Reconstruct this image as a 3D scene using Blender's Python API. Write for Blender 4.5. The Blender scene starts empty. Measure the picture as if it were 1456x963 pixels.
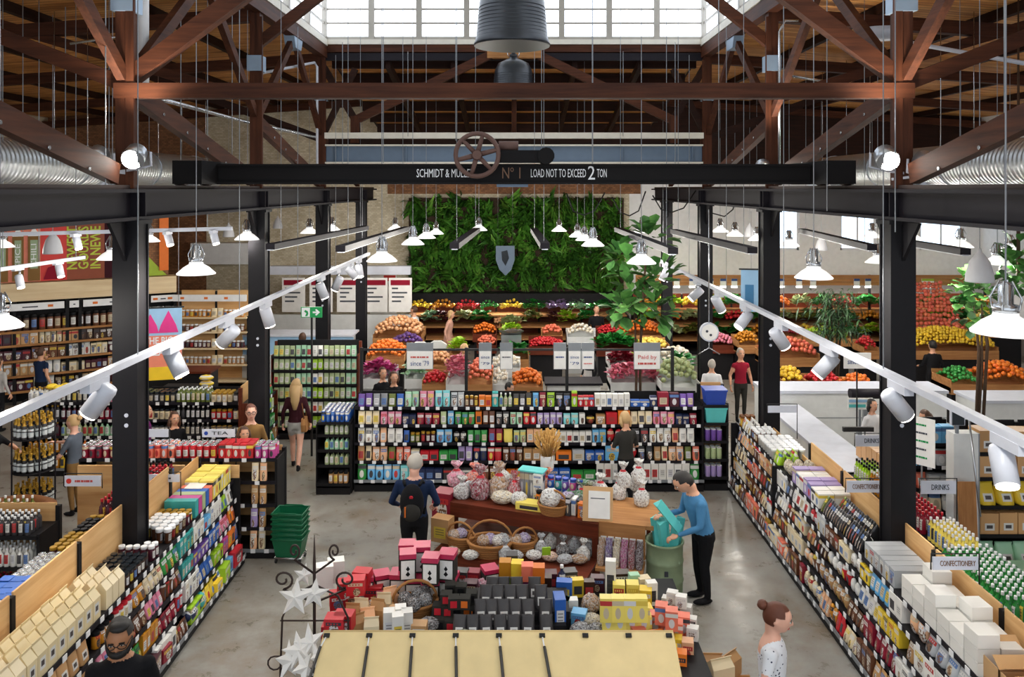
import bpy, math, random
from mathutils import Vector, Matrix, noise
R = math.radians
PI = math.pi
random.seed(7)
scene = bpy.context.scene
COL = scene.collection
# ------------------------------------------------------------------ camera, world, exposure
FPX, CXP, CYP, HC = 1150.0, 731.0, 268.0, 5.6
cam_d = bpy.data.cameras.new('camera')
cam = bpy.data.objects.new('camera', cam_d)
COL.objects.link(cam)
cam.location = (0, 0, HC)
cam.rotation_euler = (PI/2, 0, 0)
cam_d.sensor_width = 36
cam_d.lens = FPX/1456*36
cam_d.shift_x = (728-CXP)/1456
cam_d.shift_y = -(481.5-CYP)/1456
cam_d.clip_end = 200
scene.camera = cam
w = bpy.data.worlds.new('sky')
scene.world = w
w.use_nodes = True
w.node_tree.nodes['Background'].inputs[0].default_value = (0.86, 0.93, 1.0, 1)
w.node_tree.nodes['Background'].inputs[1].default_value = 1.15
scene.view_settings.view_transform = 'Standard'
scene.view_settings.look = 'None'
scene.view_settings.gamma = 1
scene.view_settings.exposure = 0.35
PANE_STRENGTH = 2.3
PENDANT_W = 70
SPOT_W = 60

def P(x, y, D):
    return Vector(((x-CXP)*D/FPX, D, HC-(y-CYP)*D/FPX))
def on(x, y, z):
    D = FPX*(HC-z)/(y-CYP)
    return P(x, y, D)

# ------------------------------------------------------------------ materials
MATS = {}
def nodes_of(name):
    m = bpy.data.materials.new(name); m.use_nodes = True
    nt = m.node_tree
    return m, nt, nt.nodes['Principled BSDF']
def srgb(h):
    if isinstance(h, str):
        h = h.lstrip('#'); c = [int(h[i:i+2], 16)/255 for i in (0, 2, 4)]
    else: c = list(h)
    return tuple(x/12.92 if x <= .04045 else ((x+.055)/1.055)**2.4 for x in c)+(1,)
def math_n(nt, op, a, b=None, c=None):
    n = nt.nodes.new('ShaderNodeMath'); n.operation = op
    for i, v in enumerate((a, b, c)):
        if v is None: continue
        if isinstance(v, (int, float)): n.inputs[i].default_value = v
        else: nt.links.new(v, n.inputs[i])
    return n.outputs[0]
def mix_n(nt, f, a, b, mode='MIX'):
    n = nt.nodes.new('ShaderNodeMix'); n.data_type = 'RGBA'; n.blend_type = mode
    for i, v in ((0, f), (6, a), (7, b)):
        if isinstance(v, (int, float)): n.inputs[i].default_value = v
        elif isinstance(v, tuple): n.inputs[i].default_value = v
        else: nt.links.new(v, n.inputs[i])
    return n.outputs[2]
def ramp_n(nt, f, stops, interp='LINEAR'):
    n = nt.nodes.new('ShaderNodeValToRGB'); n.color_ramp.interpolation = interp
    e = n.color_ramp.elements
    while len(e) < len(stops): e.new(.5)
    for el, (p, c) in zip(e, stops): el.position = p; el.color = c
    nt.links.new(f, n.inputs[0])
    return n.outputs[0]
def tex_n(nt, kind, vec, **kw):
    n = nt.nodes.new('ShaderNodeTex'+kind)
    if vec is not None: nt.links.new(vec, n.inputs['Vector'])
    for k, v in kw.items():
        if k in n.inputs: n.inputs[k].default_value = v
        else: setattr(n, k, v)
    return n
def coord(nt, which='Object', scale=(1, 1, 1), rot=(0, 0, 0)):
    t = nt.nodes.new('ShaderNodeTexCoord'); mp = nt.nodes.new('ShaderNodeMapping')
    mp.inputs['Scale'].default_value = scale; mp.inputs['Rotation'].default_value = rot
    nt.links.new(t.outputs[which], mp.inputs['Vector'])
    return mp.outputs[0]
def bump(nt, b, h, strength=.3, dist=.02):
    n = nt.nodes.new('ShaderNodeBump'); n.inputs['Strength'].default_value = strength; n.inputs['Distance'].default_value = dist
    nt.links.new(h, n.inputs['Height']); nt.links.new(n.outputs[0], b.inputs['Normal'])
def plain(name, c, rough=.5, metal=0, var=.12, scale=6, emit=0, bumpy=0, spec=.5):
    """a flat colour with slight procedural mottling"""
    if name in MATS: return MATS[name]
    m, nt, b = nodes_of(name)
    c = srgb(c)
    if var:
        v = coord(nt)
        nz = tex_n(nt, 'Noise', v, Scale=scale, Detail=3)
        d = tuple(x*(1-var) for x in c[:3])+(1,); l = tuple(min(1, x*(1+var)) for x in c[:3])+(1,)
        nt.links.new(mix_n(nt, nz.outputs[0], d, l), b.inputs['Base Color'])
        if bumpy: bump(nt, b, nz.outputs[0], bumpy)
    else: b.inputs['Base Color'].default_value = c
    b.inputs['Roughness'].default_value = rough; b.inputs['Metallic'].default_value = metal
    b.inputs['Specular IOR Level'].default_value = spec
    if emit:
        b.inputs['Emission Color'].default_value = c; b.inputs['Emission Strength'].default_value = emit
    MATS[name] = m
    return m
def timber(name, c1, c2, axis='Z', scale=1.0, rough=.65):
    if name in MATS: return MATS[name]
    m, nt, b = nodes_of(name)
    s = {'X': (.6, 9, 9), 'Y': (9, .6, 9), 'Z': (9, 9, .6)}[axis]
    v = coord(nt, scale=tuple(x*scale for x in s))
    nz = tex_n(nt, 'Noise', v, Scale=1.6, Detail=6, Roughness=.65)
    v2 = coord(nt, scale=(1, 1, 1))
    n2 = tex_n(nt, 'Noise', v2, Scale=1.3, Detail=2)
    f = math_n(nt, 'ADD', math_n(nt, 'MULTIPLY', nz.outputs[0], .75), math_n(nt, 'MULTIPLY', n2.outputs[0], .35))
    nt.links.new(ramp_n(nt, f, [(.32, srgb(c1)), (.72, srgb(c2))]), b.inputs['Base Color'])
    b.inputs['Roughness'].default_value = rough; b.inputs['Specular IOR Level'].default_value = .2
    bump(nt, b, nz.outputs[0], .25, .01)
    MATS[name] = m
    return m

# package materials: colour comes from the object, print from the object's own box coordinates
LABELS = [(0, (.72, .71, .67, 1)), (.34, (.6, .5, .34, 1)), (.46, (.68, .68, .7, 1)), (.6, (.75, .55, .07, 1)), (.68, (.5, .03, .03, 1)), (.78, (.04, .04, .05, 1)), (.88, (.1, .2, .45, 1))]
def pack(name, style, rough=.42):
    m, nt, b = nodes_of(name)
    oi = nt.nodes.new('ShaderNodeObjectInfo')
    tc = nt.nodes.new('ShaderNodeTexCoord')
    sp = nt.nodes.new('ShaderNodeSeparateXYZ'); nt.links.new(tc.outputs['Generated'], sp.inputs[0])
    x, y, z = sp.outputs
    base = oi.outputs['Color']; rnd = oi.outputs['Random']
    lab = ramp_n(nt, rnd, LABELS, 'CONSTANT')
    rn2 = math_n(nt, 'FRACT', math_n(nt, 'MULTIPLY', rnd, 7.31))
    lab2 = ramp_n(nt, rn2, LABELS[::-1] and [(p, LABELS[(i*3+2) % 7][1]) for i, (p, _) in enumerate(LABELS)], 'CONSTANT')
    ax = math_n(nt, 'ABSOLUTE', math_n(nt, 'SUBTRACT', x, .5))
    def inside(v, c, hw): return math_n(nt, 'LESS_THAN', math_n(nt, 'ABSOLUTE', math_n(nt, 'SUBTRACT', v, c)), hw)
    if style == 'label':
        k = math_n(nt, 'MULTIPLY', math_n(nt, 'LESS_THAN', ax, .34), inside(z, .42, .24))
        col = mix_n(nt, k, base, lab)
        ln = math_n(nt, 'GREATER_THAN', math_n(nt, 'SINE', math_n(nt, 'MULTIPLY', z, 60)), .35)
        k2 = math_n(nt, 'MULTIPLY', math_n(nt, 'MULTIPLY', math_n(nt, 'LESS_THAN', ax, .24), inside(z, .42, .17)), ln)
        col = mix_n(nt, math_n(nt, 'MULTIPLY', k2, .75), col, (.08, .07, .07, 1))
    elif style == 'band':
        col = mix_n(nt, inside(z, .8, .1), base, lab)
        dx = math_n(nt, 'POWER', math_n(nt, 'SUBTRACT', x, .5), 2); dz = math_n(nt, 'POWER', math_n(nt, 'SUBTRACT', z, .38), 2)
        k = math_n(nt, 'LESS_THAN', math_n(nt, 'ADD', dx, dz), .055)
        col = mix_n(nt, k, col, lab2)
    elif style == 'art':
        r3 = math_n(nt, 'FRACT', math_n(nt, 'MULTIPLY', rnd, 13.7)); r4 = math_n(nt, 'FRACT', math_n(nt, 'MULTIPLY', rnd, 29.3))
        cxx = math_n(nt, 'ADD', math_n(nt, 'MULTIPLY', r3, .3), .35); czz = math_n(nt, 'ADD', math_n(nt, 'MULTIPLY', r4, .25), .2)
        dx = math_n(nt, 'POWER', math_n(nt, 'SUBTRACT', x, cxx), 2); dz = math_n(nt, 'POWER', math_n(nt, 'MULTIPLY', math_n(nt, 'SUBTRACT', z, czz), .8), 2)
        k = math_n(nt, 'LESS_THAN', math_n(nt, 'ADD', dx, dz), math_n(nt, 'ADD', math_n(nt, 'MULTIPLY', r4, .05), .03))
        nz = tex_n(nt, 'Noise', tc.outputs['Generated'], Scale=9, Detail=1).outputs[0]
        pic = mix_n(nt, math_n(nt, 'GREATER_THAN', nz, .52), lab2, (.2, .1, .05, 1))
        col = mix_n(nt, k, base, pic)
        k = math_n(nt, 'MULTIPLY', inside(z, .72, .1), math_n(nt, 'LESS_THAN', ax, .4))
        col = mix_n(nt, k, col, lab)
        ln = math_n(nt, 'GREATER_THAN', math_n(nt, 'SINE', math_n(nt, 'MULTIPLY', x, 38)), .1)
        k = math_n(nt, 'MULTIPLY', math_n(nt, 'MULTIPLY', inside(z, .72, .045), math_n(nt, 'LESS_THAN', ax, .32)), ln)
        col = mix_n(nt, k, col, base)
    elif style == 'wine':
        col = mix_n(nt, inside(z, .3, .2), base, (.62, .66, .66, 1))
    elif style == 'tag':
        k = math_n(nt, 'MULTIPLY', math_n(nt, 'LESS_THAN', ax, .27), inside(z, .36, .17))
        col = mix_n(nt, k, base, (.7, .7, .68, 1))
        k = math_n(nt, 'MULTIPLY', math_n(nt, 'LESS_THAN', ax, .17), inside(z, .36, .08))
        col = mix_n(nt, k, col, (.06, .05, .05, 1))
    elif style == 'film':      # see-through looking crinkled film over mixed contents
        mp = nt.nodes.new('ShaderNodeVectorMath'); mp.operation = 'ADD'
        nt.links.new(tc.outputs['Object'], mp.inputs[0])
        cb = nt.nodes.new('ShaderNodeCombineXYZ'); nt.links.new(math_n(nt, 'MULTIPLY', rnd, 40), cb.inputs[0]); nt.links.new(cb.outputs[0], mp.inputs[1])
        vo = tex_n(nt, 'Voronoi', mp.outputs[0], Scale=15)
        s2 = nt.nodes.new('ShaderNodeSeparateColor'); nt.links.new(vo.outputs['Color'], s2.inputs[0])
        c1 = mix_n(nt, math_n(nt, 'MULTIPLY', s2.outputs[0], .7), base, (.7, .71, .73, 1))
        col = mix_n(nt, math_n(nt, 'MULTIPLY', math_n(nt, 'GREATER_THAN', s2.outputs[1], .8), .55), c1, (.16, .1, .07, 1))
        nz = tex_n(nt, 'Noise', tc.outputs['Object'], Scale=9, Detail=2); bump(nt, b, nz.outputs[0], .8, .05)
    else:
        col = base
    nt.links.new(col, b.inputs['Base Color'])
    b.inputs['Roughness'].default_value = rough
    MATS[name] = m
    return m
for s in ('label', 'band', 'art', 'film', 'solid', 'tag', 'wine'): pack('pack_'+s, s, .22 if s == 'film' else .42)
def M(n): return MATS[n]

# named plain materials
for n, c, r, me in [('white_metal', '#c9cdd8', .35, 0), ('black_steel', '#1b1a1d', .5, .0), ('dark_steel', '#1f1c22', .55, .0), ('shelf_black', '#1c1b1d', .5, 0),
        ('galvanised', '#b9bec4', .34, .85), ('chrome', '#c9ccd0', .25, .9), ('blue_grey', '#5f7288', .5, 0), ('cream_paint', '#d8d3c6', .6, 0), ('glazing_bar', '#a09a90', .6, 0), ('raspberry_x', '#c02a55', .4, 0), ('white_paint', '#e4e5e6', .6, 0),
        ('plate_steel', '#8fa3b8', .45, .3), ('price_white', '#f0f1f2', .5, 0), ('rail_grey', '#868b90', .4, .3), ('bell_grey', '#c3c4c8', .6, 0), ('lamp_black', '#22262c', .35, .2),
        ('cable_grey', '#8d9096', .5, 0), ('cord_black', '#161617', .6, 0), ('rust_iron', '#6a5048', .7, .3), ('machine_black', '#151314', .6, 0), ('iron_dark', '#3a2c28', .6, .3),
        ('canvas', '#ecd49c', .85, 0), ('canvas_dark', '#d6ba82', .85, 0), ('wicker', '#a4703c', .8, 0), ('wicker_dark', '#7a4a22', .8, 0), ('kraft', '#cfa574', .8, 0), ('paper_cream', '#efdcb2', .8, 0),
        ('paper_white', '#f1efeb', .75, 0), ('green_plastic', '#0a6440', .35, 0), ('barrel_green', '#93a684', .55, .2), ('teal', '#5cc7c4', .6, 0), ('exit_green', '#0a9a50', .4, 0),
        ('skin', '#d9a283', .55, 0), ('skin_dark', '#a97552', .55, 0), ('skin_pink', '#e3ae97', .55, 0), ('hair_black', '#15110f', .6, 0), ('hair_brown', '#4a2e1e', .6, 0), ('hair_blond', '#c3a070', .6, 0), ('hair_grey', '#b3aca2', .6, 0), ('hair_auburn', '#5d301d', .6, 0),
        ('cloth_navy', '#1d2c4a', .85, 0), ('cloth_black', '#18181b', .85, 0), ('cloth_denim', '#4a80ab', .85, 0), ('cloth_white', '#e6e6e8', .85, 0), ('cloth_grey', '#5a626e', .85, 0), ('cloth_wine', '#3c1a22', .85, 0), ('cloth_red', '#8d1c30', .85, 0), ('cloth_pink', '#cf9f8c', .85, 0), ('cloth_purple', '#6d2065', .85, 0), ('cloth_brown', '#85653c', .85, 0), ('cloth_charcoal', '#33322f', .85, 0), ('cloth_lightgrey', '#b6b3b0', .85, 0),
        ('sole_white', '#e8e8e8', .6, 0), ('red_plastic', '#c81f30', .4, 0), ('lip', '#a5524a', .5, 0), ('dark_void', '#0c0b0b', .8, 0), ('soil', '#3a2a1e', .95, 0), ('glass_dark', '#20262c', .15, 0), ('lettering_white', '#eef0f4', .6, 0), ('lettering_blue', '#2a4a86', .6, 0), ('lettering_red', '#c7504a', .6, 0), ('lettering_dark', '#3b3f4a', .6, 0), ('lettering_brown', '#7a5a44', .6, 0), ('lettering_green', '#b9c93a', .6, 0), ('bark', '#4a3626', .9, 0),
        ('orange_paint', '#e0701c', .6, 0), ('lime_paint', '#9bb52c', .6, 0), ('sign_red', '#d8342c', .55, 0), ('sign_salmon', '#e9866a', .55, 0), ('sign_brown', '#8a3c16', .55, 0), ('pink_paint', '#e2318c', .55, 0), ('yellow_plastic', '#efc81e', .45, 0), ('blue_sky_print', '#9cc6e8', .55, 0), ('cobalt', '#2848a8', .45, 0), ('gold', '#b98f2e', .35, .3), ('hay', '#c79a55', .9, 0), ('stone_white', '#d7d9d8', .5, 0), ('polka', '#dfe3ea', .85, 0)]:
    plain(n, c, r, me, spec=.15 if n in ('black_steel', 'dark_steel', 'machine_black', 'shelf_black') or n.startswith('cloth') else .5)
for a in 'XYZ':
    timber('timber_red_'+a, '#24100a', '#57301d', a)
    timber('timber_dark_'+a, '#150c08', '#33190f', a)
    timber('plywood_'+a, '#c08a52', '#e6bf88', a, .7, .55)
    timber('pine_'+a, '#d2b48a', '#ecd7b0', a, .7, .6)
    timber('walnut_'+a, '#3d1a10', '#74341f', a, 1, .45)
    timber('crate_'+a, '#8a5a34', '#c08c58', a, 1, .7)
def emissive(name, c, s):
    m, nt, b = nodes_of(name)
    b.inputs['Base Color'].default_value = srgb(c)
    b.inputs['Emission Color'].default_value = srgb(c); b.inputs['Emission Strength'].default_value = s
    MATS[name] = m
emissive('daylight_pane', '#e9f2ff', PANE_STRENGTH)
emissive('wall_pane', '#cfe2f6', 1.6)
emissive('lamp_glow', '#fff6e8', 6)
emissive('bulb_bright', '#fffaf0', 30)
# opal glass lamp shade, lit from inside
m, nt, b = nodes_of('opal_shade'); b.inputs['Base Color'].default_value = (.9, .9, .9, 1); b.inputs['Roughness'].default_value = .4
b.inputs['Emission Color'].default_value = (1, .98, .94, 1); b.inputs['Emission Strength'].default_value = .55; MATS['opal_shade'] = m

def polka():
    m = MATS['polka']; nt = m.node_tree; b = nt.nodes['Principled BSDF']
    vo = tex_n(nt, 'Voronoi', coord(nt), Scale=26)
    nt.links.new(mix_n(nt, math_n(nt, 'LESS_THAN', vo.outputs['Distance'], .2), srgb('#e3e6ec'), srgb('#2b3350')), b.inputs['Base Color'])
polka()
def make_surface_materials():
    # polished concrete
    m, nt, b = nodes_of('concrete_floor')
    v = coord(nt)
    a = tex_n(nt, 'Noise', v, Scale=.45, Detail=5, Roughness=.6).outputs[0]
    c = tex_n(nt, 'Noise', v, Scale=3.2, Detail=6, Roughness=.7).outputs[0]
    f = math_n(nt, 'ADD', math_n(nt, 'MULTIPLY', a, .65), math_n(nt, 'MULTIPLY', c, .4))
    col = ramp_n(nt, f, [(.3, srgb('#5f584e')), (.44, srgb('#817b71')), (.58, srgb('#989690')), (.8, srgb('#ab9d86'))])
    g = tex_n(nt, 'Noise', v, Scale=.7, Detail=6, Roughness=.65).outputs[0]
    col = mix_n(nt, ramp_n(nt, g, [(.5, (0, 0, 0, 1)), (.66, (.75, .75, .75, 1))]), col, srgb('#75634e'))
    nt.links.new(col, b.inputs['Base Color'])
    nt.links.new(ramp_n(nt, c, [(.3, (.22, .22, .22, 1)), (.7, (.45, .45, .45, 1))]), b.inputs['Roughness'])
    MATS['concrete_floor'] = m
    # bricks, painted cream / bare
    for nm, c1, c2, mo in (('brick_cream', '#c9bc9f', '#e8dfc8', '#b5ac98'), ('brick_brown', '#7c5438', '#a3714c', '#5d4636'), ('brick_white', '#d3d4d3', '#e2e3e2', '#c5c6c5')):
        m, nt, b = nodes_of(nm)
        v = coord(nt, rot=(PI/2, 0, 0))
        br = nt.nodes.new('ShaderNodeTexBrick'); nt.links.new(v, br.inputs['Vector'])
        br.inputs['Color1'].default_value = srgb(c1); br.inputs['Color2'].default_value = srgb(c2); br.inputs['Mortar'].default_value = srgb(mo)
        br.inputs['Scale'].default_value = 4.2; br.inputs['Mortar Size'].default_value = .018
        nz = tex_n(nt, 'Noise', coord(nt), Scale=.8, Detail=4).outputs[0]
        nt.links.new(mix_n(nt, .5, br.outputs[0], ramp_n(nt, nz, [(.3, srgb('#8b7a60')), (.7, (1, 1, 1, 1))]) , 'MULTIPLY') if nm != 'brick_white' else br.outputs[0], b.inputs['Base Color'])
        b.inputs['Roughness'].default_value = .85
        bump(nt, b, br.outputs['Fac'], -.4, .01)
        MATS[nm] = m
    # roof boarding: narrow boards with grooves, running across the nave
    m, nt, b = nodes_of('roof_boards')
    v = coord(nt)
    sp = nt.nodes.new('ShaderNodeSeparateXYZ'); nt.links.new(v, sp.inputs[0])
    yy = math_n(nt, 'MULTIPLY', sp.outputs[1], 1/.16)
    fr = math_n(nt, 'FRACT', yy); fl = math_n(nt, 'FLOOR', yy)
    cb = nt.nodes.new('ShaderNodeCombineXYZ'); nt.links.new(fl, cb.inputs[1]); nt.links.new(math_n(nt, 'MULTIPLY', sp.outputs[0], .25), cb.inputs[0])
    wn = tex_n(nt, 'Noise', cb.outputs[0], Scale=3.7, Detail=2).outputs[0]
    grain = tex_n(nt, 'Noise', coord(nt, scale=(.8, 14, 3)), Scale=1.5, Detail=4).outputs[0]
    f = math_n(nt, 'ADD', math_n(nt, 'MULTIPLY', wn, .7), math_n(nt, 'MULTIPLY', grain, .35))
    col = ramp_n(nt, f, [(.32, srgb('#8a5426')), (.5, srgb('#c08040')), (.7, srgb('#e2aa62'))])
    gap = math_n(nt, 'LESS_THAN', fr, .1)
    nt.links.new(mix_n(nt, gap, col, srgb('#2a170c')), b.inputs['Base Color'])
    b.inputs['Roughness'].default_value = .7
    bump(nt, b, math_n(nt, 'SUBTRACT', 1, gap), .5, .02)
    MATS['roof_boards'] = m
    # spiral duct
    m, nt, b = nodes_of('spiral_duct')
    v = coord(nt)
    sp = nt.nodes.new('ShaderNodeSeparateXYZ'); nt.links.new(v, sp.inputs[0])
    wv = math_n(nt, 'SINE', math_n(nt, 'MULTIPLY', sp.outputs[1], 2*PI/.11))
    b.inputs['Base Color'].default_value = srgb('#c3c8ca'); b.inputs['Metallic'].default_value = .8; b.inputs['Roughness'].default_value = .38
    bump(nt, b, wv, .6, .02); MATS['spiral_duct'] = m
    # leaves: colour from the object, varied over the plant
    for nm, c1, c2, c3 in (('leaf_wall', '#1f4414', '#4a8429', '#93c254'), ('leaf_fig', '#2a5226', '#528a40', '#8cb868'), ('leaf_palm', '#263f2a', '#4a7040', '#7c9c62')):
        m, nt, b = nodes_of(nm)
        nz = tex_n(nt, 'Noise', coord(nt, 'Object'), Scale=5, Detail=3).outputs[0]
        oi = nt.nodes.new('ShaderNodeObjectInfo')
        f = math_n(nt, 'ADD', math_n(nt, 'MULTIPLY', nz, .7), math_n(nt, 'MULTIPLY', oi.outputs['Random'], .3))
        nt.links.new(ramp_n(nt, f, [(.3, srgb(c1)), (.55, srgb(c2)), (.8, srgb(c3))]), b.inputs['Base Color'])
        b.inputs['Roughness'].default_value = .45
        MATS[nm] = m
    # fruit: object colour with speckle
    m, nt, b = nodes_of('fruit')
    oi = nt.nodes.new('ShaderNodeObjectInfo')
    nz = tex_n(nt, 'Noise', coord(nt, 'Object'), Scale=16, Detail=1).outputs[0]
    dk = mix_n(nt, 1.0, oi.outputs['Color'], (.75, .66, .5, 1), 'MULTIPLY')
    nt.links.new(mix_n(nt, ramp_n(nt, nz, [(.4, (0, 0, 0, 1)), (.62, (1, 1, 1, 1))]), dk, oi.outputs['Color']), b.inputs['Base Color'])
    b.inputs['Roughness'].default_value = .35
    MATS['fruit'] = m
make_surface_materials()

# ------------------------------------------------------------------ mesh collector
class MB:
    def __init__(s): s.v, s.f, s.m, s.s = [], [], [], []
    def face(s, idx, mi=0, sm=False): s.f.append(tuple(idx)); s.m.append(mi); s.s.append(sm)
    def poly(s, pts, mi=0):
        n = len(s.v); s.v += [tuple(p) for p in pts]; s.face(range(n, n+len(pts)), mi); return s
    def box(s, cx, cy, cz, sx, sy, sz, mi=0, rot=None):
        n = len(s.v); c = Vector((cx, cy, cz))
        for k in range(8):
            p = Vector(((k & 1)-.5, ((k >> 1) & 1)-.5, (k >> 2)-.5)); p = Vector((p.x*sx, p.y*sy, p.z*sz))
            if rot is not None: p = rot @ p
            s.v.append(tuple(p+c))
        for q in ((0, 2, 3, 1), (4, 5, 7, 6), (0, 1, 5, 4), (2, 6, 7, 3), (0, 4, 6, 2), (1, 3, 7, 5)): s.face([n+i for i in q], mi)
        return s
    def b2(s, x0, x1, y0, y1, z0, z1, mi=0): return s.box((x0+x1)/2, (y0+y1)/2, (z0+z1)/2, x1-x0, y1-y0, z1-z0, mi)
    def bar(s, a, b, wd, ht, mi=0, up=(0, 0, 1)):
        a, b = Vector(a), Vector(b); d = b-a; L = d.length; d.normalize()
        u = Vector(up); r = d.cross(u)
        if r.length < 1e-4: r = d.cross(Vector((0, 1, 0)))
        r.normalize(); u = r.cross(d)
        return s.box(*((a+b)/2), wd, L, ht, mi, Matrix((r, d, u)).transposed())
    def ring(s, c, ax, r, n, ph=0):
        ax = Vector(ax).normalized(); t = Vector((1, 0, 0)) if abs(ax.x) < .9 else Vector((0, 1, 0))
        e1 = ax.cross(t).normalized(); e2 = ax.cross(e1); st = len(s.v); c = Vector(c)
        for k in range(n):
            a = 2*PI*k/n+ph; s.v.append(tuple(c+e1*(r*math.cos(a))+e2*(r*math.sin(a))))
        return st
    def join(s, a, b, n, mi=0, sm=True):
        for k in range(n): s.face((a+k, a+(k+1) % n, b+(k+1) % n, b+k), mi, sm)
    def cyl(s, p0, p1, r0, r1=None, n=10, mi=0, cap=True, sm=True):
        r1 = r0 if r1 is None else r1; d = Vector(p1)-Vector(p0)
        a = s.ring(p0, d, r0, n); b = s.ring(p1, d, r1, n); s.join(a, b, n, mi, sm)
        if cap: s.face(range(a+n-1, a-1, -1), mi); s.face(range(b, b+n), mi)
        return s
    def tube(s, pts, r, n=6, mi=0, cap=True):
        pts = [Vector(p) for p in pts]; prev = None; e1 = None
        for i, p in enumerate(pts):
            d = (pts[min(i+1, len(pts)-1)]-pts[max(i-1, 0)]).normalized()
            if e1 is None:
                t = Vector((1, 0, 0)) if abs(d.x) < .9 else Vector((0, 1, 0)); e1 = d.cross(t).normalized()
            else: e1 = (e1-d*e1.dot(d)).normalized()
            e2 = d.cross(e1); st = len(s.v); rr = r[i] if isinstance(r, (list, tuple)) else r
            for k in range(n):
                a = 2*PI*k/n; s.v.append(tuple(p+e1*(rr*math.cos(a))+e2*(rr*math.sin(a))))
            if prev is not None: s.join(prev, st, n, mi)
            elif cap: s.face(range(st+n-1, st-1, -1), mi)
            prev = st
        if cap: s.face(range(prev, prev+n), mi)
        return s
    def lathe(s, prof, n=12, mi=0, c=(0, 0, 0), cap=True, sm=True, sx=1, sy=1):
        prev = None
        for i, (r, z) in enumerate(prof):
            st = len(s.v)
            for k in range(n):
                a = 2*PI*k/n; s.v.append((c[0]+r*math.cos(a)*sx, c[1]+r*math.sin(a)*sy, c[2]+z))
            if prev is not None:
                s.join(prev, st, n, mi[i-1] if isinstance(mi, (list, tuple)) else mi, sm)
            elif cap and r > 1e-5: s.face(range(st+n-1, st-1, -1), mi[0] if isinstance(mi, (list, tuple)) else mi)
            prev = st
        if cap and prof[-1][0] > 1e-5: s.face(range(prev, prev+n), mi[-1] if isinstance(mi, (list, tuple)) else mi)
        return s
    def prism(s, outline, axis, t0, t1, mi=0):
        """outline: 2-D points; axis: which world axis is the thickness"""
        def q(p, t): return {'X': (t, p[0], p[1]), 'Y': (p[0], t, p[1]), 'Z': (p[0], p[1], t)}[axis]
        n = len(outline); a = len(s.v)
        s.v += [q(p, t0) for p in outline]+[q(p, t1) for p in outline]
        s.face(range(a, a+n), mi); s.face(range(a+2*n-1, a+n-1, -1), mi)
        for k in range(n): s.face((a+k, a+n+k, a+n+(k+1) % n, a+(k+1) % n), mi)
        return s
    def ball(s, c, rx, ry=None, rz=None, n=8, m=5, mi=0):
        ry = rx if ry is None else ry; rz = rx if rz is None else rz
        top = len(s.v); s.v.append((c[0], c[1], c[2]+rz)); prev = None
        for j in range(1, m):
            ph = PI*j/m; st = len(s.v)
            for k in range(n):
                a = 2*PI*k/n; s.v.append((c[0]+rx*math.sin(ph)*math.cos(a), c[1]+ry*math.sin(ph)*math.sin(a), c[2]+rz*math.cos(ph)))
            if prev is None:
                for k in range(n): s.face((top, st+k, st+(k+1) % n), mi, True)
            else:
                for k in range(n): s.face((prev+k, st+k, st+(k+1) % n, prev+(k+1) % n), mi, True)
            prev = st
        bt = len(s.v); s.v.append((c[0], c[1], c[2]-rz))
        for k in range(n): s.face((prev+k, bt, prev+(k+1) % n), mi, True)
        return s
    def add(s, o, Mx=None, mi=None):
        n = len(s.v)
        s.v += [tuple(Mx @ Vector(p)) for p in o.v] if Mx is not None else list(o.v)
        for f, m_, sm in zip(o.f, o.m, o.s): s.face([n+i for i in f], m_ if mi is None else mi, sm)
        return s
    def mesh(s, name, mats):
        me = bpy.data.meshes.new(name); me.from_pydata(s.v, [], s.f)
        for m_ in mats: me.materials.append(MATS[m_] if isinstance(m_, str) else m_)
        me.polygons.foreach_set('material_index', s.m); me.polygons.foreach_set('use_smooth', s.s)
        me.update()
        return me
def obj(name, me, parent=None, loc=(0, 0, 0), rot=(0, 0, 0), scale=None, color=None):
    o = bpy.data.objects.new(name, me); COL.objects.link(o)
    o.location = loc; o.rotation_euler = rot
    if scale is not None: o.scale = scale
    if color is not None: o.color = color
    if parent is not None: o.parent = parent
    return o
def tag(o, label=None, cat=None, group=None, kind=None):
    if label: o['label'] = label
    if cat: o['category'] = cat
    if group: o['group'] = group
    if kind or cat: o['kind'] = kind or 'thing'
    return o
def thing(name, label, cat, loc=(0, 0, 0), rz=0, group=None):
    return tag(obj(name, None, None, loc, (0, 0, rz)), label, cat, group)
def part(name, mb, mats, parent, **kw):
    return obj(name, mb.mesh(name, [mats] if isinstance(mats, str) else mats), parent, **kw)
def struct(name, mb, mats, parent=None):
    o = part(name, mb, mats, parent)
    if parent is None: o['kind'] = 'structure'
    return o
def text_mesh(txt, size, mat, extrude=.003, align='CENTER', bold=False):
    cu = bpy.data.curves.new('lettering', 'FONT'); cu.body = txt; cu.size = size; cu.extrude = extrude
    cu.align_x = align; cu.align_y = 'CENTER'; cu.resolution_u = 2
    if bold: cu.offset = size*.02
    t = bpy.data.objects.new('lettering', cu)
    me = bpy.data.meshes.new_from_object(t)
    bpy.data.objects.remove(t); bpy.data.curves.remove(cu)
    me.materials.clear(); me.materials.append(MATS[mat])
    return me
def lettering(txt, size, mat, parent, loc, rot=(PI/2, 0, 0), bold=False, xs=1):
    return obj('lettering', text_mesh(txt, size, mat, bold=bold), parent, loc, rot, (xs, 1, 1))

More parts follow.
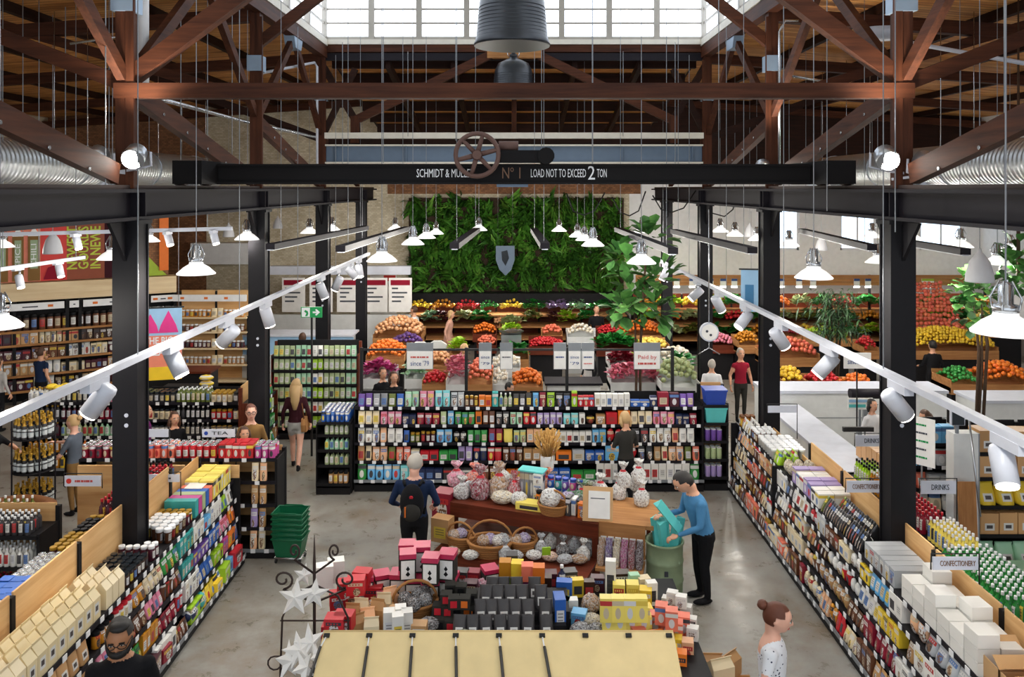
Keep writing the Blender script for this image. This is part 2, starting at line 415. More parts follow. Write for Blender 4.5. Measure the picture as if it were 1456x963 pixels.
def fit_text(txt, h, wd, mat, parent, loc, rot=(PI/2, 0, 0), bold=False):
    """lettering scaled so that it is wd wide and its capitals h high; None = print too small to read, as broken bars"""
    if txt is None:
        m_ = MB(); x = -wd/2; k = 0
        while x < wd/2:
            w_ = min(wd*(.1+.07*((k*5) % 3)), wd/2-x); m_.b2(x, x+w_*.82, -h*.4, h*.4, 0, .002); x += w_; k += 1
        o = part('print_line', m_, mat, parent, loc=loc, rot=rot); return o
    me = text_mesh(txt, h/.7, mat, bold=bold)
    xs = [v.co.x for v in me.vertices]; k = wd/max(.001, max(xs)-min(xs)) if wd else 1
    return obj('lettering', me, parent, loc, rot, (k, 1, 1))
# ================================================================== THE HALL
WX, BY = 17.0, 29.5            # half width, back wall
CX = 4.63                      # column lines
YC = [4.85+4.92*k for k in range(5)]     # bays: 4.85 (behind the frame edge), 9.77, 14.69, 19.61, 24.53
YM = 19.8                      # end of the roof monitor
f = MB(); f.b2(-WX, WX, -6, BY, -.2, 0); struct('floor', f, 'concrete_floor')
# back wall with window openings on the white side
wb = MB(); wb.b2(-WX, -3.7, BY, BY+.4, 0, 9.2); struct('wall_back_brick', wb, 'brick_brown')
wb = MB(); wb.b2(-3.7, 4.2, BY, BY+.4, 0, 9.2); wb.b2(-6.9, -3.7, BY-.08, BY-.001, 0, 9); wb.b2(-11.2, -7.1, BY-.06, BY-.001, 0, 8.6); struct('wall_back', wb, 'brick_cream')
wins = [(8.9, 10.4), (11.9, 13.2), (14.8, 16.4)]
wz0, wz1 = 3.35, 4.95
wb = MB(); xs = 4.2
for a, b_ in wins:
    wb.b2(xs, a, BY, BY+.4, 0, 9.2); wb.b2(a, b_, BY, BY+.4, 0, wz0); wb.b2(a, b_, BY, BY+.4, wz1, 9.2); xs = b_
wb.b2(xs, WX, BY, BY+.4, 0, 9.2); struct('wall_back_white', wb, 'white_paint')
wb = MB(); wb.b2(4.66, WX, BY-.06, BY-.005, 5.75, 8.9); struct('wall_back_boarding', wb, 'timber_dark_X')
wb = MB(); wb.b2(-4.6, 4.6, BY-.1, BY-.005, 5.4, 7.6); struct('wall_back_lining', wb, 'brick_brown')
for i, (a, b_) in enumerate(wins):
    fr = MB(); fr.b2(a, b_, BY+.05, BY+.15, wz0, wz0+.07); fr.b2(a, b_, BY+.05, BY+.15, wz1-.07, wz1); fr.b2(a, a+.07, BY+.05, BY+.15, wz0, wz1); fr.b2(b_-.07, b_, BY+.05, BY+.15, wz0, wz1)
    fr.b2((a+b_)/2-.03, (a+b_)/2+.03, BY+.06, BY+.14, wz0, wz1)
    o = struct('window_%d' % (i+1), fr, 'white_paint')
    for q in (0, 1):
        p_ = MB(); x0 = a+.07 if q == 0 else (a+b_)/2+.03; x1 = (a+b_)/2-.03 if q == 0 else b_-.07
        p_.b2(x0, x1, BY+.09, BY+.11, wz0+.07, wz1-.07); part('pane', p_, 'wall_pane', o)
f = MB(); f.b2(-WX-.3, -WX, -6, BY+.4, 0, 9.2); struct('wall_left', f, 'brick_cream')
f = MB(); f.b2(WX, WX+.3, -6, BY+.4, 0, 9.2); struct('wall_right', f, 'white_paint')
# aisle roofs, sloping outwards, and the lower roof behind the monitor
def rz(x): return 9.05-.07*(abs(x)-4.65)
for sx in (-1, 1):
    r = MB(); a, b_ = sx*4.65, sx*(WX+.3)
    for z in (0, .15):
        pts = [(a, -6, rz(a)+z), (b_, -6, rz(b_)+z), (b_, BY+.4, rz(b_)+z), (a, BY+.4, rz(a)+z)]
        r.poly(pts if (z == 0) == (sx > 0) else pts[::-1])
    ro = struct('ceiling_left' if sx < 0 else 'ceiling_right', r, 'roof_boards')
    for k, x in enumerate((6.6, 8.6, 10.6, 12.6, 14.6)):      # purlins
        p_ = MB(); p_.bar((sx*x, -3, rz(x)-.09), (sx*x, BY, rz(x)-.09), .12, .18); part('purlin', p_, 'timber_dark_Y', ro)
    for y in YC+[29.2]:                                                 # rafters across the aisle
        p_ = MB(); p_.bar((sx*4.65, y, rz(4.65)-.3), (sx*WX, y, rz(WX)-.3), .18, .24); part('rafter', p_, 'timber_red_X', ro)
r = MB()
def rb(y): return 9.05-.17*(y-YM)
for z in (0, .15):
    pts = [(-4.65, YM, rb(YM)+z), (4.65, YM, rb(YM)+z), (4.65, BY+.4, rb(BY+.4)+z), (-4.65, BY+.4, rb(BY+.4)+z)]
    r.poly(pts if z == 0 else pts[::-1])
ro = struct('ceiling_back', r, 'roof_boards')
for k in range(7):
    y = YM+.7+1.35*k; p_ = MB(); p_.bar((-4.6, y, rb(y)-.15), (4.6, y, rb(y)-.15), .16, .28); part('purlin', p_, 'timber_dark_X', ro)
for x in (-3.1, -1.5, 0, 1.5, 3.1):
    p_ = MB(); p_.bar((x, YM+.1, rb(YM)-.4), (x, BY, rb(BY)-.4), .12, .2); part('rafter', p_, 'timber_dark_Y', ro)
for sx in (-1, 1):
    t = MB(); t.prism([(YM, 9.05), (BY, 9.05), (BY, rb(BY))], 'X', sx*4.65-.05, sx*4.65+.05); struct('wall_gusset_left' if sx < 0 else 'wall_gusset_right', t, 'timber_dark_Y')
# monitor: roof, clerestory end and sides
r = MB(); r.b2(-4.9, 4.9, -4, YM+.3, 11.7, 11.85); struct('ceiling_monitor', r, 'cream_paint')
wn = 4
def clere(x0, y0, x1, y1, nrow, name_i):
    """one clerestory bay between two points at plate level"""
    a, b_ = Vector((x0, y0, 0)), Vector((x1, y1, 0)); d = (b_-a).normalized(); z0, z1 = 9.22, 11.7
    fr = MB(); up = Vector((0, 0, 1))
    fr.bar(a+up*((z0+z1)/2)-up*((z1-z0)/2), a+up*z1, .14, .14, up=d)
    fr.bar(a+up*(z0+.04), b_+up*(z0+.04), .1, .1)
    for k in range(1, nrow):
        z = z0+.08+(z1-z0-.08)*k/nrow; fr.bar(a+up*z, b_+up*z, .04, .045)
    o = struct('window_%d' % name_i, fr, 'glazing_bar')
    n_ = Vector((-d.y, d.x, 0))
    for k in range(nrow):
        za = z0+.08+(z1-z0-.08)*k/nrow; zb = z0+.08+(z1-z0-.08)*(k+1)/nrow
        p_ = MB(); pts = [a+n_*.05+up*za, b_+n_*.05+up*za, b_+n_*.05+up*zb, a+n_*.05+up*zb]; p_.poly(pts); part('pane', p_, 'daylight_pane', o)
for k in range(8):
    x0 = -4.65+9.3*k/8; clere(x0, YM, x0+9.3/8, YM, 7, wn); wn += 1
for sx in (-1, 1):
    for k in range(12):
        y1 = YM-1.65*k; y0 = y1-1.65
        clere(sx*4.65, y1 if sx > 0 else y0, sx*4.65, y0 if sx > 0 else y1, 7 if k < 5 else 1, wn); wn += 1
tn = 1
def trim(mb, mats):
    global tn
    o = struct('trim_%d' % tn, mb, mats); tn += 1; return o
# glazing posts of the outer roof seen through the end panes, sill and plates
t = MB(); t.b2(-4.75, 4.75, YM-.18, YM+.02, 9.1, 9.22); trim(t, 'cream_paint')
t = MB(); t.b2(-4.6, 4.6, YM-.14, YM+.06, 8.92, 9.1); trim(t, 'timber_red_X')
t = MB(); t.b2(-4.6, 4.6, YM-.1, YM+.0, 8.72, 8.9); trim(t, 'dark_steel')
for sx in (-1, 1):
    t = MB(); t.b2(sx*4.65-.12, sx*4.65+.12, -4, YM, 9.06, 9.22); trim(t, 'cream_paint')
    t = MB(); t.b2(sx*4.65-.1, sx*4.65+.1, -4, YM, 8.78, 9.05); trim(t, 'timber_red_Y')

# ------------------------------------------------------------------ steel columns and runway beams
side = {-1: 'left', 1: 'right'}
for sx in (-1, 1):
    b = thing('runway_beam', 'dark painted steel runway beam over the %s row of columns' % side[sx], 'beam', (sx*CX, 0, 5.22), group='runway beams')
    for nm, z0, z1, hw in (('bottom_flange', 0, .04, .15), ('web', .04, .33, .035), ('top_flange', .33, .37, .15)):
        p_ = MB(); p_.b2(-hw, hw, 1.0, 26.4, z0, z1); part(nm, p_, 'dark_steel', b)
    p_ = MB(); p_.b2(-.05, .05, 1.0, 26.4, .37, .42); part('crane_rail', p_, 'iron_dark', b)
    for y in YC:
        for dy in (-.09, .09):
            p_ = MB(); p_.b2(-.14, .14, y+dy-.01, y+dy+.01, .04, .33); part('stiffener', p_, 'dark_steel', b)
    for k, y in enumerate(YC[1:]):
        which = ['nearest', 'second', 'third', 'farthest'][k]
        c = thing('steel_column', '%s black steel column of the %s row holding the runway beam' % (which, side[sx]), 'column', (sx*CX, y, 0), group='steel columns')
        for nm, q in (('flange', -1), ('flange', 1)):
            p_ = MB(); p_.b2(-.15, .15, q*.14-.012, q*.14+.012, .02, 5.2); part(nm, p_, 'black_steel', c)
        p_ = MB(); p_.b2(-.13, .13, -.13, .13, .02, 5.2); part('web', p_, 'black_steel', c)
        p_ = MB(); p_.b2(-.2, .2, -.2, .2, 0, .03); part('base_plate', p_, 'black_steel', c)
        p_ = MB(); p_.b2(-.18, .18, -.18, .18, 5.17, 5.22); part('cap_plate', p_, 'black_steel', c)
        for q in (-1, 1):
            p_ = MB(); p_.prism([(q*.14, 5.2), (q*.55, 5.2), (q*.14, 4.72)], 'X', -.02, .02); part('knee_bracket', p_, 'black_steel', c)
        for z in (2.78, 2.9):
            p_ = MB(); p_.cyl((-sx*.02, -.16, z), (-sx*.02, -.15, z), .025, n=8); part('bolt', p_, 'white_metal', c)

# ------------------------------------------------------------------ timber trusses
for k, y in enumerate(YC[:4]):
    nth = ['nearest', 'second', 'third', 'farthest'][k]
    t = thing('roof_truss', '%s reddish timber roof frame with posts over the runway beams' % nth, 'truss', (0, y, 5.6), group='timber roof frames')
    for sx in (-1, 1):
        X = sx*4.68
        p_ = MB(); p_.b2(X-.09, X+.09, -.1, .1, 0, 3.25); part('post', p_, 'timber_red_Z', t)
        p_ = MB(); p_.b2(X-.13, X+.13, -.14, .14, 2.12, 2.4); part('gusset_plate', p_, 'plate_steel', t)
        p_ = MB(); p_.b2(X-sx*.09-.05, X-sx*.09+.05, -.12, -.07, 0, 3.1); part('conduit', p_, 'timber_red_Z', t)
        if k in (0, 1):
            p_ = MB(); p_.bar((X, 0, 1.3), (sx*1.6, 0, 3.6), .16, .2); part('principal_strut', p_, 'timber_red_X', t)
            p_ = MB(); p_.bar((X, 0, 1.25), (sx*9.2, 0, 3.0), .14, .18); part('aisle_strut', p_, 'timber_red_X', t)
        if k == 2:
            p_ = MB(); p_.bar((X, 0, 2.6), (sx*2.9, 0, 4.0), .14, .18); part('principal_strut', p_, 'timber_red_X', t)
            p_ = MB(); p_.bar((X, 0, 1.6), (sx*9.4, 0, 3.0), .14, .18); part('aisle_strut', p_, 'timber_red_X', t)
        if k == 3:
            p_ = MB(); p_.bar((sx*.55, 0, 3.25), (sx*3.85, 0, 1.65), .16, .2); part('principal_strut', p_, 'timber_red_X', t)
            p_ = MB(); p_.bar((X, 0, 3.05), (sx*3.85, 0, 1.65), .14, .16); part('strut', p_, 'timber_dark_X', t)
            p_ = MB(); p_.bar((X, 0, 1.2), (sx*3.85, 0, 2.9), .12, .14); part('strut', p_, 'timber_dark_X', t)
            p_ = MB(); p_.bar((X, 0, 1.2), (sx*9.6, 0, 3.0), .14, .18); part('aisle_strut', p_, 'timber_dark_X', t)
            p_ = MB(); p_.b2(sx*3.85-.1, sx*3.85+.1, -.1, .1, 1.1, 1.75); part('hanger', p_, 'timber_red_Z', t)
    if k == 1:
        p_ = MB(); p_.b2(-4.78, 4.78, -.13, .07, 1.08, 1.26); part('tie_beam', p_, 'timber_red_X', t)
    if k == 3:
        p_ = MB(); p_.b2(-.65, .65, -.1, .1, 3.15, 3.35); part('crown_block', p_, 'crate_X', t)
        p_ = MB(); p_.cyl((0, 0, 1.2), (0, 0, 3.15), .06, n=8); part('king_rod', p_, 'timber_red_Z', t)
# longitudinal braces along each column line: below the tie level and up to the monitor plate
for sx in (-1, 1):
    for k in range(4):
        y0, y1 = YC[k], YC[k+1]; X = sx*4.68; bay = ['nearest', 'second', 'third', 'farthest'][k]
        b = thing('bay_bracing', 'timber diagonal braces in the %s bay above the %s runway beam' % (bay, side[sx]), 'brace', (X, y0, 5.6), group='timber bay braces')
        L = y1-y0
        p_ = MB(); p_.bar((0, .1, 1.2), (0, L-.3, .17), .12, .24); d_ = part('diagonal', p_, 'timber_red_Y', b)
        for i in range(5):
            c = Vector((0, .5, 1.07)).lerp(Vector((0, L-.6, .12)), (i+.5)/5); q = MB(); q.cyl(c-Vector((sx*.06, 0, 0)), c-Vector((sx*.075, 0, 0)), .022, n=6); part('bolt', q, 'chrome', d_)
        if k == 3: continue
        p_ = MB(); p_.bar((0, .1, 1.35), (0, L/2, 3.2), .1, .16); part('upper_brace', p_, 'timber_red_Y', b)
        p_ = MB(); p_.bar((0, L-.1, 1.35), (0, L/2, 3.2), .1, .16); part('upper_brace', p_, 'timber_red_Y', b)
        p_ = MB(); p_.prism([(L/2-.4, 3.3), (L/2+.4, 3.3), (L/2+.22, 2.95), (L/2-.22, 2.95)], 'X', -.11, .11); g = part('gusset_plate', p_, 'plate_steel', b)
        for dy in (-.25, -.1, .1, .25):
            p_ = MB(); p_.ball((-sx*.115, L/2+dy, 3.2), .02, n=6, m=4); part('bolt', p_, 'chrome', g)
# purple-brown steel tie rods / pipes high in the aisles
def pipe(name, label, cat, pts, r, mat, n=8):
    m_ = MB(); m_.tube(pts, r, n); o = part(name, m_, mat, None); tag(o, label, cat); return o
pipe('drain_pipe', 'white vertical drain pipe beside the left timber post', 'pipe', [(-4.86, 10.6, 6.95), (-4.86, 10.6, 9.0)], .075, 'white_paint')
pipe('conduit_pipe', 'thin silver conduit under the left aisle roof', 'pipe', [P(100, 62, 12), P(195, 48, 12)], .02, 'chrome')
pipe('conduit_pipe', 'silver conduit sloping behind the left end of the tie beam', 'pipe', [P(225, 140, 12.5), P(345, 172, 19.3), P(450, 195, 19.5)], .04, 'chrome')
pipe('conduit_pipe', 'long pale conduit under the right aisle roof', 'pipe', [P(1215, 38, 14), P(1300, 62, 11.5), P(1456, 90, 10.5)], .03, 'white_metal')
pipe('conduit_pipe', 'silver conduit rising beside the second right timber post', 'pipe', [P(1108, 240, 14.5), P(1108, 45, 14.5), P(1116, 29, 14.5), P(1135, 29, 14.5)], .025, 'chrome')
pipe('conduit_pipe', 'silver conduit rising beside the third left timber post', 'pipe', [P(451, 233, 19.3), P(451, 95, 19.3), P(447, 89, 19.2), P(372, 104, 16)], .03, 'white_metal')
pipe('conduit_pipe', 'short conduit run below the right roof purlins', 'pipe', [P(1125, 108, 15), P(1215, 122, 15)], .025, 'chrome')
o = MB(); o.lathe([(.02, 0), (.16, .02), (.2, .1), (.2, .18), (.02, .2)], 14, 0, sx=1.5); o = part('ceiling_light', o, 'white_metal', None, loc=P(1255, 58, 11.5)); tag(o, 'white oval bulkhead lamp beside the right timber post', 'light')

# ------------------------------------------------------------------ travelling crane: the lettered dark beam with its hand wheel
cr = thing('crane_beam', 'dark crane beam lettered with its load limit spanning the nave', 'crane', (0, 11.7, 5.64))
for nm, z0, z1, hw, mat in (('bottom_flange', 0.02, .055, .14, 'machine_black'), ('web', .05, .29, .09, 'machine_black'), ('top_flange', .28, .31, .14, 'machine_black')):
    p_ = MB(); p_.b2(-4.35, 4.35, -hw, hw, z0, z1); part(nm, p_, mat, cr)
for sx in (-1, 1):
    p_ = MB(); p_.b2(sx*4.45-.2, sx*4.45+.2, -.7, .7, .02, .34); e = part('end_carriage', p_, 'machine_black', cr)
    for y in (-.45, .45):
        p_ = MB(); p_.cyl((sx*4.63-.07, y, .13), (sx*4.63+.07, y, .13), .13, n=14); part('wheel', p_, 'iron_dark', e)
for tx, hh, x0, x1, mt in (('SCHMIDT & MULLER', .12, -1.40, -.58, 'lettering_white'), ('N\u00ba 1', .16, -.16, .1, 'lettering_brown'), ('LOAD NOT TO EXCEED', .12, .24, 1.03, 'lettering_white'), ('2', .2, 1.06, 1.16, 'lettering_white'), ('TON', .12, 1.19, 1.33, 'lettering_white')):
    fit_text(tx, hh, x1-x0, mt, cr, ((x0+x1)/2, -.096, .172))
for k, c in ((0, Vector((-.52, -.35, .43))),):
    hw = MB(); n = 28; Rm, r_ = .30, .033
    pts = [c+Vector((Rm*math.cos(2*PI*i/n), 0, Rm*math.sin(2*PI*i/n))) for i in range(n+1)]
    hw.tube(pts, r_, 8, cap=False); whl = part('hand_wheel', hw, 'rust_iron', cr)
    for i in range(6):
        a = 2*PI*i/6+.25; sp_ = MB()
        sp_.tube([c+Vector((.05*math.cos(a), 0, .05*math.sin(a))), c+Vector((.29*math.cos(a), 0, .29*math.sin(a)))], [.04, .03], 6); part('spoke', sp_, 'rust_iron', whl)
    hb = MB(); hb.cyl(c+Vector((0, -.06, 0)), c+Vector((0, .3, 0)), .065, n=12); part('hub', hb, 'rust_iron', whl)
p_ = MB(); p_.b2(-.25, .45, -.3, .1, .33, .5); hst = part('trolley', p_, 'machine_black', cr); p_ = MB(); p_.cyl((.45, -.33, .42), (.45, .15, .42), .12, n=14); part('gear_case', p_, 'machine_black', hst)
p_ = MB(); p_.cyl((-.22, -.15, .56), (.06, -.15, .56), .075, n=12); part('winch_drum', p_, 'rust_iron', hst)
p_ = MB(); p_.b2(-.25, .2, -.12, .12, -.02, .02); part('under_plate', p_, 'blue_grey', cr)
# blue-grey cross beam with cream ledge farther back
bb = thing('cross_beam', 'blue grey steel cross beam with cream ledge behind the crane', 'beam', (0, 19.6, 6.2))
for nm, z0, z1, hw, mat in (('bottom_flange', 0, .04, .14, 'cream_paint'), ('web', .04, .42, .03, 'blue_grey'), ('top_flange', .42, .46, .14, 'cream_paint'), ('ledge', .6, .74, .2, 'cream_paint')):
    p_ = MB(); p_.b2(-4.55, 4.55, -hw, hw, z0, z1); part(nm, p_, mat, bb)
p_ = MB(); p_.b2(-4.5, 4.5, .0, .1, .46, .6); part('packing_timber', p_, 'timber_dark_X', bb)
for x in (-4.3, -2.6, -.9, .9, 2.6, 4.3):
    p_ = MB(); p_.b2(x-.012, x+.012, -.12, .12, .04, .42); part('stiffener', p_, 'blue_grey', bb)

# ------------------------------------------------------------------ spiral ducts
for sx in (-1, 1):
    d = thing('spiral_duct', 'large galvanised spiral duct hung along the %s aisle' % side[sx], 'duct', (sx*8, 0, 6.02), group='spiral ducts')
    p_ = MB(); p_.cyl((0, 8, 0), (0, 21.5, 0), .38, n=28); part('pipe', p_, 'spiral_duct', d)
    for y in (9.3, 11.6, 14.6, 17.5, 20.2):
        p_ = MB(); p_.cyl((0, y-.03, 0), (0, y+.03, 0), .395, n=28); b = part('band', p_, 'galvanised', d)
        for q in (-.3, .3):
            p_ = MB(); p_.cyl((q, y, .22), (q, y, rz(8)-6.02), .008, n=5); part('hanger_rod', p_, 'chrome', b)
    for y in (10.9, 15.7, 19.2):
        p_ = MB(); p_.box(-sx*.26, y, -.3, .32, .75, .1, 0, Matrix.Rotation(sx*R(42), 3, 'Y')); g = part('air_grille', p_, 'white_metal', d)
        for q in range(6):
            p_ = MB(); p_.box(-sx*.295, y-.3+.12*q, -.335, .26, .03, .1, 0, Matrix.Rotation(sx*R(42), 3, 'Y')); part('louvre', p_, 'rail_grey', g)
# flood lights on the timber posts
def flood(px, py, D, sx, label, lit):
    c = P(px, py, D); t = thing('flood_light', label, 'light', c, 0, 'flood lights on the posts')
    p_ = MB(); p_.cyl((0, 0, 0), (-sx*.02, -.16, -.1), .12, .13, 14); part('housing', p_, 'galvanised', t)
    p_ = MB(); p_.cyl((-sx*.021, -.162, -.1), (-sx*.024, -.17, -.105), .115, n=14); part('lens', p_, 'bulb_bright' if lit else 'white_metal', t)
    p_ = MB(); p_.tube([(-.16, 0, 0), (-.16, .02, -.16), (0, .05, -.2), (.16, .02, -.16), (.16, 0, 0)], .014, 6); part('bracket', p_, 'white_metal', t)
    p_ = MB(); p_.bar((0, .05, -.2), (sx*.3, .1, -.24), .05, .03); part('arm', p_, 'white_metal', t)
    if lit:
        l = bpy.data.lights.new('flood_lamp', 'SPOT'); l.energy = 170; l.color = (1, .9, .76); l.shadow_soft_size = .1; l.spot_size = R(125); l.spot_blend = .5
        obj('flood_lamp', l, t, (-sx*.05, -.25, .2), Vector((0, -.35, 1)).to_track_quat('-Z', 'Y').to_euler())
flood(195, 216, 9.6, -1, 'lit flood light on the left timber post', True)
flood(143, 218, 9.6, 1, 'unlit flood light beside the left timber post', False)
flood(1257, 218, 9.6, 1, 'lit flood light on the right timber post', True)
flood(1310, 226, 9.6, -1, 'unlit flood light beside the right timber post', False)
flood(1084, 234, 14.4, 1, 'lit flood light beyond the right end of the crane beam', True)
# ================================================================== LAMPS
def ceil_z(X, Y):
    if abs(X) > 4.6: return rz(X)-.0
    return 11.7 if Y < YM else rb(Y)
sh = MB(); prof = [(.225, 0), (.228, .012), (.15, .085), (.085, .125), (.08, .15)]
sh.lathe(prof+[(.07, .15), (.075, .12), (.14, .08), (.215, .012), (.225, 0)], 20, 0, cap=False); SHADE = sh.mesh('shade', ['opal_shade'])
g = MB(); g.lathe([(.085, .15), (.085, .2), (.05, .21), (.05, .34), (.03, .36)], 12, 0)
for k in range(4):
    a = PI/4+k*PI/2; g.tube([(.085*math.cos(a), .085*math.sin(a), .17), (.1*math.cos(a), .1*math.sin(a), .25), (.04*math.cos(a), .04*math.sin(a), .37)], .008, 5)
GEAR = g.mesh('gear', ['chrome'])
bu = MB(); bu.ball((0, 0, .05), .05, .05, .06, 10, 6); BULB = bu.mesh('bulb', ['bulb_bright'])
be = MB(); be.lathe([(.165, 0), (.168, .02), (.16, .1), (.12, .25), (.06, .34), (.03, .37), (.02, .42)], 18, 0); be.lathe([(.16, .004), (.05, .2), (.0001, .25)], 14, 0, cap=False); BELL = be.mesh('bell', ['bell_grey'])
cd = MB(); cd.cyl((0, 0, 0), (0, 0, 1), .006, n=5); CORD = cd.mesh('cord', ['cable_grey'])
cd = MB(); cd.cyl((0, 0, 0), (0, 0, 1), .007, n=5); WIRE = cd.mesh('wire', ['rail_grey'])
PEND = [  # rim centre px, py, shade width in px, where it hangs
 (279, 390, 53, 'above the bulk food bins in the left aisle'), (352, 341, 36, 'beside the second left column'), (160, 369, 42, 'behind the nearest left column'), (440, 332, 26, 'between the second and third left columns'), (472, 328, 24, 'behind the third left column'), (0, 466, 62, 'at the left picture edge'),
 (2, 352, 34, 'at the left picture edge below the runway beam'), (212, 344, 30, 'just past the nearest left column'),
 (543, 372, 44, 'largest in the nave left of the plant wall'), (587, 348, 33, 'first of three before the left edge of the plant wall'), (606, 339, 27, 'second of three before the plant wall'), (620, 333, 22, 'third of three before the plant wall'), (562, 327, 22, 'small, against the cream brick wall'), (681, 328, 24, 'alone before the middle of the plant wall'),
 (795, 329, 22, 'half hidden by a slanting bar before the plant wall'), (821, 337, 24, 'first of the right trio before the plant wall'), (831, 342, 26, 'middle of the right trio before the plant wall'), (843, 350, 33, 'largest of the right trio before the plant wall'), (912, 375, 42, 'above the fiddle leaf fig'), (912, 331, 23, 'small, behind the lamp over the fig'),
 (1024, 330, 24, 'before the white wall beside the third right column'), (1045, 336, 25, 'before the white wall, right of another lamp'), (1076, 342, 24, 'half hidden by the second right column'), (1122, 350, 28, 'just right of the second right column'), (1157, 396, 53, 'above the palm in the right aisle'), (1248, 374, 34, 'half hidden by the nearest right column'), (1297, 342, 30, 'just right of the nearest right column'), (1366, 352, 34, 'before the wall windows at the far right'), (1418, 376, 38, 'beside the bell lamp at the far right'), (1436, 358, 30, 'by the plants at the right picture edge'), (1430, 474, 92, 'huge and close at the right picture edge'), (1240, 338, 26, 'small, above the window behind the right column')]
for px, py, wd, where in PEND:
    D = FPX*.456/wd; c = P(px, py, D)
    t = thing('pendant_lamp', 'lit white cone pendant lamp %s' % where, 'lamp', c, 0, 'white cone pendant lamps')
    obj('shade', SHADE, t); obj('lamp_gear', GEAR, t); obj('bulb', BULB, t)
    obj('cord', CORD, t, (0, 0, .36), (0, 0, 0), (1, 1, ceil_z(c.x, c.y)-c.z-.36))
    l = bpy.data.lights.new('pendant_light', 'POINT'); l.energy = PENDANT_W; l.color = (1, .95, .87); l.shadow_soft_size = .12
    obj('pendant_light', l, t, (0, 0, -.1))
for px, py, wd, where in ((75, 361, 26, 'before the mural with the spice tins'), (325, 337, 16, 'near the bulk food bins'), (395, 325, 14, 'right of the second left column'), (1168, 356, 17, 'above the right lamp over the palm'), (1393, 401, 38, 'large and pale over the hibiscus'), (1066, 337, 16, 'left of the second right column'), (792, 338, 13, 'before the plant wall'), (538, 308, 13, 'under the end of the left runway beam')):
    D = FPX*.335/wd; c = P(px, py, D)
    t = thing('bell_lamp', 'unlit grey bell pendant %s' % where, 'lamp', c, 0, 'grey bell pendants')
    obj('shade', BELL, t); obj('cord', CORD, t, (0, 0, .4), (0, 0, 0), (1, 1, ceil_z(c.x, c.y)-c.z-.4))
# two black high bay lamps
for px, py, D, k in ((728, 66, 11.0, 'nearer, larger'), (730, 137, 19.2, 'farther, lower')):
    c = P(px, py, D); t = thing('high_bay_lamp', '%s black high bay lamp hanging under the skylight' % k, 'lamp', c, 0, 'black high bay lamps')
    p_ = MB(); p_.lathe([(.515, 0), (.52, .03), (.49, .1), (.46, .42), (.44, .62), (.36, .78), (.2, .86), (.1, .9), (.09, .93)], 28, 0)
    for q in range(9): p_.lathe([(.487-.004*q, .105+.05*q), (.489-.004*q, .115+.05*q), (.486-.004*q, .125+.05*q)], 28, 0, cap=False)
    part('shade', p_, 'lamp_black', t)
    p_ = MB(); p_.lathe([(.09, .92), (.09, 1.0), (.05, 1.01), (.05, 1.1), (.1, 1.12), (.1, 1.2), (.02, 1.22)], 14, 0); part('neck', p_, 'lamp_black', t)
    for q in (-1, 1):
        p_ = MB(); p_.tube([(q*.1, 0, .93), (q*.14, 0, 1.0), (q*.14, 0, 1.1), (q*.09, 0, 1.16)], .012, 6); part('bracket', p_, 'chrome', t)
    p_ = MB(); p_.lathe([(.46, .02), (.4, .2), (.1, .4), (.0001, .4)], 24, 0, cap=False); part('reflector', p_, 'white_metal', t)
    obj('cord', CORD, t, (0, 0, 1.2), (0, 0, 0), (1.4, 1.4, 11.7-c.z-1.2))
# ------------------------------------------------------------------ tracks with spot heads
ca = MB(); ca.lathe([(.085, 0), (.1, .0), (.1, .3), (.085, .34), (.02, .345)], 16, 0); CAN = ca.mesh('can', ['white_metal'])
le = MB(); le.lathe([(.0001, .004), (.088, .004), (.088, .02)], 16, 0, cap=False); le.v = [(x, y, -z) for x, y, z in le.v]; LENS = le.mesh('lens', ['lamp_glow'])
def spot_head(parent_label, px, py, X, aim, lit=True, D=None, rail_z=None, scale=1.0):
    D = D or FPX*abs(X)/abs(px-CXP); c = P(px, py, D); c.x = X if X else c.x
    t = thing('track_spot', parent_label, 'spotlight', (c.x, c.y, rail_z if rail_z else c.z+.3), 0, 'white track spot heads')
    base = t.location; cc = Vector((0, 0, c.z-base.z))
    d = Vector(aim).normalized(); q = d.to_track_quat('-Z', 'Y').to_euler()
    s = scale
    p_ = MB(); p_.b2(-.05*s, .05*s, -.28*s, .12*s, -.11*s, -.015); part('adapter', p_, 'white_metal', t)
    p_ = MB(); p_.cyl((0, 0, -.1*s), cc-d*.05*s+Vector((0, 0, .03)), .03*s, n=8); part('stem', p_, 'chrome', t)
    can = obj('can', CAN, t, cc+d*.17*s, q, (s, s, s)); obj('lens', LENS, can)
    if lit:
        l = bpy.data.lights.new('spot_light', 'SPOT'); l.energy = SPOT_W; l.spot_size = R(75); l.spot_blend = .6; l.color = (1, .95, .88); l.shadow_soft_size = .08
        obj('spot_light', l, t, cc+d*(.23*s), q)
XL, ZL, XR, ZR = -4.28, 3.66, 4.2, 3.5
for X, z, sd in ((XL, ZL, 'left'), (XR, ZR, 'right')):
    t = thing('light_track', 'white lighting track running beside the %s columns' % sd, 'track', (X, 5.2, z), group='long white lighting tracks')
    L = 18.6
    p_ = MB(); p_.b2(-.045, .045, 0, L, -.02, .05); part('rail', p_, 'white_metal', t)
    for k in range(6): obj('suspension_wire', WIRE, t, (0, .6+3.4*k, .05), (0, 0, 0), (1, 1, rz(4.65)-z-.3 if True else 1))
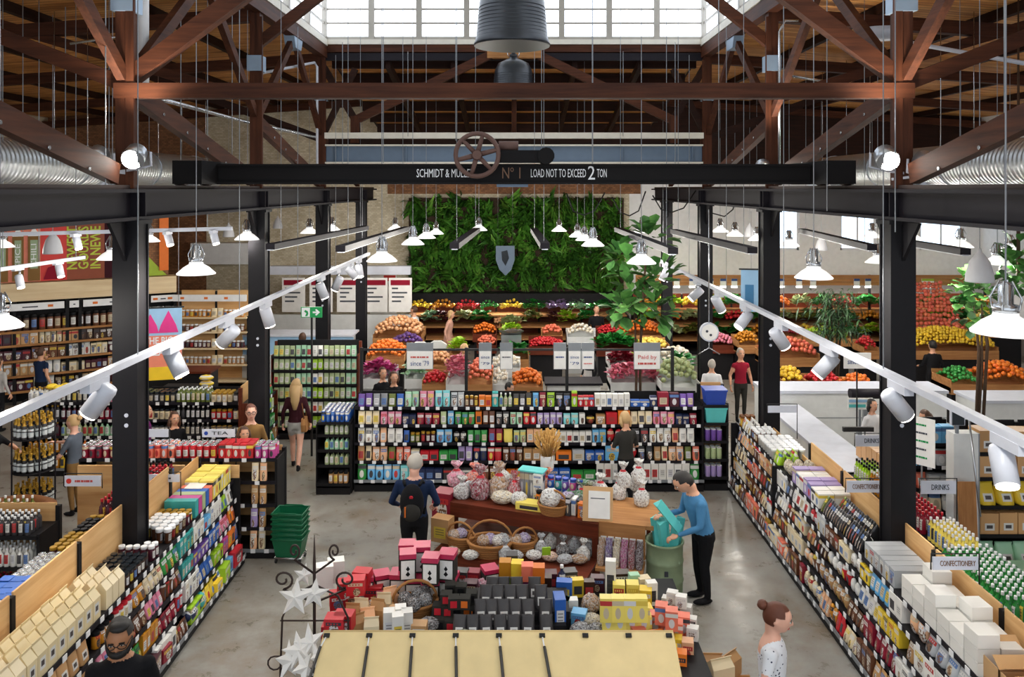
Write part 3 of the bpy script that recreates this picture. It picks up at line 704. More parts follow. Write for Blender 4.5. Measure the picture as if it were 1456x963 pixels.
for i, (px, py, a) in enumerate(((141, 569, (-.55, -.1, -.75)), (250, 516, (.45, -.1, -.8)), (325, 478, (-.5, .1, -.5)), (380, 450, (.2, .2, -.9)), (458, 413, (.3, .2, -.9)), (480, 403, (-.4, .1, -.8)), (500, 388, (.5, .1, -.6)), (511, 385, (.2, -.3, -.9)))):
    spot_head('white spot head on the left track, %s from the camera' % ['first', 'second', 'third', 'fourth', 'fifth', 'sixth', 'seventh', 'eighth'][i], px, py, XL, a, rail_z=ZL)
for i, (px, py, a) in enumerate(((1427, 662, (-.15, -.55, -.8)), (1275, 575, (.55, .1, -.65)), (1175, 519, (-.5, .1, -.6)), (1108, 481, (.5, .1, -.7)), (1058, 455, (-.55, -.2, -.6)), (1021, 432, (.45, .2, -.8)), (990, 418, (-.6, 0, -.55)), (945, 390, (-.4, 0, -.8)))):
    spot_head('white spot head on the right track, %s from the camera' % ['first', 'second', 'third', 'fourth', 'fifth', 'sixth', 'seventh', 'eighth'][i], px, py, XR, a, rail_z=ZR)
# lesser rails in the left aisle
for (a, b_, lab, sp) in ((P(-20, 334, 13), P(330, 325, 13), 'thin white cross track before the mural', ((110, 345), (240, 340), (305, 338))), (P(-20, 386, 12), P(120, 366, 14), 'thin white track sloping before the spice mural', ((28, 400),  (85, 385)))):
    t = thing('light_track', lab, 'track', a)
    p_ = MB(); p_.bar((0, 0, 0), b_-a, .05, .06); part('rail', p_, 'white_metal', t)
    for k in (.15, .5, .9): obj('suspension_wire', WIRE, t, (b_-a)*k, (0, 0, 0), (1, 1, rz(8)-.05-(a+(b_-a)*k).z))
    for i, (px, py) in enumerate(sp):
        k = (px+20)/(b_.x*FPX/b_.y+CXP+20); pt = a.lerp(b_, max(0, min(1, k)))
        spot_head('small white spot head on the %s, number %s along' % (lab[5:], ['one', 'two', 'three'][i]), px, py, None, (.3, -.2, -.8), False, pt.y, pt.z, .6)
# dark linear fittings slung over the produce floor
for i, (x0, y0, x1, y1, lab) in enumerate(((384, 351, 520, 324, 'beside the second left column'), (484, 354, 578, 325, 'left of the plant wall'), (646, 350, 678, 327, 'slanting before the plant wall, left one'), (759, 327, 775, 350, 'slanting before the plant wall, right one'), (878, 326, 957, 357, 'above the fiddle leaf fig'), (958, 329, 1070, 356, 'before the white wall'), (1140, 328, 1240, 352, 'right of the second right column'), (1286, 344, 1373, 358, 'far right below the wall windows'))):
    zb = 4.62; a = on(x0, y0, zb); b_ = on(x1, y1, zb)
    t = thing('linear_light', 'dark slim bar light %s' % lab, 'light', a, 0, 'dark bar lights')
    p_ = MB(); p_.bar((0, 0, 0), b_-a, .16, .1); part('housing', p_, 'dark_steel', t)
    p_ = MB(); p_.bar((0, 0, -.055), b_-a-Vector((0, 0, .055)), .1, .02); part('diffuser', p_, 'white_metal', t)
    for k in (.08, .92):
        q = (b_-a)*k; wq = a+q; obj('suspension_wire', WIRE, t, q+Vector((0, 0, .05)), (0, 0, 0), (.8, .8, ceil_z(wq.x, wq.y)-wq.z-.05))
# free steel drop rods
for px, y0, y1, D, lab in ((93, 10, 215, 12, 'left of the nearest left post'), (150, 0, 315, 9.2, 'before the nearest left post'), (257, 0, 240, 12.5, 'crossing the tie beam at its left'), (330, 0, 240, 13.5, 'left of the second left post'), (580, 73, 194, 19.3, 'left, from the skylight sill to the cream ledge'), (886, 73, 194, 19.3, 'right, from the skylight sill to the cream ledge'), (545, 0, 232, 15, 'left of the hand wheel'), (648, 0, 200, 16, 'just left of the hand wheel'), (770, 0, 240, 15, 'right of the black lamps'), (842, 0, 235, 16, 'above the crane lettering'), (1022, 0, 260, 14, 'left of the right skylight corner'), (1176, 0, 300, 11, 'right of the second right post'), (1273, 0, 330, 9.2, 'before the nearest right post'), (1428, 0, 330, 9.5, 'at the right picture edge'), (487, 60, 240, 17, 'below the left skylight corner'), (960, 60, 240, 17, 'below the right skylight corner')):
    a = P(px, y1, D); zt = P(px, y0, D).z if y0 else ceil_z(a.x, a.y)
    o = obj('drop_rod', WIRE, None, a, (0, 0, 0), (1, 1, zt-a.z)); tag(o, 'thin pale drop rod %s' % lab, 'rod', 'thin drop rods')
# looped flexes slung under the right runway beam
for i, (pts, lab) in enumerate((([(806, 276), (815, 300), (830, 306), (845, 300), (860, 274)], 'over the plant wall'), ([(870, 280), (882, 302), (895, 307), (908, 300), (918, 272)], 'left of the fourth right column'), ([(928, 278), (940, 298), (955, 302), (972, 296), (990, 270)], 'between the far right columns'), ([(1000, 278), (1012, 303), (1030, 308), (1042, 298), (1050, 270)], 'right of the third right column'))):
    m_ = MB(); m_.tube([P(x, y, 20) for x, y in pts], .018, 5); tag(part('lamp_flex', m_, 'cord_black', None), 'drooping dark flex %s' % lab, 'cable', 'drooping lamp flexes')
# ================================================================== PEOPLE
def seg_d(p, a, b):
    ab = b-a; t = max(0, min(1, (p-a).dot(ab)/max(1e-9, ab.dot(ab)))); return (p-(a+ab*t)).length, t
def hand_mesh(mb, wrist, d, palm_n, curl, mi, s=1):
    """palm and five fingers; d: direction of the hand, palm_n: where the palm faces"""
    d = d.normalized(); n = (palm_n-d*palm_n.dot(d)).normalized(); r = d.cross(n)
    base = wrist+d*.01
    Mx = Matrix((r, d, n)).transposed()
    c = base+d*.045
    q = MB(); q.ball((0, 0, 0), .042*s, .055*s, .019*s, 10, 6); mb.add(q, Matrix.Translation(c) @ Mx.to_4x4(), mi)
    for k, (o, L) in enumerate(((-.03, .068), (-.01, .078), (.011, .073), (.03, .057))):
        p0 = base+d*.085*s+r*o*s; pts = [p0]; a = 0
        for j in range(3):
            a += curl*(.5 if j == 0 else 1); pts.append(pts[-1]+(d*math.cos(a)+n*math.sin(a))*L*s*(.42 if j == 0 else .32))
        mb.tube(pts, [.0095*s, .009*s, .008*s, .006*s], 6, mi)
    p0 = base+d*.03*s-r*.035*s; dt = (d*.7-r*.7+n*.25).normalized()
    mb.tube([p0, p0+dt*.035*s, p0+(dt*.8+n*.35+d*.3).normalized()*.062*s], [.012*s, .011*s, .008*s], 6, mi)
def person(label, loc, rz, h=1.72, top='cloth_black', legs='cloth_black', shoes='cloth_black', skin='skin', hair=('short', 'hair_brown'), sleeve=1.0, L=None, Rr=None, lean=0, nod=0, turn=0, stride=0, vox=.022, skirt=None, shorts=False, female=False, face=False, legs_visible=True, beard=False, glasses=False, curl=.5, apron=None, bare_back=False, bulk=1.0):
    k = h/1.75
    L = L or ((.25, .04, 1.13), (.27, -.06, .9)); Rr = Rr or ((-.25, .04, 1.13), (-.27, -.06, .9))
    lm = Matrix.Translation((0, 0, .95)) @ Matrix.Rotation(lean, 4, 'X') @ Matrix.Translation((0, 0, -.95))
    hm = lm @ Matrix.Translation((0, 0, 1.5)) @ Matrix.Rotation(turn, 4, 'Z') @ Matrix.Rotation(nod, 4, 'X') @ Matrix.Scale(1.13, 4) @ Matrix.Translation((0, 0, -1.515))
    V = Vector
    src = MB(); sw = .88 if female else 1
    to = MB()
    rings = [(.82, .15, .11), (.93, .168, .122), (1.06, .138 if female else .15, .108), (1.2, .16*sw, .118), (1.32, .18*sw, .122), (1.40, .185*sw, .105), (1.455, .11, .08), (1.5, .06, .06), (1.6, .056, .06)]
    pv = None
    for z, rx, ry in rings:
        st = len(to.v)
        for j in range(14):
            a = 2*PI*j/14; to.v.append((rx*math.cos(a), ry*math.sin(a), z))
        if pv is not None: to.join(pv, st, 14)
        else: to.face(range(st+13, st-1, -1))
        pv = st
    to.face(range(pv, pv+14)); src.add(to, lm)
    he = MB(); he.ball((0, -.015, 1.665), .076, .096, .112, 14, 10); he.ball((0, -.045, 1.605), .052, .058, .055, 10, 7)
    he.ball((0, -.112, 1.648), .013, .02, .022, 8, 6); he.ball((.077, .0, 1.655), .012, .022, .032, 8, 6); he.ball((-.077, .0, 1.655), .012, .022, .032, 8, 6)
    src.add(he, hm)
    segs = []
    wr = []
    for sx, (e, w_) in ((1, L), (-1, Rr)):
        s_ = lm @ V((sx*.178*sw, 0, 1.385)); e = lm @ V(e); w_ = lm @ V(w_)
        src.tube([s_-V((sx*.03, 0, 0)), s_+(e-s_)*.12, s_+(e-s_)*.5, e, e+(w_-e)*.3, w_], [.05, .058, .05, .041, .042, .028], 10)
        src.ball(s_, .062, n=10, m=7)
        segs += [(s_, e, .05, 'ua'), (e, w_, .035, 'fa')]; wr.append((e, w_))
    for sx in (-1, 1):
        f_ = sx*stride
        hp = V((sx*.085, 0, .9)); kn = V((sx*.09, -.02-f_*.28, .5)); an = V((sx*.09, .02-f_*.42 if f_ >= 0 else .05-f_*.6, .085+(.07 if f_ < 0 else 0)))
        src.tube([hp+V((0, 0, .04)), hp-V((0, 0, .1)), kn, kn.lerp(an, .3), an], [.09, .088, .056, .057, .037], 10)
        fo = MB(); fo.ball((0, 0, 0), .045, .125, .04, 10, 7); src.add(fo, Matrix.Translation(an+V((0, -.06, -.045))))
        segs += [(hp, kn, .08, 'th'), (kn, an, .045, 'sh'), (an+V((0, .03, -.045)), an+V((0, -.16, -.045)), .04, 'ft')]
    if skirt:
        sk = MB(); sk.lathe([(.2, skirt[1]), (.19, .8), (.15, 1.0)], 16, 0, sy=.8); src.add(sk)
    me = src.mesh('body', ['skin']); tmp = bpy.data.objects.new('tmp', me); COL.objects.link(tmp)
    md = tmp.modifiers.new('r', 'REMESH'); md.mode = 'VOXEL'; md.voxel_size = vox; md.use_smooth_shade = True
    ms = tmp.modifiers.new('s', 'SMOOTH'); ms.factor = .5; ms.iterations = 3
    dg = bpy.context.evaluated_depsgraph_get(); bm = bpy.data.meshes.new_from_object(tmp.evaluated_get(dg))
    bpy.data.objects.remove(tmp); bpy.data.meshes.remove(me)
    mats = [skin, top, legs, shoes, skirt[0] if skirt else legs, 'lip', 'hair_black', 'paper_white']
    bm.materials.clear()
    li = lm.inverted()
    idx = []
    for p_ in bm.polygons:
        c = V(p_.center); best, bt, btt = 9, None, 0
        for a, b_, r_, tg in segs:
            d, t = seg_d(c, a, b_); d -= r_
            if d < best: best, bt, btt = d, tg, t
        u = li @ c
        dt = min(seg_d(u, V((0, 0, .9)), V((0, 0, 1.38)))[0]-.14, seg_d(u, V((-.12, 0, 1.36)), V((.12, 0, 1.36)))[0]-.06)
        if u.z > 1.47 and abs(u.x) < .14: mi = 0
        elif skirt and skirt[1]-.02 < u.z < 1.0 and bt not in ('ua', 'fa'): mi = 4
        elif dt < best and u.z > .8: mi = (0 if bare_back and u.z > 1.34 and u.y > 0 and abs(u.x) < .1 else 1) if u.z > .96 else 2
        elif bt == 'ua': mi = 1 if btt < sleeve*2 else 0
        elif bt == 'fa': mi = 1 if btt < sleeve*2-1 else 0
        elif bt == 'th': mi = 2 if not shorts or btt < .45 else 0
        elif bt == 'sh': mi = (0 if (shorts or skirt) else 2) if btt < .93 else 3
        else: mi = 3
        idx.append(mi)
    bm.polygons.foreach_set('material_index', idx)
    body = MB(); body.v = [tuple(v.co) for v in bm.vertices]
    for p_, mi in zip(bm.polygons, idx): body.face(p_.vertices, mi, True)
    bpy.data.meshes.remove(bm)
    for e, w_ in wr:
        hand_mesh(body, w_, (w_-e), V((-w_.x, 0, -.3 if abs((w_-e).normalized().z) < .8 else 0))+V((0, 0, -.6 if abs((w_-e).normalized().z) < .5 else 0)), curl, 0)
    fm = MB()
    for sx in (-1, 1):
        fm.ball((sx*.031, -.1, 1.672), .011, .006, .007, 8, 5, 7); fm.ball((sx*.031, -.105, 1.672), .0055, .004, .0055, 6, 4, 6)
        fm.box(sx*.032, -.103, 1.69, .034, .008, .007, 6)
    fm.ball((0, -.1, 1.603), .023, .008, .007, 8, 5, 5)
    body.add(fm, hm)
    t = tag(part('person', body, mats, None, loc=loc, rot=(0, 0, rz), scale=(k*bulk, k*bulk, k)), label, 'person')
    # hair
    st, hmat = hair
    if st != 'none':
        ha = MB(); b_ = MB(); b_.ball((0, .003, 1.677), .085, .1, .113, 18, 14)
        drop = 1.60 if st in ('short', 'bun') else 1.54
        for fc in b_.f:
            c = sum((V(b_.v[i]) for i in fc), V())/len(fc)
            front = c.y < -.045
            lim = 1.738 if front else (1.695 if c.y < .012 and st in ('short', 'bun') else drop)
            if c.z > lim: ha.face(fc, 0, True)
        ha.v = [tuple(V(p_)+V(p_).normalized()*.006*math.sin(37*p_[0]+23*p_[2])) for p_ in b_.v]
        if st == 'bun': ha.ball((0, .115, 1.72), .042, .04, .042, 10, 7)
        if st == 'pony': ha.tube([(0, .09, 1.7), (0, .13, 1.66), (0, .125, 1.56)], [.03, .03, .012], 8)
        if st == 'long':
            ha.tube([(0, .04, 1.66), (0, .085, 1.55), (0, .12, 1.42), (0, .135, 1.27)], [.085, .085, .075, .03], 12)
            for sx in (-1, 1): ha.tube([(sx*.07, 0, 1.68), (sx*.085, .02, 1.56), (sx*.09, .03, 1.45)], [.03, .035, .012], 8)
        if st == 'bob':
            for sx in (-1, 1): ha.tube([(sx*.07, .0, 1.7), (sx*.085, .01, 1.6), (sx*.07, .02, 1.53)], [.03, .033, .015], 8)
        if beard:
            ha.ball((.01, -.045, 1.775), .062, .05, .032, 12, 8)
            ha.ball((0, -.065, 1.585), .06, .052, .042, 12, 8); ha.ball((0, -.105, 1.617), .03, .012, .008, 8, 5)
            for sx in (-1, 1): ha.tube([(sx*.078, -.02, 1.66), (sx*.07, -.045, 1.61), (sx*.045, -.075, 1.58)], [.004, .011, .018], 7)
        m2 = MB(); m2.add(ha, hm); part('hair', m2, hmat, t)
    if glasses:
        g_ = MB()
        for sx in (-1, 1):
            g_.tube([(sx*.034+.026*math.cos(a*PI/6), -.113, 1.67+.02*math.sin(a*PI/6)) for a in range(13)], .003, 5, cap=False)
            g_.tube([(sx*.06, -.112, 1.675), (sx*.08, -.03, 1.675)], .0028, 5)
        g_.tube([(-.008, -.115, 1.672), (.008, -.115, 1.672)], .003, 5)
        m2 = MB(); m2.add(g_, hm); part('glasses', m2, 'hair_black', t)
    if apron:
        a_ = MB(); n = 9
        for j in range(n):
            an_ = -PI*.42+PI*.84*j/(n-1); sx_, sy_ = math.sin(an_), -math.cos(an_)
            for z, rx, ry in ((.55, .2, .16), (.8, .19, .15), (.98, .18, .14), (1.1, .165, .13)): a_.v.append((rx*sx_, ry*sy_, z))
        for j in range(n-1):
            for q in range(3): a_.face((j*4+q, j*4+4+q, j*4+5+q, j*4+1+q), 0, True)
        o = part('apron', a_, apron, t)
    return t
V3 = Vector
def at(px, D): return ((px-CXP)*D/FPX, D, 0)
# --- the five nearest people
person('bearded person in glasses and black t-shirt at the lower left', at(172, 6.95), R(15), 1.88, 'cloth_black', skin='skin_dark', hair=('short', 'hair_black'), sleeve=.4, nod=R(14), vox=.014, bulk=1.1, beard=True, glasses=True)
person('person with brown bun in a white dotted top at the lower right', at(1098, 7.5), R(68), 1.72, 'polka', legs='cloth_navy', skin='skin_pink', hair=('bun', 'hair_auburn'), sleeve=.3, nod=R(12), vox=.014, female=True, bare_back=True, bulk=1.12)
person('person with navy jumper and grey hair seen from behind', at(589, 11.5), R(178), 1.76, 'cloth_navy', legs='cloth_black', hair=('short', 'hair_grey'), skin='skin_pink', vox=.016, bulk=1.18, nod=R(18), L=((.28, -.02, 1.12), (.22, -.2, 1.0)), Rr=((-.28, -.02, 1.12), (-.22, -.2, 1.0)))
person('person in a blue denim shirt bending over the green barrel', at(999, 11.0), R(-78), 1.76, 'cloth_denim', legs='cloth_black', shoes='cloth_black', skin='skin', hair=('short', 'hair_black'), vox=.014, bulk=1.22, lean=R(13), nod=R(22), L=((.24, -.1, 1.14), (.17, -.34, 1.08)), Rr=((-.25, -.1, 1.13), (-.16, -.33, 1.2)))
person('person with blond hair in a grey t-shirt reading at the long shelf', at(890, 14.1), R(-158), 1.66, 'cloth_charcoal', legs='cloth_black', hair=('bob', 'hair_blond'), sleeve=.45, female=True, nod=R(12), L=((.24, -.05, 1.13), (.12, -.28, 1.1)), Rr=((-.25, -.02, 1.13), (-.12, -.28, 1.1)))
# --- left side
person('person with long fair hair and a wine cardigan walking away', at(421, 16.1), R(186), 1.76, 'cloth_wine', legs='cloth_lightgrey', shoes='cloth_black', skin='skin_pink', hair=('long', 'hair_blond'), shorts=True, stride=.5, female=True)
person('person with blond bun in a dark apron reaching to the bottle stand', at(106, 13.9), R(-95), 1.66, 'cloth_grey', legs='cloth_brown', hair=('bun', 'hair_blond'), skin='skin_pink', sleeve=.42, female=True, apron='cloth_black', nod=R(8), L=((.25, -.12, 1.12), (.2, -.36, 1.0)), Rr=((-.24, -.2, 1.22), (-.15, -.45, 1.25)))
person('person reaching across the wine stand from the left edge', at(-14, 13.6), R(80), 1.72, 'cloth_black', hair=('short', 'hair_brown'), sleeve=.45, L=((.22, -.22, 1.25), (.1, -.48, 1.2)))
person('person with glasses and pulled back hair near the second left column', at(357, 14.05), R(20), 1.8, 'cloth_brown', hair=('bun', 'hair_auburn'), skin='skin_pink', female=True, glasses=True)
person('child with dark brown hair behind the red tins', at(347, 13.5), R(30), 1.58, 'cloth_black', hair=('bob', 'hair_brown'), female=True)
person('person in purple beside the nearest left column', at(206, 14.6), R(100), 1.66, 'cloth_purple', hair=('short', 'hair_brown'), female=True)
person('person with wavy hair in a black coat by the dark bottles', at(248, 14.4), R(40), 1.58, 'cloth_black', hair=('long', 'hair_brown'), female=True)
person('person in dark vest before the coffee bins', at(58, 19.6), R(160), 1.7, 'cloth_navy', hair=('bun', 'hair_brown'), skin='skin', sleeve=.2, L=((.22, -.1, 1.2), (.1, -.2, 1.45)))
person('person in a pale top at the left picture edge', at(-3, 18.6), R(170), 1.68, 'cloth_lightgrey', hair=('short', 'hair_brown'))
# --- deli and produce
person('person in a black t-shirt behind the exit sign', at(430, 21.0), R(200), 1.8, 'cloth_black', hair=('short', 'hair_brown'), sleeve=.45)
person('person with fair curls and a floral top near the deli', at(437, 19.0), R(190), 1.6, 'cloth_lightgrey', hair=('bob', 'hair_blond'))
person('dark haired person half hidden behind the green packet shelf', at(404, 19.2), R(170), 1.62, 'cloth_black', hair=('short', 'hair_black'))
person('person in a pale blue shirt and black apron by the fruit wall', at(589, 25.8), R(-110), 1.8, 'cloth_white', legs='cloth_black', hair=('short', 'hair_brown'), apron='cloth_black')
person('person in a salmon coat leaning over the produce', at(637, 25.6), R(75), 1.7, 'cloth_pink', legs='cloth_pink', hair=('bob', 'hair_blond'), lean=R(8), skirt=('cloth_pink', .5), female=True)
person('shopper in black with light brown hair between fruit stands', at(660, 20.6), R(-100), 1.6, 'cloth_black', hair=('bob', 'hair_blond'), female=True)
person('dark haired shopper with folded arms behind the long shelf', at(544, 17.6), R(30), 1.66, 'cloth_black', hair=('pony', 'hair_brown'), female=True, sleeve=.4)
person('second dark dressed shopper close beside the one with folded arms', at(560, 17.2), R(20), 1.66, 'cloth_black', hair=('bob', 'hair_brown'), female=True, L=((.24, -.05, 1.13), (.02, -.2, 1.12)), Rr=((-.24, -.05, 1.13), (-.02, -.2, 1.12)), sleeve=.4)
person('short black haired shopper bending behind the long shelf', at(721, 17.0), R(60), 1.5, 'cloth_black', hair=('short', 'hair_black'), nod=R(20))
person('person in black jacket over a white shirt by the strawberries', at(848, 26.0), R(10), 1.8, 'cloth_black', hair=('short', 'hair_brown'), apron='cloth_white')
person('blond person in black with a grey apron near the sign rail', at(838, 20.4), R(-60), 1.64, 'cloth_black', hair=('pony', 'hair_blond'), female=True, apron='cloth_lightgrey')
person('white shirted person with grey hair seen from behind', at(1012, 18.6), R(170), 1.62, 'cloth_white', hair=('short', 'hair_grey'))
person('person in a dark red vest facing the camera beside the right column', at(1053, 19.4), R(5), 1.72, 'cloth_red', legs='cloth_charcoal', hair=('short', 'hair_grey'), sleeve=.12, female=True)
person('person in a black jacket with a purple collar at the apple stands', at(1326, 20.4), R(185), 1.72, 'cloth_black', hair=('short', 'hair_black'), L=((.25, -.05, 1.13), (.2, -.25, 1.1)))
person('cashier with black hair behind the white counter', at(1240, 15.4), R(20), 1.55, 'cloth_white', hair=('bob', 'hair_black'), female=True)
person('cashier with brown hair bending at the tills', at(1318, 14.4), R(-70), 1.62, 'cloth_white', hair=('long', 'hair_brown'), female=True, nod=R(15))

# back pack on the person in navy
bp = thing('backpack', 'black backpack with a red badge worn over the navy jumper', 'backpack', (at(589, 11.5)[0], 11.5-.25, 1.12))
p_ = MB(); p_.ball((0, 0, .1), .17, .1, .27, 16, 12); p_.v = [(x, y, z if z > -.12 else -.12) for x, y, z in p_.v]; part('body', p_, 'cloth_black', bp)
p_ = MB(); p_.ball((0, -.075, 0), .125, .06, .13, 14, 10); pk = part('pocket', p_, 'cloth_charcoal', bp)
p_ = MB(); p_.cyl((0, -.09, .215), (0, -.1, .21), .026, n=12); part('badge', p_, 'red_plastic', bp)
p_ = MB(); p_.box(-.08, -.12, .02, .018, .02, .14, 0); part('tab', p_, 'orange_paint', pk)
for sx in (-1, 1):
    p_ = MB(); p_.tube([(sx*.1, .02, .34), (sx*.13, .12, .37), (sx*.15, .27, .26), (sx*.16, .3, .05), (sx*.15, .14, -.1)], .022, 6); part('strap', p_, 'cloth_black', bp)
# shoulder bag of the walking person
sb = thing('shoulder_bag', 'tan shoulder bag carried by the walking person', 'bag', (-4.16, 16.1, .78))
p_ = MB(); p_.prism([(-.11, 0), (.11, 0), (.14, .14), (.1, .26), (-.1, .26), (-.14, .14)], 'X', -.05, .05); part('body', p_, 'crate_Z', sb)
p_ = MB(); p_.tube([(0, -.09, .25), (-.02, -.1, .45), (-.08, -.02, .65), (-.02, .1, .45), (0, .09, .25)], .012, 5); part('strap', p_, 'wicker_dark', sb)
# ================================================================== PRODUCTS
PAL = {k: srgb(v) for k, v in dict(white='#eceae4', cream='#ead9b4', kraft='#c99b68', brown='#6a4028', chocolate='#3c241a', red='#c4202c', crimson='#8e1630', pink='#e58aa6', magenta='#c64a94', orange='#e87a22', amber='#c9861f', yellow='#f0cd38', lemon='#f5e06a', lime='#a3cf2e', green='#2f8f3f', olive='#6d7a34', teal='#3fa9a6', aqua='#7fd3d6', sky='#6cb6e6', blue='#2a5fb4', navy='#1d2a52', purple='#6d4a9c', lilac='#a994c9', grey='#8f9296', silver='#b8bcc0', charcoal='#3d3b3d', black='#1a191b', salmon='#ee7d63', mint='#a8d8b4', sage='#aebf8e', peach='#efb98e', tan='#b98d5c', wine='#4a1626', paper='#e2d0a4').items()}
UM = {}
def unit_mesh(kind, style, aux):
    key = (kind, style, aux)
    if key in UM: return UM[key]
    m_ = MB(); mats = ['pack_'+style, aux or 'shelf_black']
    if kind == 'box': m_.b2(-.5, .5, 0, 1, 0, 1)
    elif kind == 'pouch':
        pv = None
        for z, w_, d in ((0, .42, .5), (.06, .48, .5), (.35, .5, .42), (.7, .48, .22), (.9, .47, .06), (1, .5, .03)):
            st = len(m_.v)
            for k in range(10):
                a = 2*PI*k/10+PI/10; c, s = math.cos(a), math.sin(a)
                m_.v.append((w_*max(-1, min(1, c*1.25)), .5+d*max(-1, min(1, s*1.25)), z))
            if pv is not None: m_.join(pv, st, 10)
            else: m_.face(range(st+9, st-1, -1))
            pv = st
        m_.face(range(pv, pv+10))
    elif kind == 'paperbag':
        n = 0
        m_.v = [(-.5, 0, 0), (.5, 0, 0), (.5, 1, 0), (-.5, 1, 0), (-.5, 0, .66), (.5, 0, .66), (.5, 1, .66), (-.5, 1, .66), (-.46, .44, .9), (.46, .44, .9), (.46, .56, .9), (-.46, .56, .9), (-.5, .36, 1), (.5, .36, 1), (.5, .42, 1.0), (-.5, .42, 1.0)]
        for q in ((3, 2, 1, 0), (0, 1, 5, 4), (1, 2, 6, 5), (2, 3, 7, 6), (3, 0, 4, 7), (4, 5, 9, 8), (5, 6, 10, 9), (6, 7, 11, 10), (7, 4, 8, 11), (8, 9, 13, 12), (9, 10, 14, 13), (10, 11, 15, 14), (11, 8, 12, 15), (12, 13, 14, 15)): m_.face(q)
    elif kind == 'jar': m_.lathe([(.46, 0), (.5, .04), (.5, .72), (.42, .8), (.46, .8), (.46, .98), (.44, 1)], 12, [0, 0, 0, 1, 1, 1], (0, .5, 0))
    elif kind == 'bottle': m_.lathe([(.46, 0), (.5, .03), (.5, .56), (.42, .66), (.19, .76), (.17, .88), (.21, .88), (.21, 1)], 10, [0, 0, 0, 0, 0, 1, 1], (0, .5, 0))
    elif kind == 'wine': m_.lathe([(.46, 0), (.5, .03), (.5, .56), (.42, .66), (.2, .74), (.17, .88), (.23, .88), (.24, 1)], 10, [0, 0, 0, 1, 1, 1, 1], (0, .5, 0))
    elif kind == 'can': m_.lathe([(.48, 0), (.5, .02), (.5, .97), (.48, 1), (.44, 1), (.44, .97)], 12, [1, 0, 1, 1, 1], (0, .5, 0))
    elif kind == 'tub': m_.lathe([(.4, 0), (.46, .75), (.5, .76), (.5, .95), (.47, 1)], 12, [0, 1, 1, 1], (0, .5, 0))
    elif kind == 'tube':
        pv = None
        for z, w_, d in ((0, .24, .5), (.1, .26, .5), (.14, .42, .48), (.5, .46, .4), (1, .5, .04)):
            st = len(m_.v)
            for k in range(10):
                a = 2*PI*k/10; m_.v.append((w_*math.cos(a), .5+d*math.sin(a), z))
            if pv is not None: m_.join(pv, st, 10, 1 if z < .12 else 0)
            else: m_.face(range(st+9, st-1, -1), 1)
            pv = st
        m_.face(range(pv, pv+10))
    elif kind == 'bundle':       # gathered film parcel with a tied top
        rnd = random.Random(5); pv = None; n = 12
        for z, r_ in ((0, .42), (.12, .5), (.45, .46), (.66, .22), (.74, .1), (.82, .14), (1, .34)):
            st = len(m_.v)
            for k in range(n):
                a = 2*PI*k/n; q = r_*(1+rnd.uniform(-.16, .16)); m_.v.append((q*math.cos(a), .5+q*math.sin(a), z+(rnd.uniform(-.06, .06) if z > .9 else 0)))
            if pv is not None: m_.join(pv, st, n, 1 if .66 < z < .8 else 0, True)
            else: m_.face(range(st+n-1, st-1, -1))
            pv = st
    elif kind == 'sack':         # soft lumpy bag
        rnd = random.Random(9); m_.ball((0, .5, .5), .5, .5, .5, 10, 7); m_.v = [(x*(1+rnd.uniform(-.08, .08)), y, max(0, z)*(1+rnd.uniform(-.06, .06))) for x, y, z in m_.v]
    UM[key] = m_.mesh(kind, mats)
    return UM[key]
WORD = dict(box='carton', pouch='pouch', paperbag='folded paper bag', jar='jar', bottle='bottle', can='tin', tub='lidded tub', tube='squeeze tube', bundle='tied film gift parcel', sack='soft bag')
CATS = dict(box='carton', pouch='pouch', paperbag='bag', jar='jar', bottle='bottle', can='tin', tub='tub', tube='tube', bundle='gift parcel', sack='bag')
NAMES = dict(box='carton', pouch='pouch', paperbag='paper_bag', jar='jar', bottle='bottle', can='tin', tub='tub', tube='squeeze_tube', bundle='gift_parcel', sack='soft_bag')
def prod(kind, style, color, loc, rz, dims, label, aux=None, tilt=0, jit=.04, name=None, cat=None, alone=False):
    c = PAL[color] if isinstance(color, str) else color
    j = 1+random.uniform(-.1, .1); c = (min(1, c[0]*j), min(1, c[1]*j), min(1, c[2]*j), 1)
    o = obj(name or REGION+NAMES[kind], unit_mesh(kind, style, aux), None, loc, (tilt, 0, rz+random.uniform(-jit, jit)), dims, c)
    return tag(o, label, cat or CATS[kind], None if alone else label[:60])
REGION = ''
class Face:
    """one long shelf face: u along it, v into it"""
    def __init__(s, facing, pos): s.f, s.p = facing, pos; s.rz = {'+X': PI/2, '-X': -PI/2, '-Y': 0, '+Y': PI}[facing]
    def w(s, u, v, z):
        return {'+X': (s.p-v, u, z), '-X': (s.p+v, u, z), '-Y': (u, s.p+v, z), '+Y': (u, s.p-v, z)}[s.f]
    def box(s, mb, u0, u1, v0, v1, z0, z1, mi=0):
        a, b_ = s.w(u0, v0, z0), s.w(u1, v1, z1); mb.b2(min(a[0], b_[0]), max(a[0], b_[0]), min(a[1], b_[1]), max(a[1], b_[1]), z0, z1, mi)
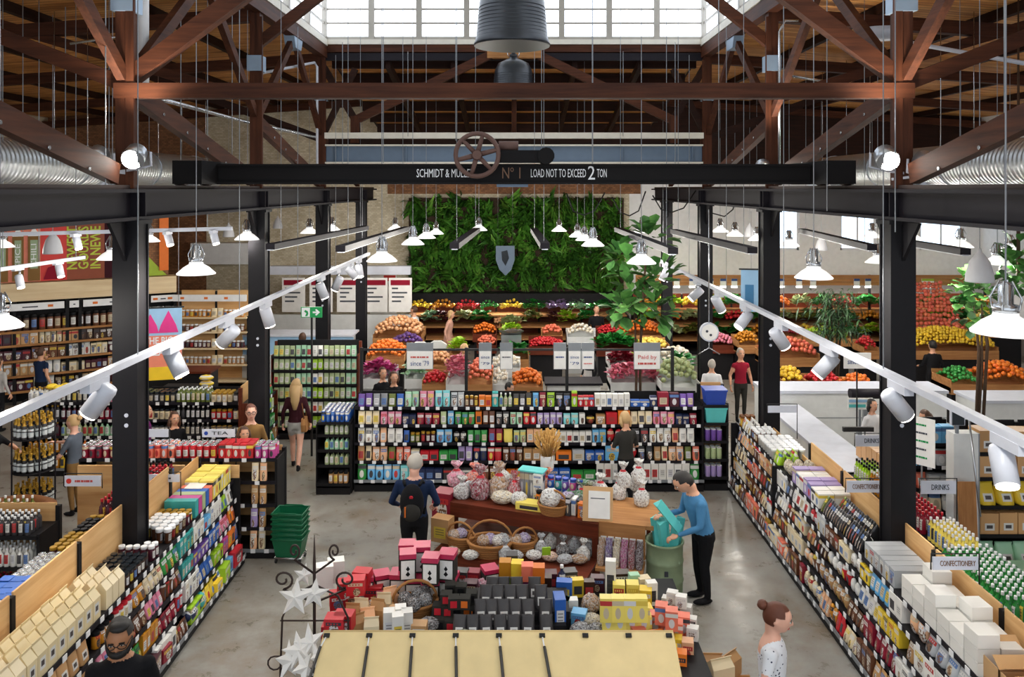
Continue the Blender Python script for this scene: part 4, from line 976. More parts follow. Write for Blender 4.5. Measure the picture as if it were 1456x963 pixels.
def gondola(F, u0, u1, levels, depth, height, label, skip=0, name='gondola_shelf', spine='plywood', bays=4, tickets=True, header=None, back='shelf_black', base_h=.12, shelf_mat='shelf_black', ends=True, post='shelf_black'):
    """levels: (z, v0) of each shelf's top and front edge"""
    t = thing(name, label, 'shelf')
    t.location = F.w((u0+u1)/2, depth/2, 0); t.location.z = 0; inv = Vector(t.location)
    def pt(nm, mb, mat, par=t):
        mb.v = [tuple(Vector(p_)-inv) for p_ in mb.v]; return part(nm, mb, mat, par)
    m_ = MB(); F.box(m_, u0, u1, .03, depth, 0, base_h); pt('kick_base', m_, 'shelf_black')
    for i, (z, v0) in enumerate(levels):
        m_ = MB(); F.box(m_, u0, u1, v0, depth-.02, z-.025, z); sh_ = pt('shelf', m_, shelf_mat)
        m_ = MB(); F.box(m_, u0, u1, v0-.012, v0, z-.04, z+.012); pt('price_rail', m_, ('rail_grey' if i == 0 else 'dark_steel') if tickets else shelf_mat, sh_)
        if tickets:
            m_ = MB(); u = u0+.1
            while u < u1-.1:
                F.box(m_, u, u+.07, v0-.02, v0-.012, z-.045, z+.012); u += random.uniform(.16, .34)
            q = pt('price_tickets', m_, 'price_white', sh_); q['kind'] = 'stuff'
    L = (u1-u0)/bays
    for k in range(bays-skip):
        m_ = MB(); F.box(m_, u0+L*k+.03, u0+L*(k+1)-.03, depth-.02, depth, base_h, height)
        pt('back_panel', m_, {'plywood': 'plywood_Y' if F.f in ('+X', '-X') else 'plywood_X'}.get(spine, back))
    for k in range(bays+1-skip):
        uu = u0+L*k; m_ = MB(); F.box(m_, uu-.03, uu+.03, depth-.04, depth+.02, 0, height-.03); pt('upright', m_, post)
    if ends:
        for uu in (u0, u1):
            m_ = MB(); F.box(m_, uu-.02, uu+.0 if uu == u0 else uu+.02, .1, depth-.02, 0, min(height-.08, levels[-1][0]+.02)); pt('end_panel', m_, post)
    return t
ORD = ['bottom', 'second', 'third', 'fourth', 'fifth', 'top']
NUM = ['first', 'second', 'third', 'fourth', 'fifth', 'sixth', 'seventh', 'eighth', 'ninth', 'tenth', 'eleventh', 'twelfth']
def fill(F, u0, u1, z, v0, runs, where, deep=1, dstep=None, vmax=.5, gap=.006, tilt=0):
    """runs: list of (kind, style, colour, w, h, d, n, aux); cycles until the shelf is full"""
    u = u0; i = 0; prev = None; cnt = 0
    for a, b_ in (('on the %s tier of the left aisle' % o, 'on left aisle %s tier' % o) for o in ORD): where = where.replace(a, b_)
    for a, b_ in (('on the %s tier of the right aisle' % o, 'on right aisle %s tier' % o) for o in ORD): where = where.replace(a, b_)
    while u < u1-.03 and i < 400:
        kind, style, col, w_, h_, d_, n, aux = runs[i % len(runs)]; i += 1
        base = '%s %s %s' % (col, WORD[kind], where); cnt = cnt if len(runs) == 1 else 0
        for _ in range(n):
            if u+w_ > u1+.01: u = u1; break
            for q in range(deep):
                lab = base+(', %s after %s' % (NUM[cnt] if cnt < 12 else 'later', prev) if prev else ', %s' % (NUM[cnt]+' in its row' if cnt < 12 else 'late in its row'))
                if len(lab.split()) > 14: lab = base+', %s' % (NUM[cnt] if cnt < 12 else 'later')
                if deep > 1: lab += ', rank %s' % ['one', 'two', 'three', 'four', 'five', 'six', 'seven', 'eight'][q]
                if len(lab.split()) > 16: lab = base
                hh = h_*random.uniform(.97, 1.03)
                lx, ly, _z = F.w(u+w_/2, v0+.012+(q+.5)*d_*1.02, z)
                if abs(abs(lx)-CX) < .17+d_/2 and any(abs(ly-y_) < .17+w_/2 for y_ in YC): continue   # a column stands here
                o = prod(kind, style, col, F.w(u+w_/2, v0+.012+q*d_*1.02, z+.002), F.rz, (w_*.97, d_*.97, hh), lab, aux, tilt)
                o['group'] = base[:70]
            cnt += 1
            u += w_+gap
        if len(runs) > 1: prev = 'the %s one' % col
        u += .01
def rruns(seed, pal, kinds, n=12, w=(.08, .15), h=(.16, .24), cnt=(2, 4), d=.12):
    r = random.Random(seed); out = []
    for _ in range(n):
        k = r.choice(kinds); ww = r.uniform(*w); hh = r.uniform(*h)
        if k in ('jar', 'bottle', 'can', 'tub'): dd = ww = min(ww, .09)
        else: dd = d*r.uniform(.7, 1)
        aux = r.choice(['price_white', 'gold', 'shelf_black', 'red_plastic']) if k in ('jar', 'bottle', 'tub', 'tube') else ('chrome' if k == 'can' else None)
        out.append((k, r.choice(['label', 'band', 'art', 'art']), r.choice(pal), ww, hh, dd, r.randint(*cnt), aux))
    return out
# ------------------------------------------------------------------ LEFT AISLE GONDOLA
REGION = 'pantry_'
FL = Face('+X', -4.0)
LV = [(.14, .02), (.42, .09), (.70, .13), (.97, .16), (1.24, .2)]
gondola(FL, 5.2, 12.1, LV, .68, 1.84, 'long left aisle shelf with plywood back and five tiers', 1, bays=6)
T = 'on the top tier of the left aisle'
fill(FL, 5.9, 7.0, 1.24, .2, [('paperbag', 'tag', 'cream', .15, .34, .14, 9, None)], T+', nearest the camera', 3)
fill(FL, 7.0, 8.35, 1.24, .2, [('paperbag', 'tag', 'paper', .15, .33, .14, 9, None)], T+', tops folded over', 3)
fill(FL, 8.35, 8.75, 1.24, .2, [('paperbag', 'solid', 'cream', .13, .3, .14, 3, None)], T+', plain', 3)
fill(FL, 8.8, 9.42, 1.24, .2, [('jar', 'label', 'chocolate', .085, .16, .085, 9, 'glass_dark')], T+' with dark lids', 5)
fill(FL, 9.44, 9.62, 1.24, .2, [('jar', 'label', 'wine', .085, .17, .085, 2, 'price_white')], T+' with white lids', 5)
fill(FL, 9.64, 9.86, 1.24, .2, [('box', 'solid', 'kraft', .2, .17, .42, 1, None)], T+', wide and open')
fill(FL, 9.9, 10.42, 1.24, .2, [('tub', 'label', 'brown', .1, .18, .1, 9, 'price_white')], T+', white capped', 4)
fill(FL, 10.44, 10.64, 1.24, .2, [('jar', 'band', 'wine', .085, .16, .085, 2, 'gold')], T+' with gold lids', 5)
for i, c in enumerate(('teal', 'magenta', 'sage', 'blue', 'salmon')):
    fill(FL, 10.68+.125*i, 10.8+.125*i, 1.24, .2, [('box', 'solid', c, .115, .22, .42, 1, None)], T+', full depth slab')
for q in range(3): prod('box', 'solid', 'white', FL.w(11.22, .3, 1.465+.003*q), FL.rz, (.2, .24, .003), 'white paper sheet lying on the coloured cartons, number %s of the stack' % ['one', 'two', 'three'][q], name='paper_sheet', cat='paper', alone=True)
fill(FL, 11.32, 12.1, 1.24, .2, [('box', 'band', 'lemon', .095, .26, .2, 9, None)], T+', pale packet', 2)
P1 = ['red', 'crimson', 'cream', 'white', 'brown', 'pink', 'amber', 'chocolate', 'tan', 'green']
P2 = ['yellow', 'orange', 'lime', 'blue', 'red', 'pink', 'sky', 'green', 'purple', 'white', 'teal', 'magenta']
for i, (z, v0) in enumerate(LV[:4]):
    w_ = 'on the %s tier of the left aisle, ' % ORD[i]
    if i >= 2: fill(FL, 5.3, 8.1, z, v0, [('pouch', 'tag', 'tan', .2, .22, .1, 3, None), ('pouch', 'tag', 'kraft', .17, .23, .1, 4, None)], w_+'near end')
    else: fill(FL, 5.3, 8.1, z, v0, rruns(3+i, ['charcoal', 'silver', 'white', 'black'], ['pouch', 'box'], w=(.12, .18)), w_+'near end')
    fill(FL, 8.1, 10.1, z, v0, rruns(20+i, P1, ['box', 'pouch', 'jar', 'pouch']), w_+'middle')
    fill(FL, 10.1, 12.05, z, v0, rruns(40+i, P2, ['box', 'pouch', 'pouch', 'box']), w_+'far end')
# loose items on the lowest tier, leaning out
for i, (y, kd, c, dm) in enumerate(((7.55, 'sack', 'cream', (.3, .2, .18)), (7.9, 'sack', 'salmon', (.3, .22, .2)), (8.35, 'box', 'gold' if False else 'amber', (.22, .14, .26)), (8.6, 'box', 'chocolate', (.2, .14, .26)), (9.1, 'box', 'wine', (.24, .2, .2)), (9.35, 'box', 'crimson', (.2, .16, .16)), (10.2, 'sack', 'navy', (.26, .2, .2)), (10.5, 'sack', 'teal', (.28, .2, .2)), (11.0, 'box', 'yellow', (.2, .2, .12)), (11.3, 'box', 'lime', (.26, .2, .2)), (11.75, 'box', 'red', (.3, .2, .22)))):
    prod(kd, 'art', c, FL.w(y, .0, .145), FL.rz, dm, '%s %s leaning out of the lowest left aisle tier' % (c, WORD[kd]), alone=True, jit=.2)
# other side of that gondola: tins and bottles seen from above
FLb = Face('-X', -5.45)
gondola(FLb, 6.6, 12.1, [(.14, .02), (.55, .1), (.95, .15), (1.3, .2)], .74, 1.6, 'back side of the left aisle shelf, full of tins and bottles', bays=5, tickets=False)
T = 'behind the left plywood panels'
fill(FLb, 7.2, 8.5, 1.3, .1, [('box', 'band', 'blue', .12, .24, .12, 4, None), ('box', 'art', 'white', .12, .25, .12, 2, None)], T+', nearest run', 4)
fill(FLb, 8.55, 9.2, 1.3, .1, [('can', 'band', 'white', .09, .2, .09, 9, 'chrome')], T+', pale run', 5)
fill(FLb, 9.25, 10.3, 1.3, .1, [('jar', 'label', 'wine', .09, .18, .09, 5, 'gold'), ('jar', 'label', 'amber', .09, .18, .09, 4, 'shelf_black')], T+', gold and black lids', 5)
fill(FLb, 10.35, 12.0, 1.3, .1, [('bottle', 'label', 'wine', .085, .3, .085, 5, 'red_plastic'), ('bottle', 'label', 'crimson', .085, .3, .085, 5, 'shelf_black')], T+', sauce run', 4)
REGION = 'canned_'
# ------------------------------------------------------------------ TRANSVERSE UNIT WITH RED TINS, closing the left aisle
FT = Face('-Y', 12.2)
LT = [(.14, .02), (.46, .05), (.80, .08), (1.14, .1), (1.48, .12)]
gondola(FT, -6.6, -3.62, LT, .55, 1.56, 'cross shelf with red tins on top at the end of the left aisle', bays=3)
fill(FT, -6.6, -5.6, 1.48, .1, [('can', 'band', 'crimson', .1, .2, .1, 5, 'chrome'), ('can', 'band', 'sky', .1, .2, .1, 4, 'chrome')], 'on the cross shelf, left run', 3)
fill(FT, -5.6, -4.5, 1.48, .1, [('can', 'band', 'salmon', .1, .21, .1, 4, 'chrome'), ('can', 'label', 'red', .1, .2, .1, 9, 'chrome')], 'on the cross shelf, middle run', 3)
fill(FT, -4.5, -3.65, 1.48, .1, [('box', 'band', 'red', .1, .22, .1, 5, None), ('can', 'band', 'magenta', .1, .2, .1, 3, 'chrome')], 'on the cross shelf above the end panel', 3)
for i, (z, v0) in enumerate(LT[:4]):
    fill(FT, -4.0, -3.65, z, v0-.02, [('pouch', 'art', ['peach', 'lilac', 'tan', 'cream'][i], .11, .28, .08, 1, None), ('pouch', 'art', ['cream', 'tan', 'kraft', 'peach'][i], .11, .28, .08, 1, None)], 'in the narrow end rack, %s tier' % ORD[i])
for k in range(3):
    m_ = MB(); m_.b2(-6.55+.82*k, -5.77+.82*k, 12.13, 12.17, .05, 1.44); tag(part('plywood_panel', m_, 'plywood_X', None), 'plywood panel closing the cross shelf below the red tins, %s from the left' % NUM[k], 'panel')
# tall face behind it along the walkway
FK = Face('+X', -4.55)
LK = [(.14, .02), (.44, .06), (.74, .08), (1.04, .1), (1.34, .12), (1.62, .14)]
gondola(FK, 14.9, 15.9, LK, .5, 1.95, 'tall brown ended shelf beside the walking person', bays=1, post='walnut_Z')
for i, (z, v0) in enumerate(LK): fill(FK, 14.92, 15.85, z, v0, rruns(60+i, ['sage', 'olive', 'tan', 'lime', 'kraft', 'green'], ['box', 'pouch'], h=(.18, .24)), 'on the walkway shelf, %s tier' % ORD[i])
REGION = 'tea_'
# ------------------------------------------------------------------ GREEN PACKET SHELF
FG = Face('-Y', 18.0)
LG = [(.25, .06), (.58, .06), (.9, .06), (1.22, .06), (1.54, .06), (1.84, .06)]
gondola(FG, -5.42, -3.5, LG, .45, 2.15, 'wooden framed shelf filled with pale green packets', name='packet_shelf', spine='dark', bays=1, tickets=False, post='walnut_Z')
for i, (z, v0) in enumerate(LG): fill(FG, -5.38, -3.52, z, v0, [('pouch', 'label', 'sage', .115, .24, .09, 4, None), ('pouch', 'label', 'mint', .115, .24, .09, 3, None), ('pouch', 'label', 'lime' if i % 2 == 0 else 'white', .115, .24, .09, 2, None)], 'on the packet shelf, %s tier' % ORD[i])
# ------------------------------------------------------------------ LEFT END UNIT OF THE LONG SHELF
FE = Face('-Y', 14.75)
LE = [(.2, .02), (.5, .14), (.78, .14), (1.06, .14), (1.3, .1)]
gondola(FE, -3.62, -3.0, LE, .95, 1.34, 'small end unit with blue cans on top', name='end_unit', bays=1, tickets=False)
fill(FE, -3.55, -3.05, 1.3, .1, [('can', 'band', 'blue', .08, .2, .08, 9, 'chrome')], 'stacked on the small end unit', 8)
for i, (z, v0) in enumerate(LE[:4]): fill(FE, -3.5 if i else -3.4, -3.05, z, v0, [('bottle' if i else 'jar', 'label', ['tan', 'sage', 'mint', 'sage'][i], .085, .22, .085, 9, 'shelf_black')], 'on the small end unit, %s tier' % ORD[i], 2)
REGION = 'grocery_'
# ------------------------------------------------------------------ THE LONG SHELF ACROSS THE NAVE
FB = Face('-Y', 14.9)
LB = [(.22, .0), (.56, .04), (.89, .06), (1.22, .08), (1.54, .1)]
gondola(FB, -2.95, 3.5, LB, .6, 1.72, 'long black shelf of groceries facing the camera across the nave', bays=4, spine='dark')
def X(px): return (px-CXP)*14.95/FPX
W_ = 'on the long shelf, '
rows = {4: [('pouch', 'label', 'purple', .15, .24, 2), ('pouch', 'label', 'grey', .15, .24, 2), ('pouch', 'label', 'olive', .16, .24, 1), ('pouch', 'label', 'blue', .16, .24, 1), ('pouch', 'art', 'mint', .15, .28, 2), ('pouch', 'art', 'pink', .15, .28, 2), ('pouch', 'art', 'aqua', .16, .3, 2), ('pouch', 'art', 'silver', .14, .26, 2), ('jar', 'label', 'brown', .09, .2, 3), ('box', 'label', 'orange', .13, .2, 2), ('box', 'band', 'teal', .13, .28, 1), ('bottle', 'label', 'sage', .09, .26, 3), ('pouch', 'label', 'charcoal', .13, .24, 3), ('pouch', 'art', 'sky', .13, .26, 1), ('pouch', 'art', 'crimson', .14, .26, 1), ('pouch', 'art', 'lime', .17, .26, 1), ('pouch', 'art', 'black', .16, .25, 2), ('box', 'band', 'lime', .12, .28, 1), ('box', 'band', 'red', .11, .2, 3), ('box', 'label', 'white', .12, .24, 6), ('box', 'band', 'blue', .2, .12, 2), ('box', 'band', 'navy', .14, .2, 1), ('box', 'label', 'crimson', .24, .26, 1), ('box', 'band', 'wine', .2, .26, 1)],
 3: [('pouch', 'label', 'cream', .15, .24, 3), ('pouch', 'art', 'pink', .15, .23, 3), ('box', 'art', 'navy', .14, .18, 2), ('pouch', 'art', 'crimson', .16, .2, 3), ('pouch', 'label', 'sage', .13, .23, 1), ('pouch', 'art', 'sky', .14, .24, 1), ('pouch', 'art', 'green', .14, .22, 3), ('box', 'label', 'orange', .13, .24, 1), ('pouch', 'label', 'brown', .13, .24, 2), ('pouch', 'art', 'charcoal', .14, .23, 2), ('pouch', 'art', 'mint', .13, .22, 2), ('pouch', 'band', 'red', .14, .22, 2), ('pouch', 'art', 'lilac', .13, .21, 4), ('pouch', 'art', 'aqua', .16, .2, 2), ('box', 'art', 'white', .12, .2, 1), ('sack', 'art', 'chocolate', .2, .16, 1), ('box', 'art', 'tan', .2, .18, 1), ('box', 'label', 'red', .24, .22, 1), ('box', 'label', 'orange', .26, .26, 1)],
 2: [('pouch', 'art', 'white', .15, .26, 3), ('pouch', 'label', 'peach', .14, .26, 1), ('pouch', 'label', 'white', .16, .26, 2), ('pouch', 'label', 'blue', .13, .22, 1), ('jar', 'label', 'olive', .1, .18, 2), ('jar', 'label', 'wine', .1, .2, 3), ('pouch', 'art', 'sky', .17, .23, 2), ('sack', 'art', 'charcoal', .14, .2, 2), ('pouch', 'label', 'green', .14, .22, 3), ('pouch', 'label', 'crimson', .15, .25, 2), ('pouch', 'solid', 'lemon', .2, .24, 1), ('pouch', 'art', 'sage', .13, .22, 2), ('box', 'label', 'peach', .14, .24, 2), ('box', 'label', 'white', .13, .2, 8), ('box', 'art', 'sky', .14, .24, 2), ('sack', 'art', 'red', .17, .25, 3), ('pouch', 'art', 'charcoal', .18, .25, 2)],
 1: [('pouch', 'label', 'tan', .15, .26, 1), ('pouch', 'label', 'cream', .13, .26, 1), ('pouch', 'art', 'peach', .16, .25, 2), ('pouch', 'label', 'olive', .15, .25, 1), ('pouch', 'art', 'salmon', .15, .25, 2), ('box', 'band', 'cream', .18, .2, 1), ('box', 'label', 'red', .19, .18, 2), ('box', 'label', 'green', .19, .18, 2), ('pouch', 'label', 'lilac', .15, .26, 2), ('pouch', 'band', 'navy', .14, .25, 2), ('pouch', 'band', 'red', .15, .24, 2), ('pouch', 'art', 'brown', .14, .24, 3), ('box', 'label', 'tan', .18, .22, 2), ('box', 'art', 'white', .14, .22, 2), ('box', 'label', 'orange', .34, .17, 1), ('box', 'label', 'silver', .26, .2, 1), ('box', 'art', 'blue', .2, .18, 2), ('box', 'art', 'sky', .33, .28, 1), ('sack', 'art', 'red', .34, .28, 1), ('pouch', 'art', 'black', .16, .26, 2)],
 0: [('pouch', 'band', 'green', .2, .28, 1), ('pouch', 'band', 'sky', .17, .27, 4), ('box', 'art', 'aqua', .16, .26, 2), ('box', 'label', 'navy', .18, .2, 3), ('box', 'band', 'charcoal', .2, .2, 3), ('pouch', 'art', 'brown', .17, .24, 4), ('box', 'label', 'orange', .2, .18, 3), ('box', 'art', 'blue', .24, .2, 3), ('box', 'label', 'green', .26, .16, 2), ('box', 'label', 'white', .16, .3, 12)]}
for i, rw in rows.items():
    z, v0 = LB[i]
    fill(FB, -2.9, 3.45, z, v0, [(k, s, c, w_*.86, h_*.98, .085 if k in ('jar', 'bottle') else .12, n, {'jar': 'gold', 'bottle': 'price_white', 'tub': 'price_white'}.get(k)) for k, s, c, w_, h_, n in rw], W_+ORD[i]+' tier')
# right end unit: storage tubs and candles
FE2 = Face('-Y', 14.95)
LE2 = [(.25, .02), (.58, .02), (.92, .02), (1.25, .02), (1.58, .02)]
gondola(FE2, 3.52, 3.97, LE2, .5, 1.9, 'narrow end unit with plastic tubs and candles', name='end_unit', bays=1, tickets=False)
for i, c in enumerate(('lilac', 'sage', 'purple')): fill(FE2, 3.55, 3.95, LE2[i][0], .03, [('can', 'solid', c, .1, .2, .1, 4, 'price_white')], 'candle on the narrow end unit, %s tier' % ORD[i], 2)
def storage_tub(z, c, lab):
    t = thing('storage_tub', lab, 'tub', (3.745, 15.15, z))
    p_ = MB(); p_.v = [(-.17, -.14, 0), (.17, -.14, 0), (.17, .14, 0), (-.17, .14, 0), (-.2, -.18, .26), (.2, -.18, .26), (.2, .18, .26), (-.2, .18, .26)]
    for q in ((3, 2, 1, 0), (0, 1, 5, 4), (1, 2, 6, 5), (2, 3, 7, 6), (3, 0, 4, 7)): p_.face(q)
    part('body', p_, c, t); p_ = MB(); p_.b2(-.21, .21, -.19, .19, .255, .28); part('lid', p_, c, t)
storage_tub(1.252, 'teal', 'teal plastic tub under the blue tub on the end unit'); storage_tub(1.582, 'cobalt', 'blue plastic tub topmost on the narrow end unit')
REGION = 'sweet_'
# ------------------------------------------------------------------ RIGHT AISLE GONDOLA
FR = Face('-X', 3.95)
LR = [(.14, .02), (.42, .09), (.70, .13), (.97, .16), (1.22, .2)]
gondola(FR, 5.2, 12.7, LR, .72, 1.62, 'long right aisle shelf with plywood back and five tiers', bays=6)
gondola(FR, 12.72, 15.1, LR, .72, 1.3, 'far end section of the right aisle shelf', bays=2)
T = 'on the top tier of the right aisle'
for i in range(4):
    y = 6.2+.32*i; t = thing('cardboard_tray', 'open brown cardboard tray, %s from the white cartons' % ['fourth', 'third', 'second', 'first'][i], 'box', FR.w(y, .45, 1.225), group='open cardboard trays')
    p_ = MB(); p_.b2(-.2, .2, -.15, .15, 0, .012); part('bottom', p_, 'kraft', t)
    for a, b_, c, d in ((-.2, .2, -.15, -.142), (-.2, .2, .142, .15), (-.2, -.192, -.15, .15), (.192, .2, -.15, .15)):
        p_ = MB(); p_.b2(a, b_, c, d, .0, .2); part('wall', p_, 'kraft', t)
    p_ = MB(); p_.box(0, -.21, .24, .4, .13, .006, 0, Matrix.Rotation(R(-35), 3, 'X')); part('flap', p_, 'kraft', t)
    p_ = MB(); p_.box(0, .21, .24, .4, .13, .006, 0, Matrix.Rotation(R(35), 3, 'X')); part('flap', p_, 'kraft', t)
for i in range(6):
    for q in range(2):
        for s in range(2 if (i+q) % 3 else 3): prod('box', 'solid', 'white', FR.w(7.35+.24*i, .2+.22*q, 1.225+.125*s), FR.rz, (.22, .2, .12), 'plain white carton on the right aisle, %s column, %s rank, %s layer' % (NUM[i], ['front', 'back'][q], ['lower', 'second', 'top'][s]))
fill(FR, 8.85, 9.7, 1.22, .2, [('box', 'art', 'silver', .12, .19, .45, 9, None)], T+', deep silver box')
fill(FR, 9.72, 11.0, 1.22, .2, [('pouch', 'art', 'black', .06, .22, .22, 9, None), ('pouch', 'art', 'charcoal', .06, .2, .22, 9, None), ('pouch', 'art', 'olive', .06, .2, .22, 1, None)], T+', glossy slim pack', 2)
fill(FR, 11.05, 12.2, 1.22, .2, [('box', 'band', 'white', .14, .2, .22, 2, None), ('box', 'band', 'lilac', .14, .22, .22, 2, None)], T+', striped pack', 2)
fill(FR, 12.25, 12.65, 1.22, .2, [('sack', 'film', 'cream', .15, .2, .15, 9, None)], T+', crinkly', 3)
fill(FR, 12.75, 13.05, 1.22, .2, [('pouch', 'band', 'lime', .12, .2, .12, 9, None)], T+', yellow green run', 3)
fill(FR, 13.05, 13.9, 1.22, .2, [('tub', 'solid', 'white', .11, .16, .11, 9, 'price_white')], T+', round white pots', 5)
fill(FR, 13.9, 14.3, 1.22, .2, [('jar', 'label', 'brown', .09, .18, .09, 9, 'price_white')], T+', honey brown run', 4)
fill(FR, 14.3, 15.05, 1.22, .2, [('pouch', 'art', 'white', .12, .2, .12, 4, None), ('jar', 'label', 'amber', .09, .2, .09, 3, 'wicker_dark')], T+', far end', 3)
PA = ['white', 'cream', 'brown', 'chocolate', 'tan', 'white', 'silver', 'peach', 'wine', 'white']
PB = ['red', 'amber', 'tan', 'white', 'brown', 'cream', 'tan', 'crimson', 'peach', 'white', 'kraft', 'brown']
PC = ['brown', 'white', 'salmon', 'tan', 'peach', 'brown', 'cream', 'charcoal', 'kraft']
for i, (z, v0) in enumerate(LR[:4]):
    w_ = 'on the %s tier of the right aisle, ' % ORD[i]
    fill(FR, 6.0, 8.6, z, v0, rruns(80+i, PA, ['pouch', 'sack', 'pouch', 'box'], w=(.12, .2), h=(.17, .24), d=.14), w_+'near end')
    fill(FR, 8.6, 11.4, z, v0, rruns(90+i, PB if i < 2 else PA+['sky', 'red', 'yellow'], ['pouch', 'box', 'sack'], w=(.09, .15)), w_+'middle')
    fill(FR, 11.4, 15.05, z, v0, rruns(100+i, PC+PA[:4], ['pouch', 'box', 'jar', 'pouch']), w_+'far end')
REGION = 'drink_'
# bottles on the far side of the right spine
FRb = Face('+X', 5.65)
gondola(FRb, 6.2, 12.7, [(.14, .02), (.5, .05), (.85, .08), (1.12, .1)], .96, 1.35, 'drinks side of the right aisle shelf', bays=5, tickets=False)
T = 'behind the right plywood panels'
fill(FRb, 6.6, 8.2, 1.12, .05, [('bottle', 'label', 'white', .075, .26, .075, 30, 'glass_dark')], T+', dark capped run', 4)
fill(FRb, 8.25, 9.6, 1.12, .05, [('bottle', 'label', 'green', .08, .3, .08, 30, 'price_white')], T+', white capped', 7)
fill(FRb, 9.65, 10.4, 1.12, .05, [('bottle', 'label', 'lemon', .08, .3, .08, 30, 'price_white')], T+', pale cordial', 4)
fill(FRb, 10.45, 11.3, 1.12, .05, [('bottle', 'label', 'crimson', .08, .28, .08, 30, 'red_plastic')], T+', red capped', 4)
fill(FRb, 11.35, 12.6, 1.12, .05, [('bottle', 'label', 'amber', .08, .3, .08, 8, 'price_white'), ('bottle', 'label', 'lime', .08, .3, .08, 8, 'shelf_black')], T+', far run', 4)
# ================================================================== CENTRE ISLAND
REGION = ''
def wicker_basket(c, r, h, label, rz=0, handle=True, sx=1.25, mat='wicker'):
    t = thing('wicker_basket', label, 'basket', c, rz)
    p_ = MB(); n = 20
    for k in range(6):
        z = h*k/5; rr = r*(.78+.22*k/5)
        p_.tube([(sx*rr*math.cos(2*PI*i/n), rr*math.sin(2*PI*i/n), z) for i in range(n+1)], h*.11, 5, cap=False)
    p_.lathe([(.0001, .0), (r*.78, .0), (r*.97, h)], n, 0, cap=False, sx=sx); part('weave', p_, mat, t)
    p_ = MB(); p_.tube([(sx*r*1.02*math.cos(2*PI*i/n), r*1.02*math.sin(2*PI*i/n), h) for i in range(n+1)], h*.13, 6, cap=False); part('rim', p_, mat, t)
    if handle:
        p_ = MB(); p_.tube([(sx*r*math.cos(a*PI/10), 0, h+r*1.15*math.sin(a*PI/10)) for a in range(11)], .016, 6); part('handle', p_, mat, t)
    return t
def filmlump(c, dims, col, label, rz=0, kind='sack', aux=None): return prod(kind, 'film', col, c, rz, dims, label, aux, alone=True, jit=.3)
# --- upper two tier wooden table, turned a little
G0 = on(640, 714, .95); G1 = on(850, 746, .95); ge = (G1-G0); GL = ge.length; grz = math.atan2(ge.y, ge.x)
def gt(u, v, z): return (G0.x+math.cos(grz)*u-math.sin(grz)*v, G0.y+math.sin(grz)*u+math.cos(grz)*v, z)
t = thing('gift_table', 'two tier dark red wooden table loaded with gift baskets', 'table', (G0.x, G0.y, 0), grz)
p_ = MB(); p_.b2(0, GL, 0, 1.05, .91, .95); part('tabletop', p_, 'walnut_X', t)
p_ = MB(); p_.b2(0, GL, .0, .04, .74, .91); part('apron', p_, 'walnut_X', t)
p_ = MB(); p_.b2(0, GL, -.62, 1.0, .42, .46); part('lower_shelf', p_, 'walnut_X', t)
p_ = MB(); p_.b2(0, GL, -.62, -.59, .3, .42); part('lower_apron', p_, 'walnut_X', t)
for x in (.05, GL/2, GL-.05):
    for y in (-.57, .06, .99):
        p_ = MB(); p_.b2(x-.04, x+.04, y-.04, y+.04, 0, .42 if y < 0 else .91); part('leg', p_, 'walnut_Z', t)
# things on the upper tier
filmlump(gt(.12, .12, .952), (.26, .22, .3), 'white', 'clear parcel with black and white print at the left table corner', kind='bundle', aux='price_white')
filmlump(gt(-.12, .55, .952), (.3, .3, .34), 'pink', 'pink topped film parcel behind the left table corner', kind='bundle', aux='red_plastic')
filmlump(gt(.1, .7, .952), (.3, .25, .3), 'salmon', 'salmon ribboned film parcel at the back left of the table', kind='bundle', aux='red_plastic')
filmlump(gt(.42, .2, .952), (.32, .26, .46), 'crimson', 'tall wine red film parcel on the gift table', kind='bundle', aux='red_plastic')
filmlump(gt(.66, .3, .952), (.3, .26, .5), 'tan', 'tall tan film parcel with red ribbon on the gift table', kind='bundle', aux='red_plastic')
filmlump(gt(.78, .1, .952), (.36, .22, .2), 'cream', 'low cream film heap along the table front', kind='sack')
filmlump(gt(.9, .34, .952), (.2, .2, .4), 'red', 'red ribboned parcel beside the teal boxes', kind='bundle', aux='red_plastic')
for i in range(5): prod('box', 'band', 'grey', gt(.95+.075*i, .5, .952), grz, (.07, .1, .42), 'slim grey carton under the teal cover, %s from left' % NUM[i], jit=.01)
p_ = MB(); p_.b2(-.2, .2, -.08, .14, 0, .02); tag(part('teal_cover', p_, 'teal', None, loc=gt(1.1, .53, 1.375), rot=(0, 0, grz)), 'flat teal lid lying over the slim grey cartons', 'lid')
for i, (u, c) in enumerate(((1.28, 'orange'), (1.36, 'charcoal'), (1.44, 'orange'))): prod('jar', 'label', c, gt(u, .3, .952), grz, (.1, .1, .22), '%s squat jar near the wicker basket handle, %s in its row' % (c, ['first', 'second', 'third'][i]), 'shelf_black', alone=True)
for i in range(3): prod('box', 'art', 'white', gt(1.22+.0*i, .42, .952+.14*i), grz, (.13, .12, .135), 'white printed cube in a stack of three, %s' % ['lowest', 'middle', 'topmost'][i], alone=True)
for i in range(5):
    for q in range(2): prod('jar', 'band', ['blue', 'teal', 'purple', 'magenta', 'navy'][i], gt(1.35+.115*i, .62+.0*q, .952+.17*q), grz, (.105, .105, .165), '%s jar in the %s row before the dried wheat' % (['blue', 'teal', 'purple', 'magenta', 'navy'][i], ['lower', 'upper'][q]), 'navy' if False else 'cobalt', alone=True)
prod('box', 'label', 'lemon', gt(1.2, .1, .952), grz, (.4, .2, .1), 'pale yellow flat carton at the table front', alone=True)
wicker_basket(gt(1.55, .16, .952), .17, .13, 'small wicker basket of film wrapped gifts on the table edge', grz)
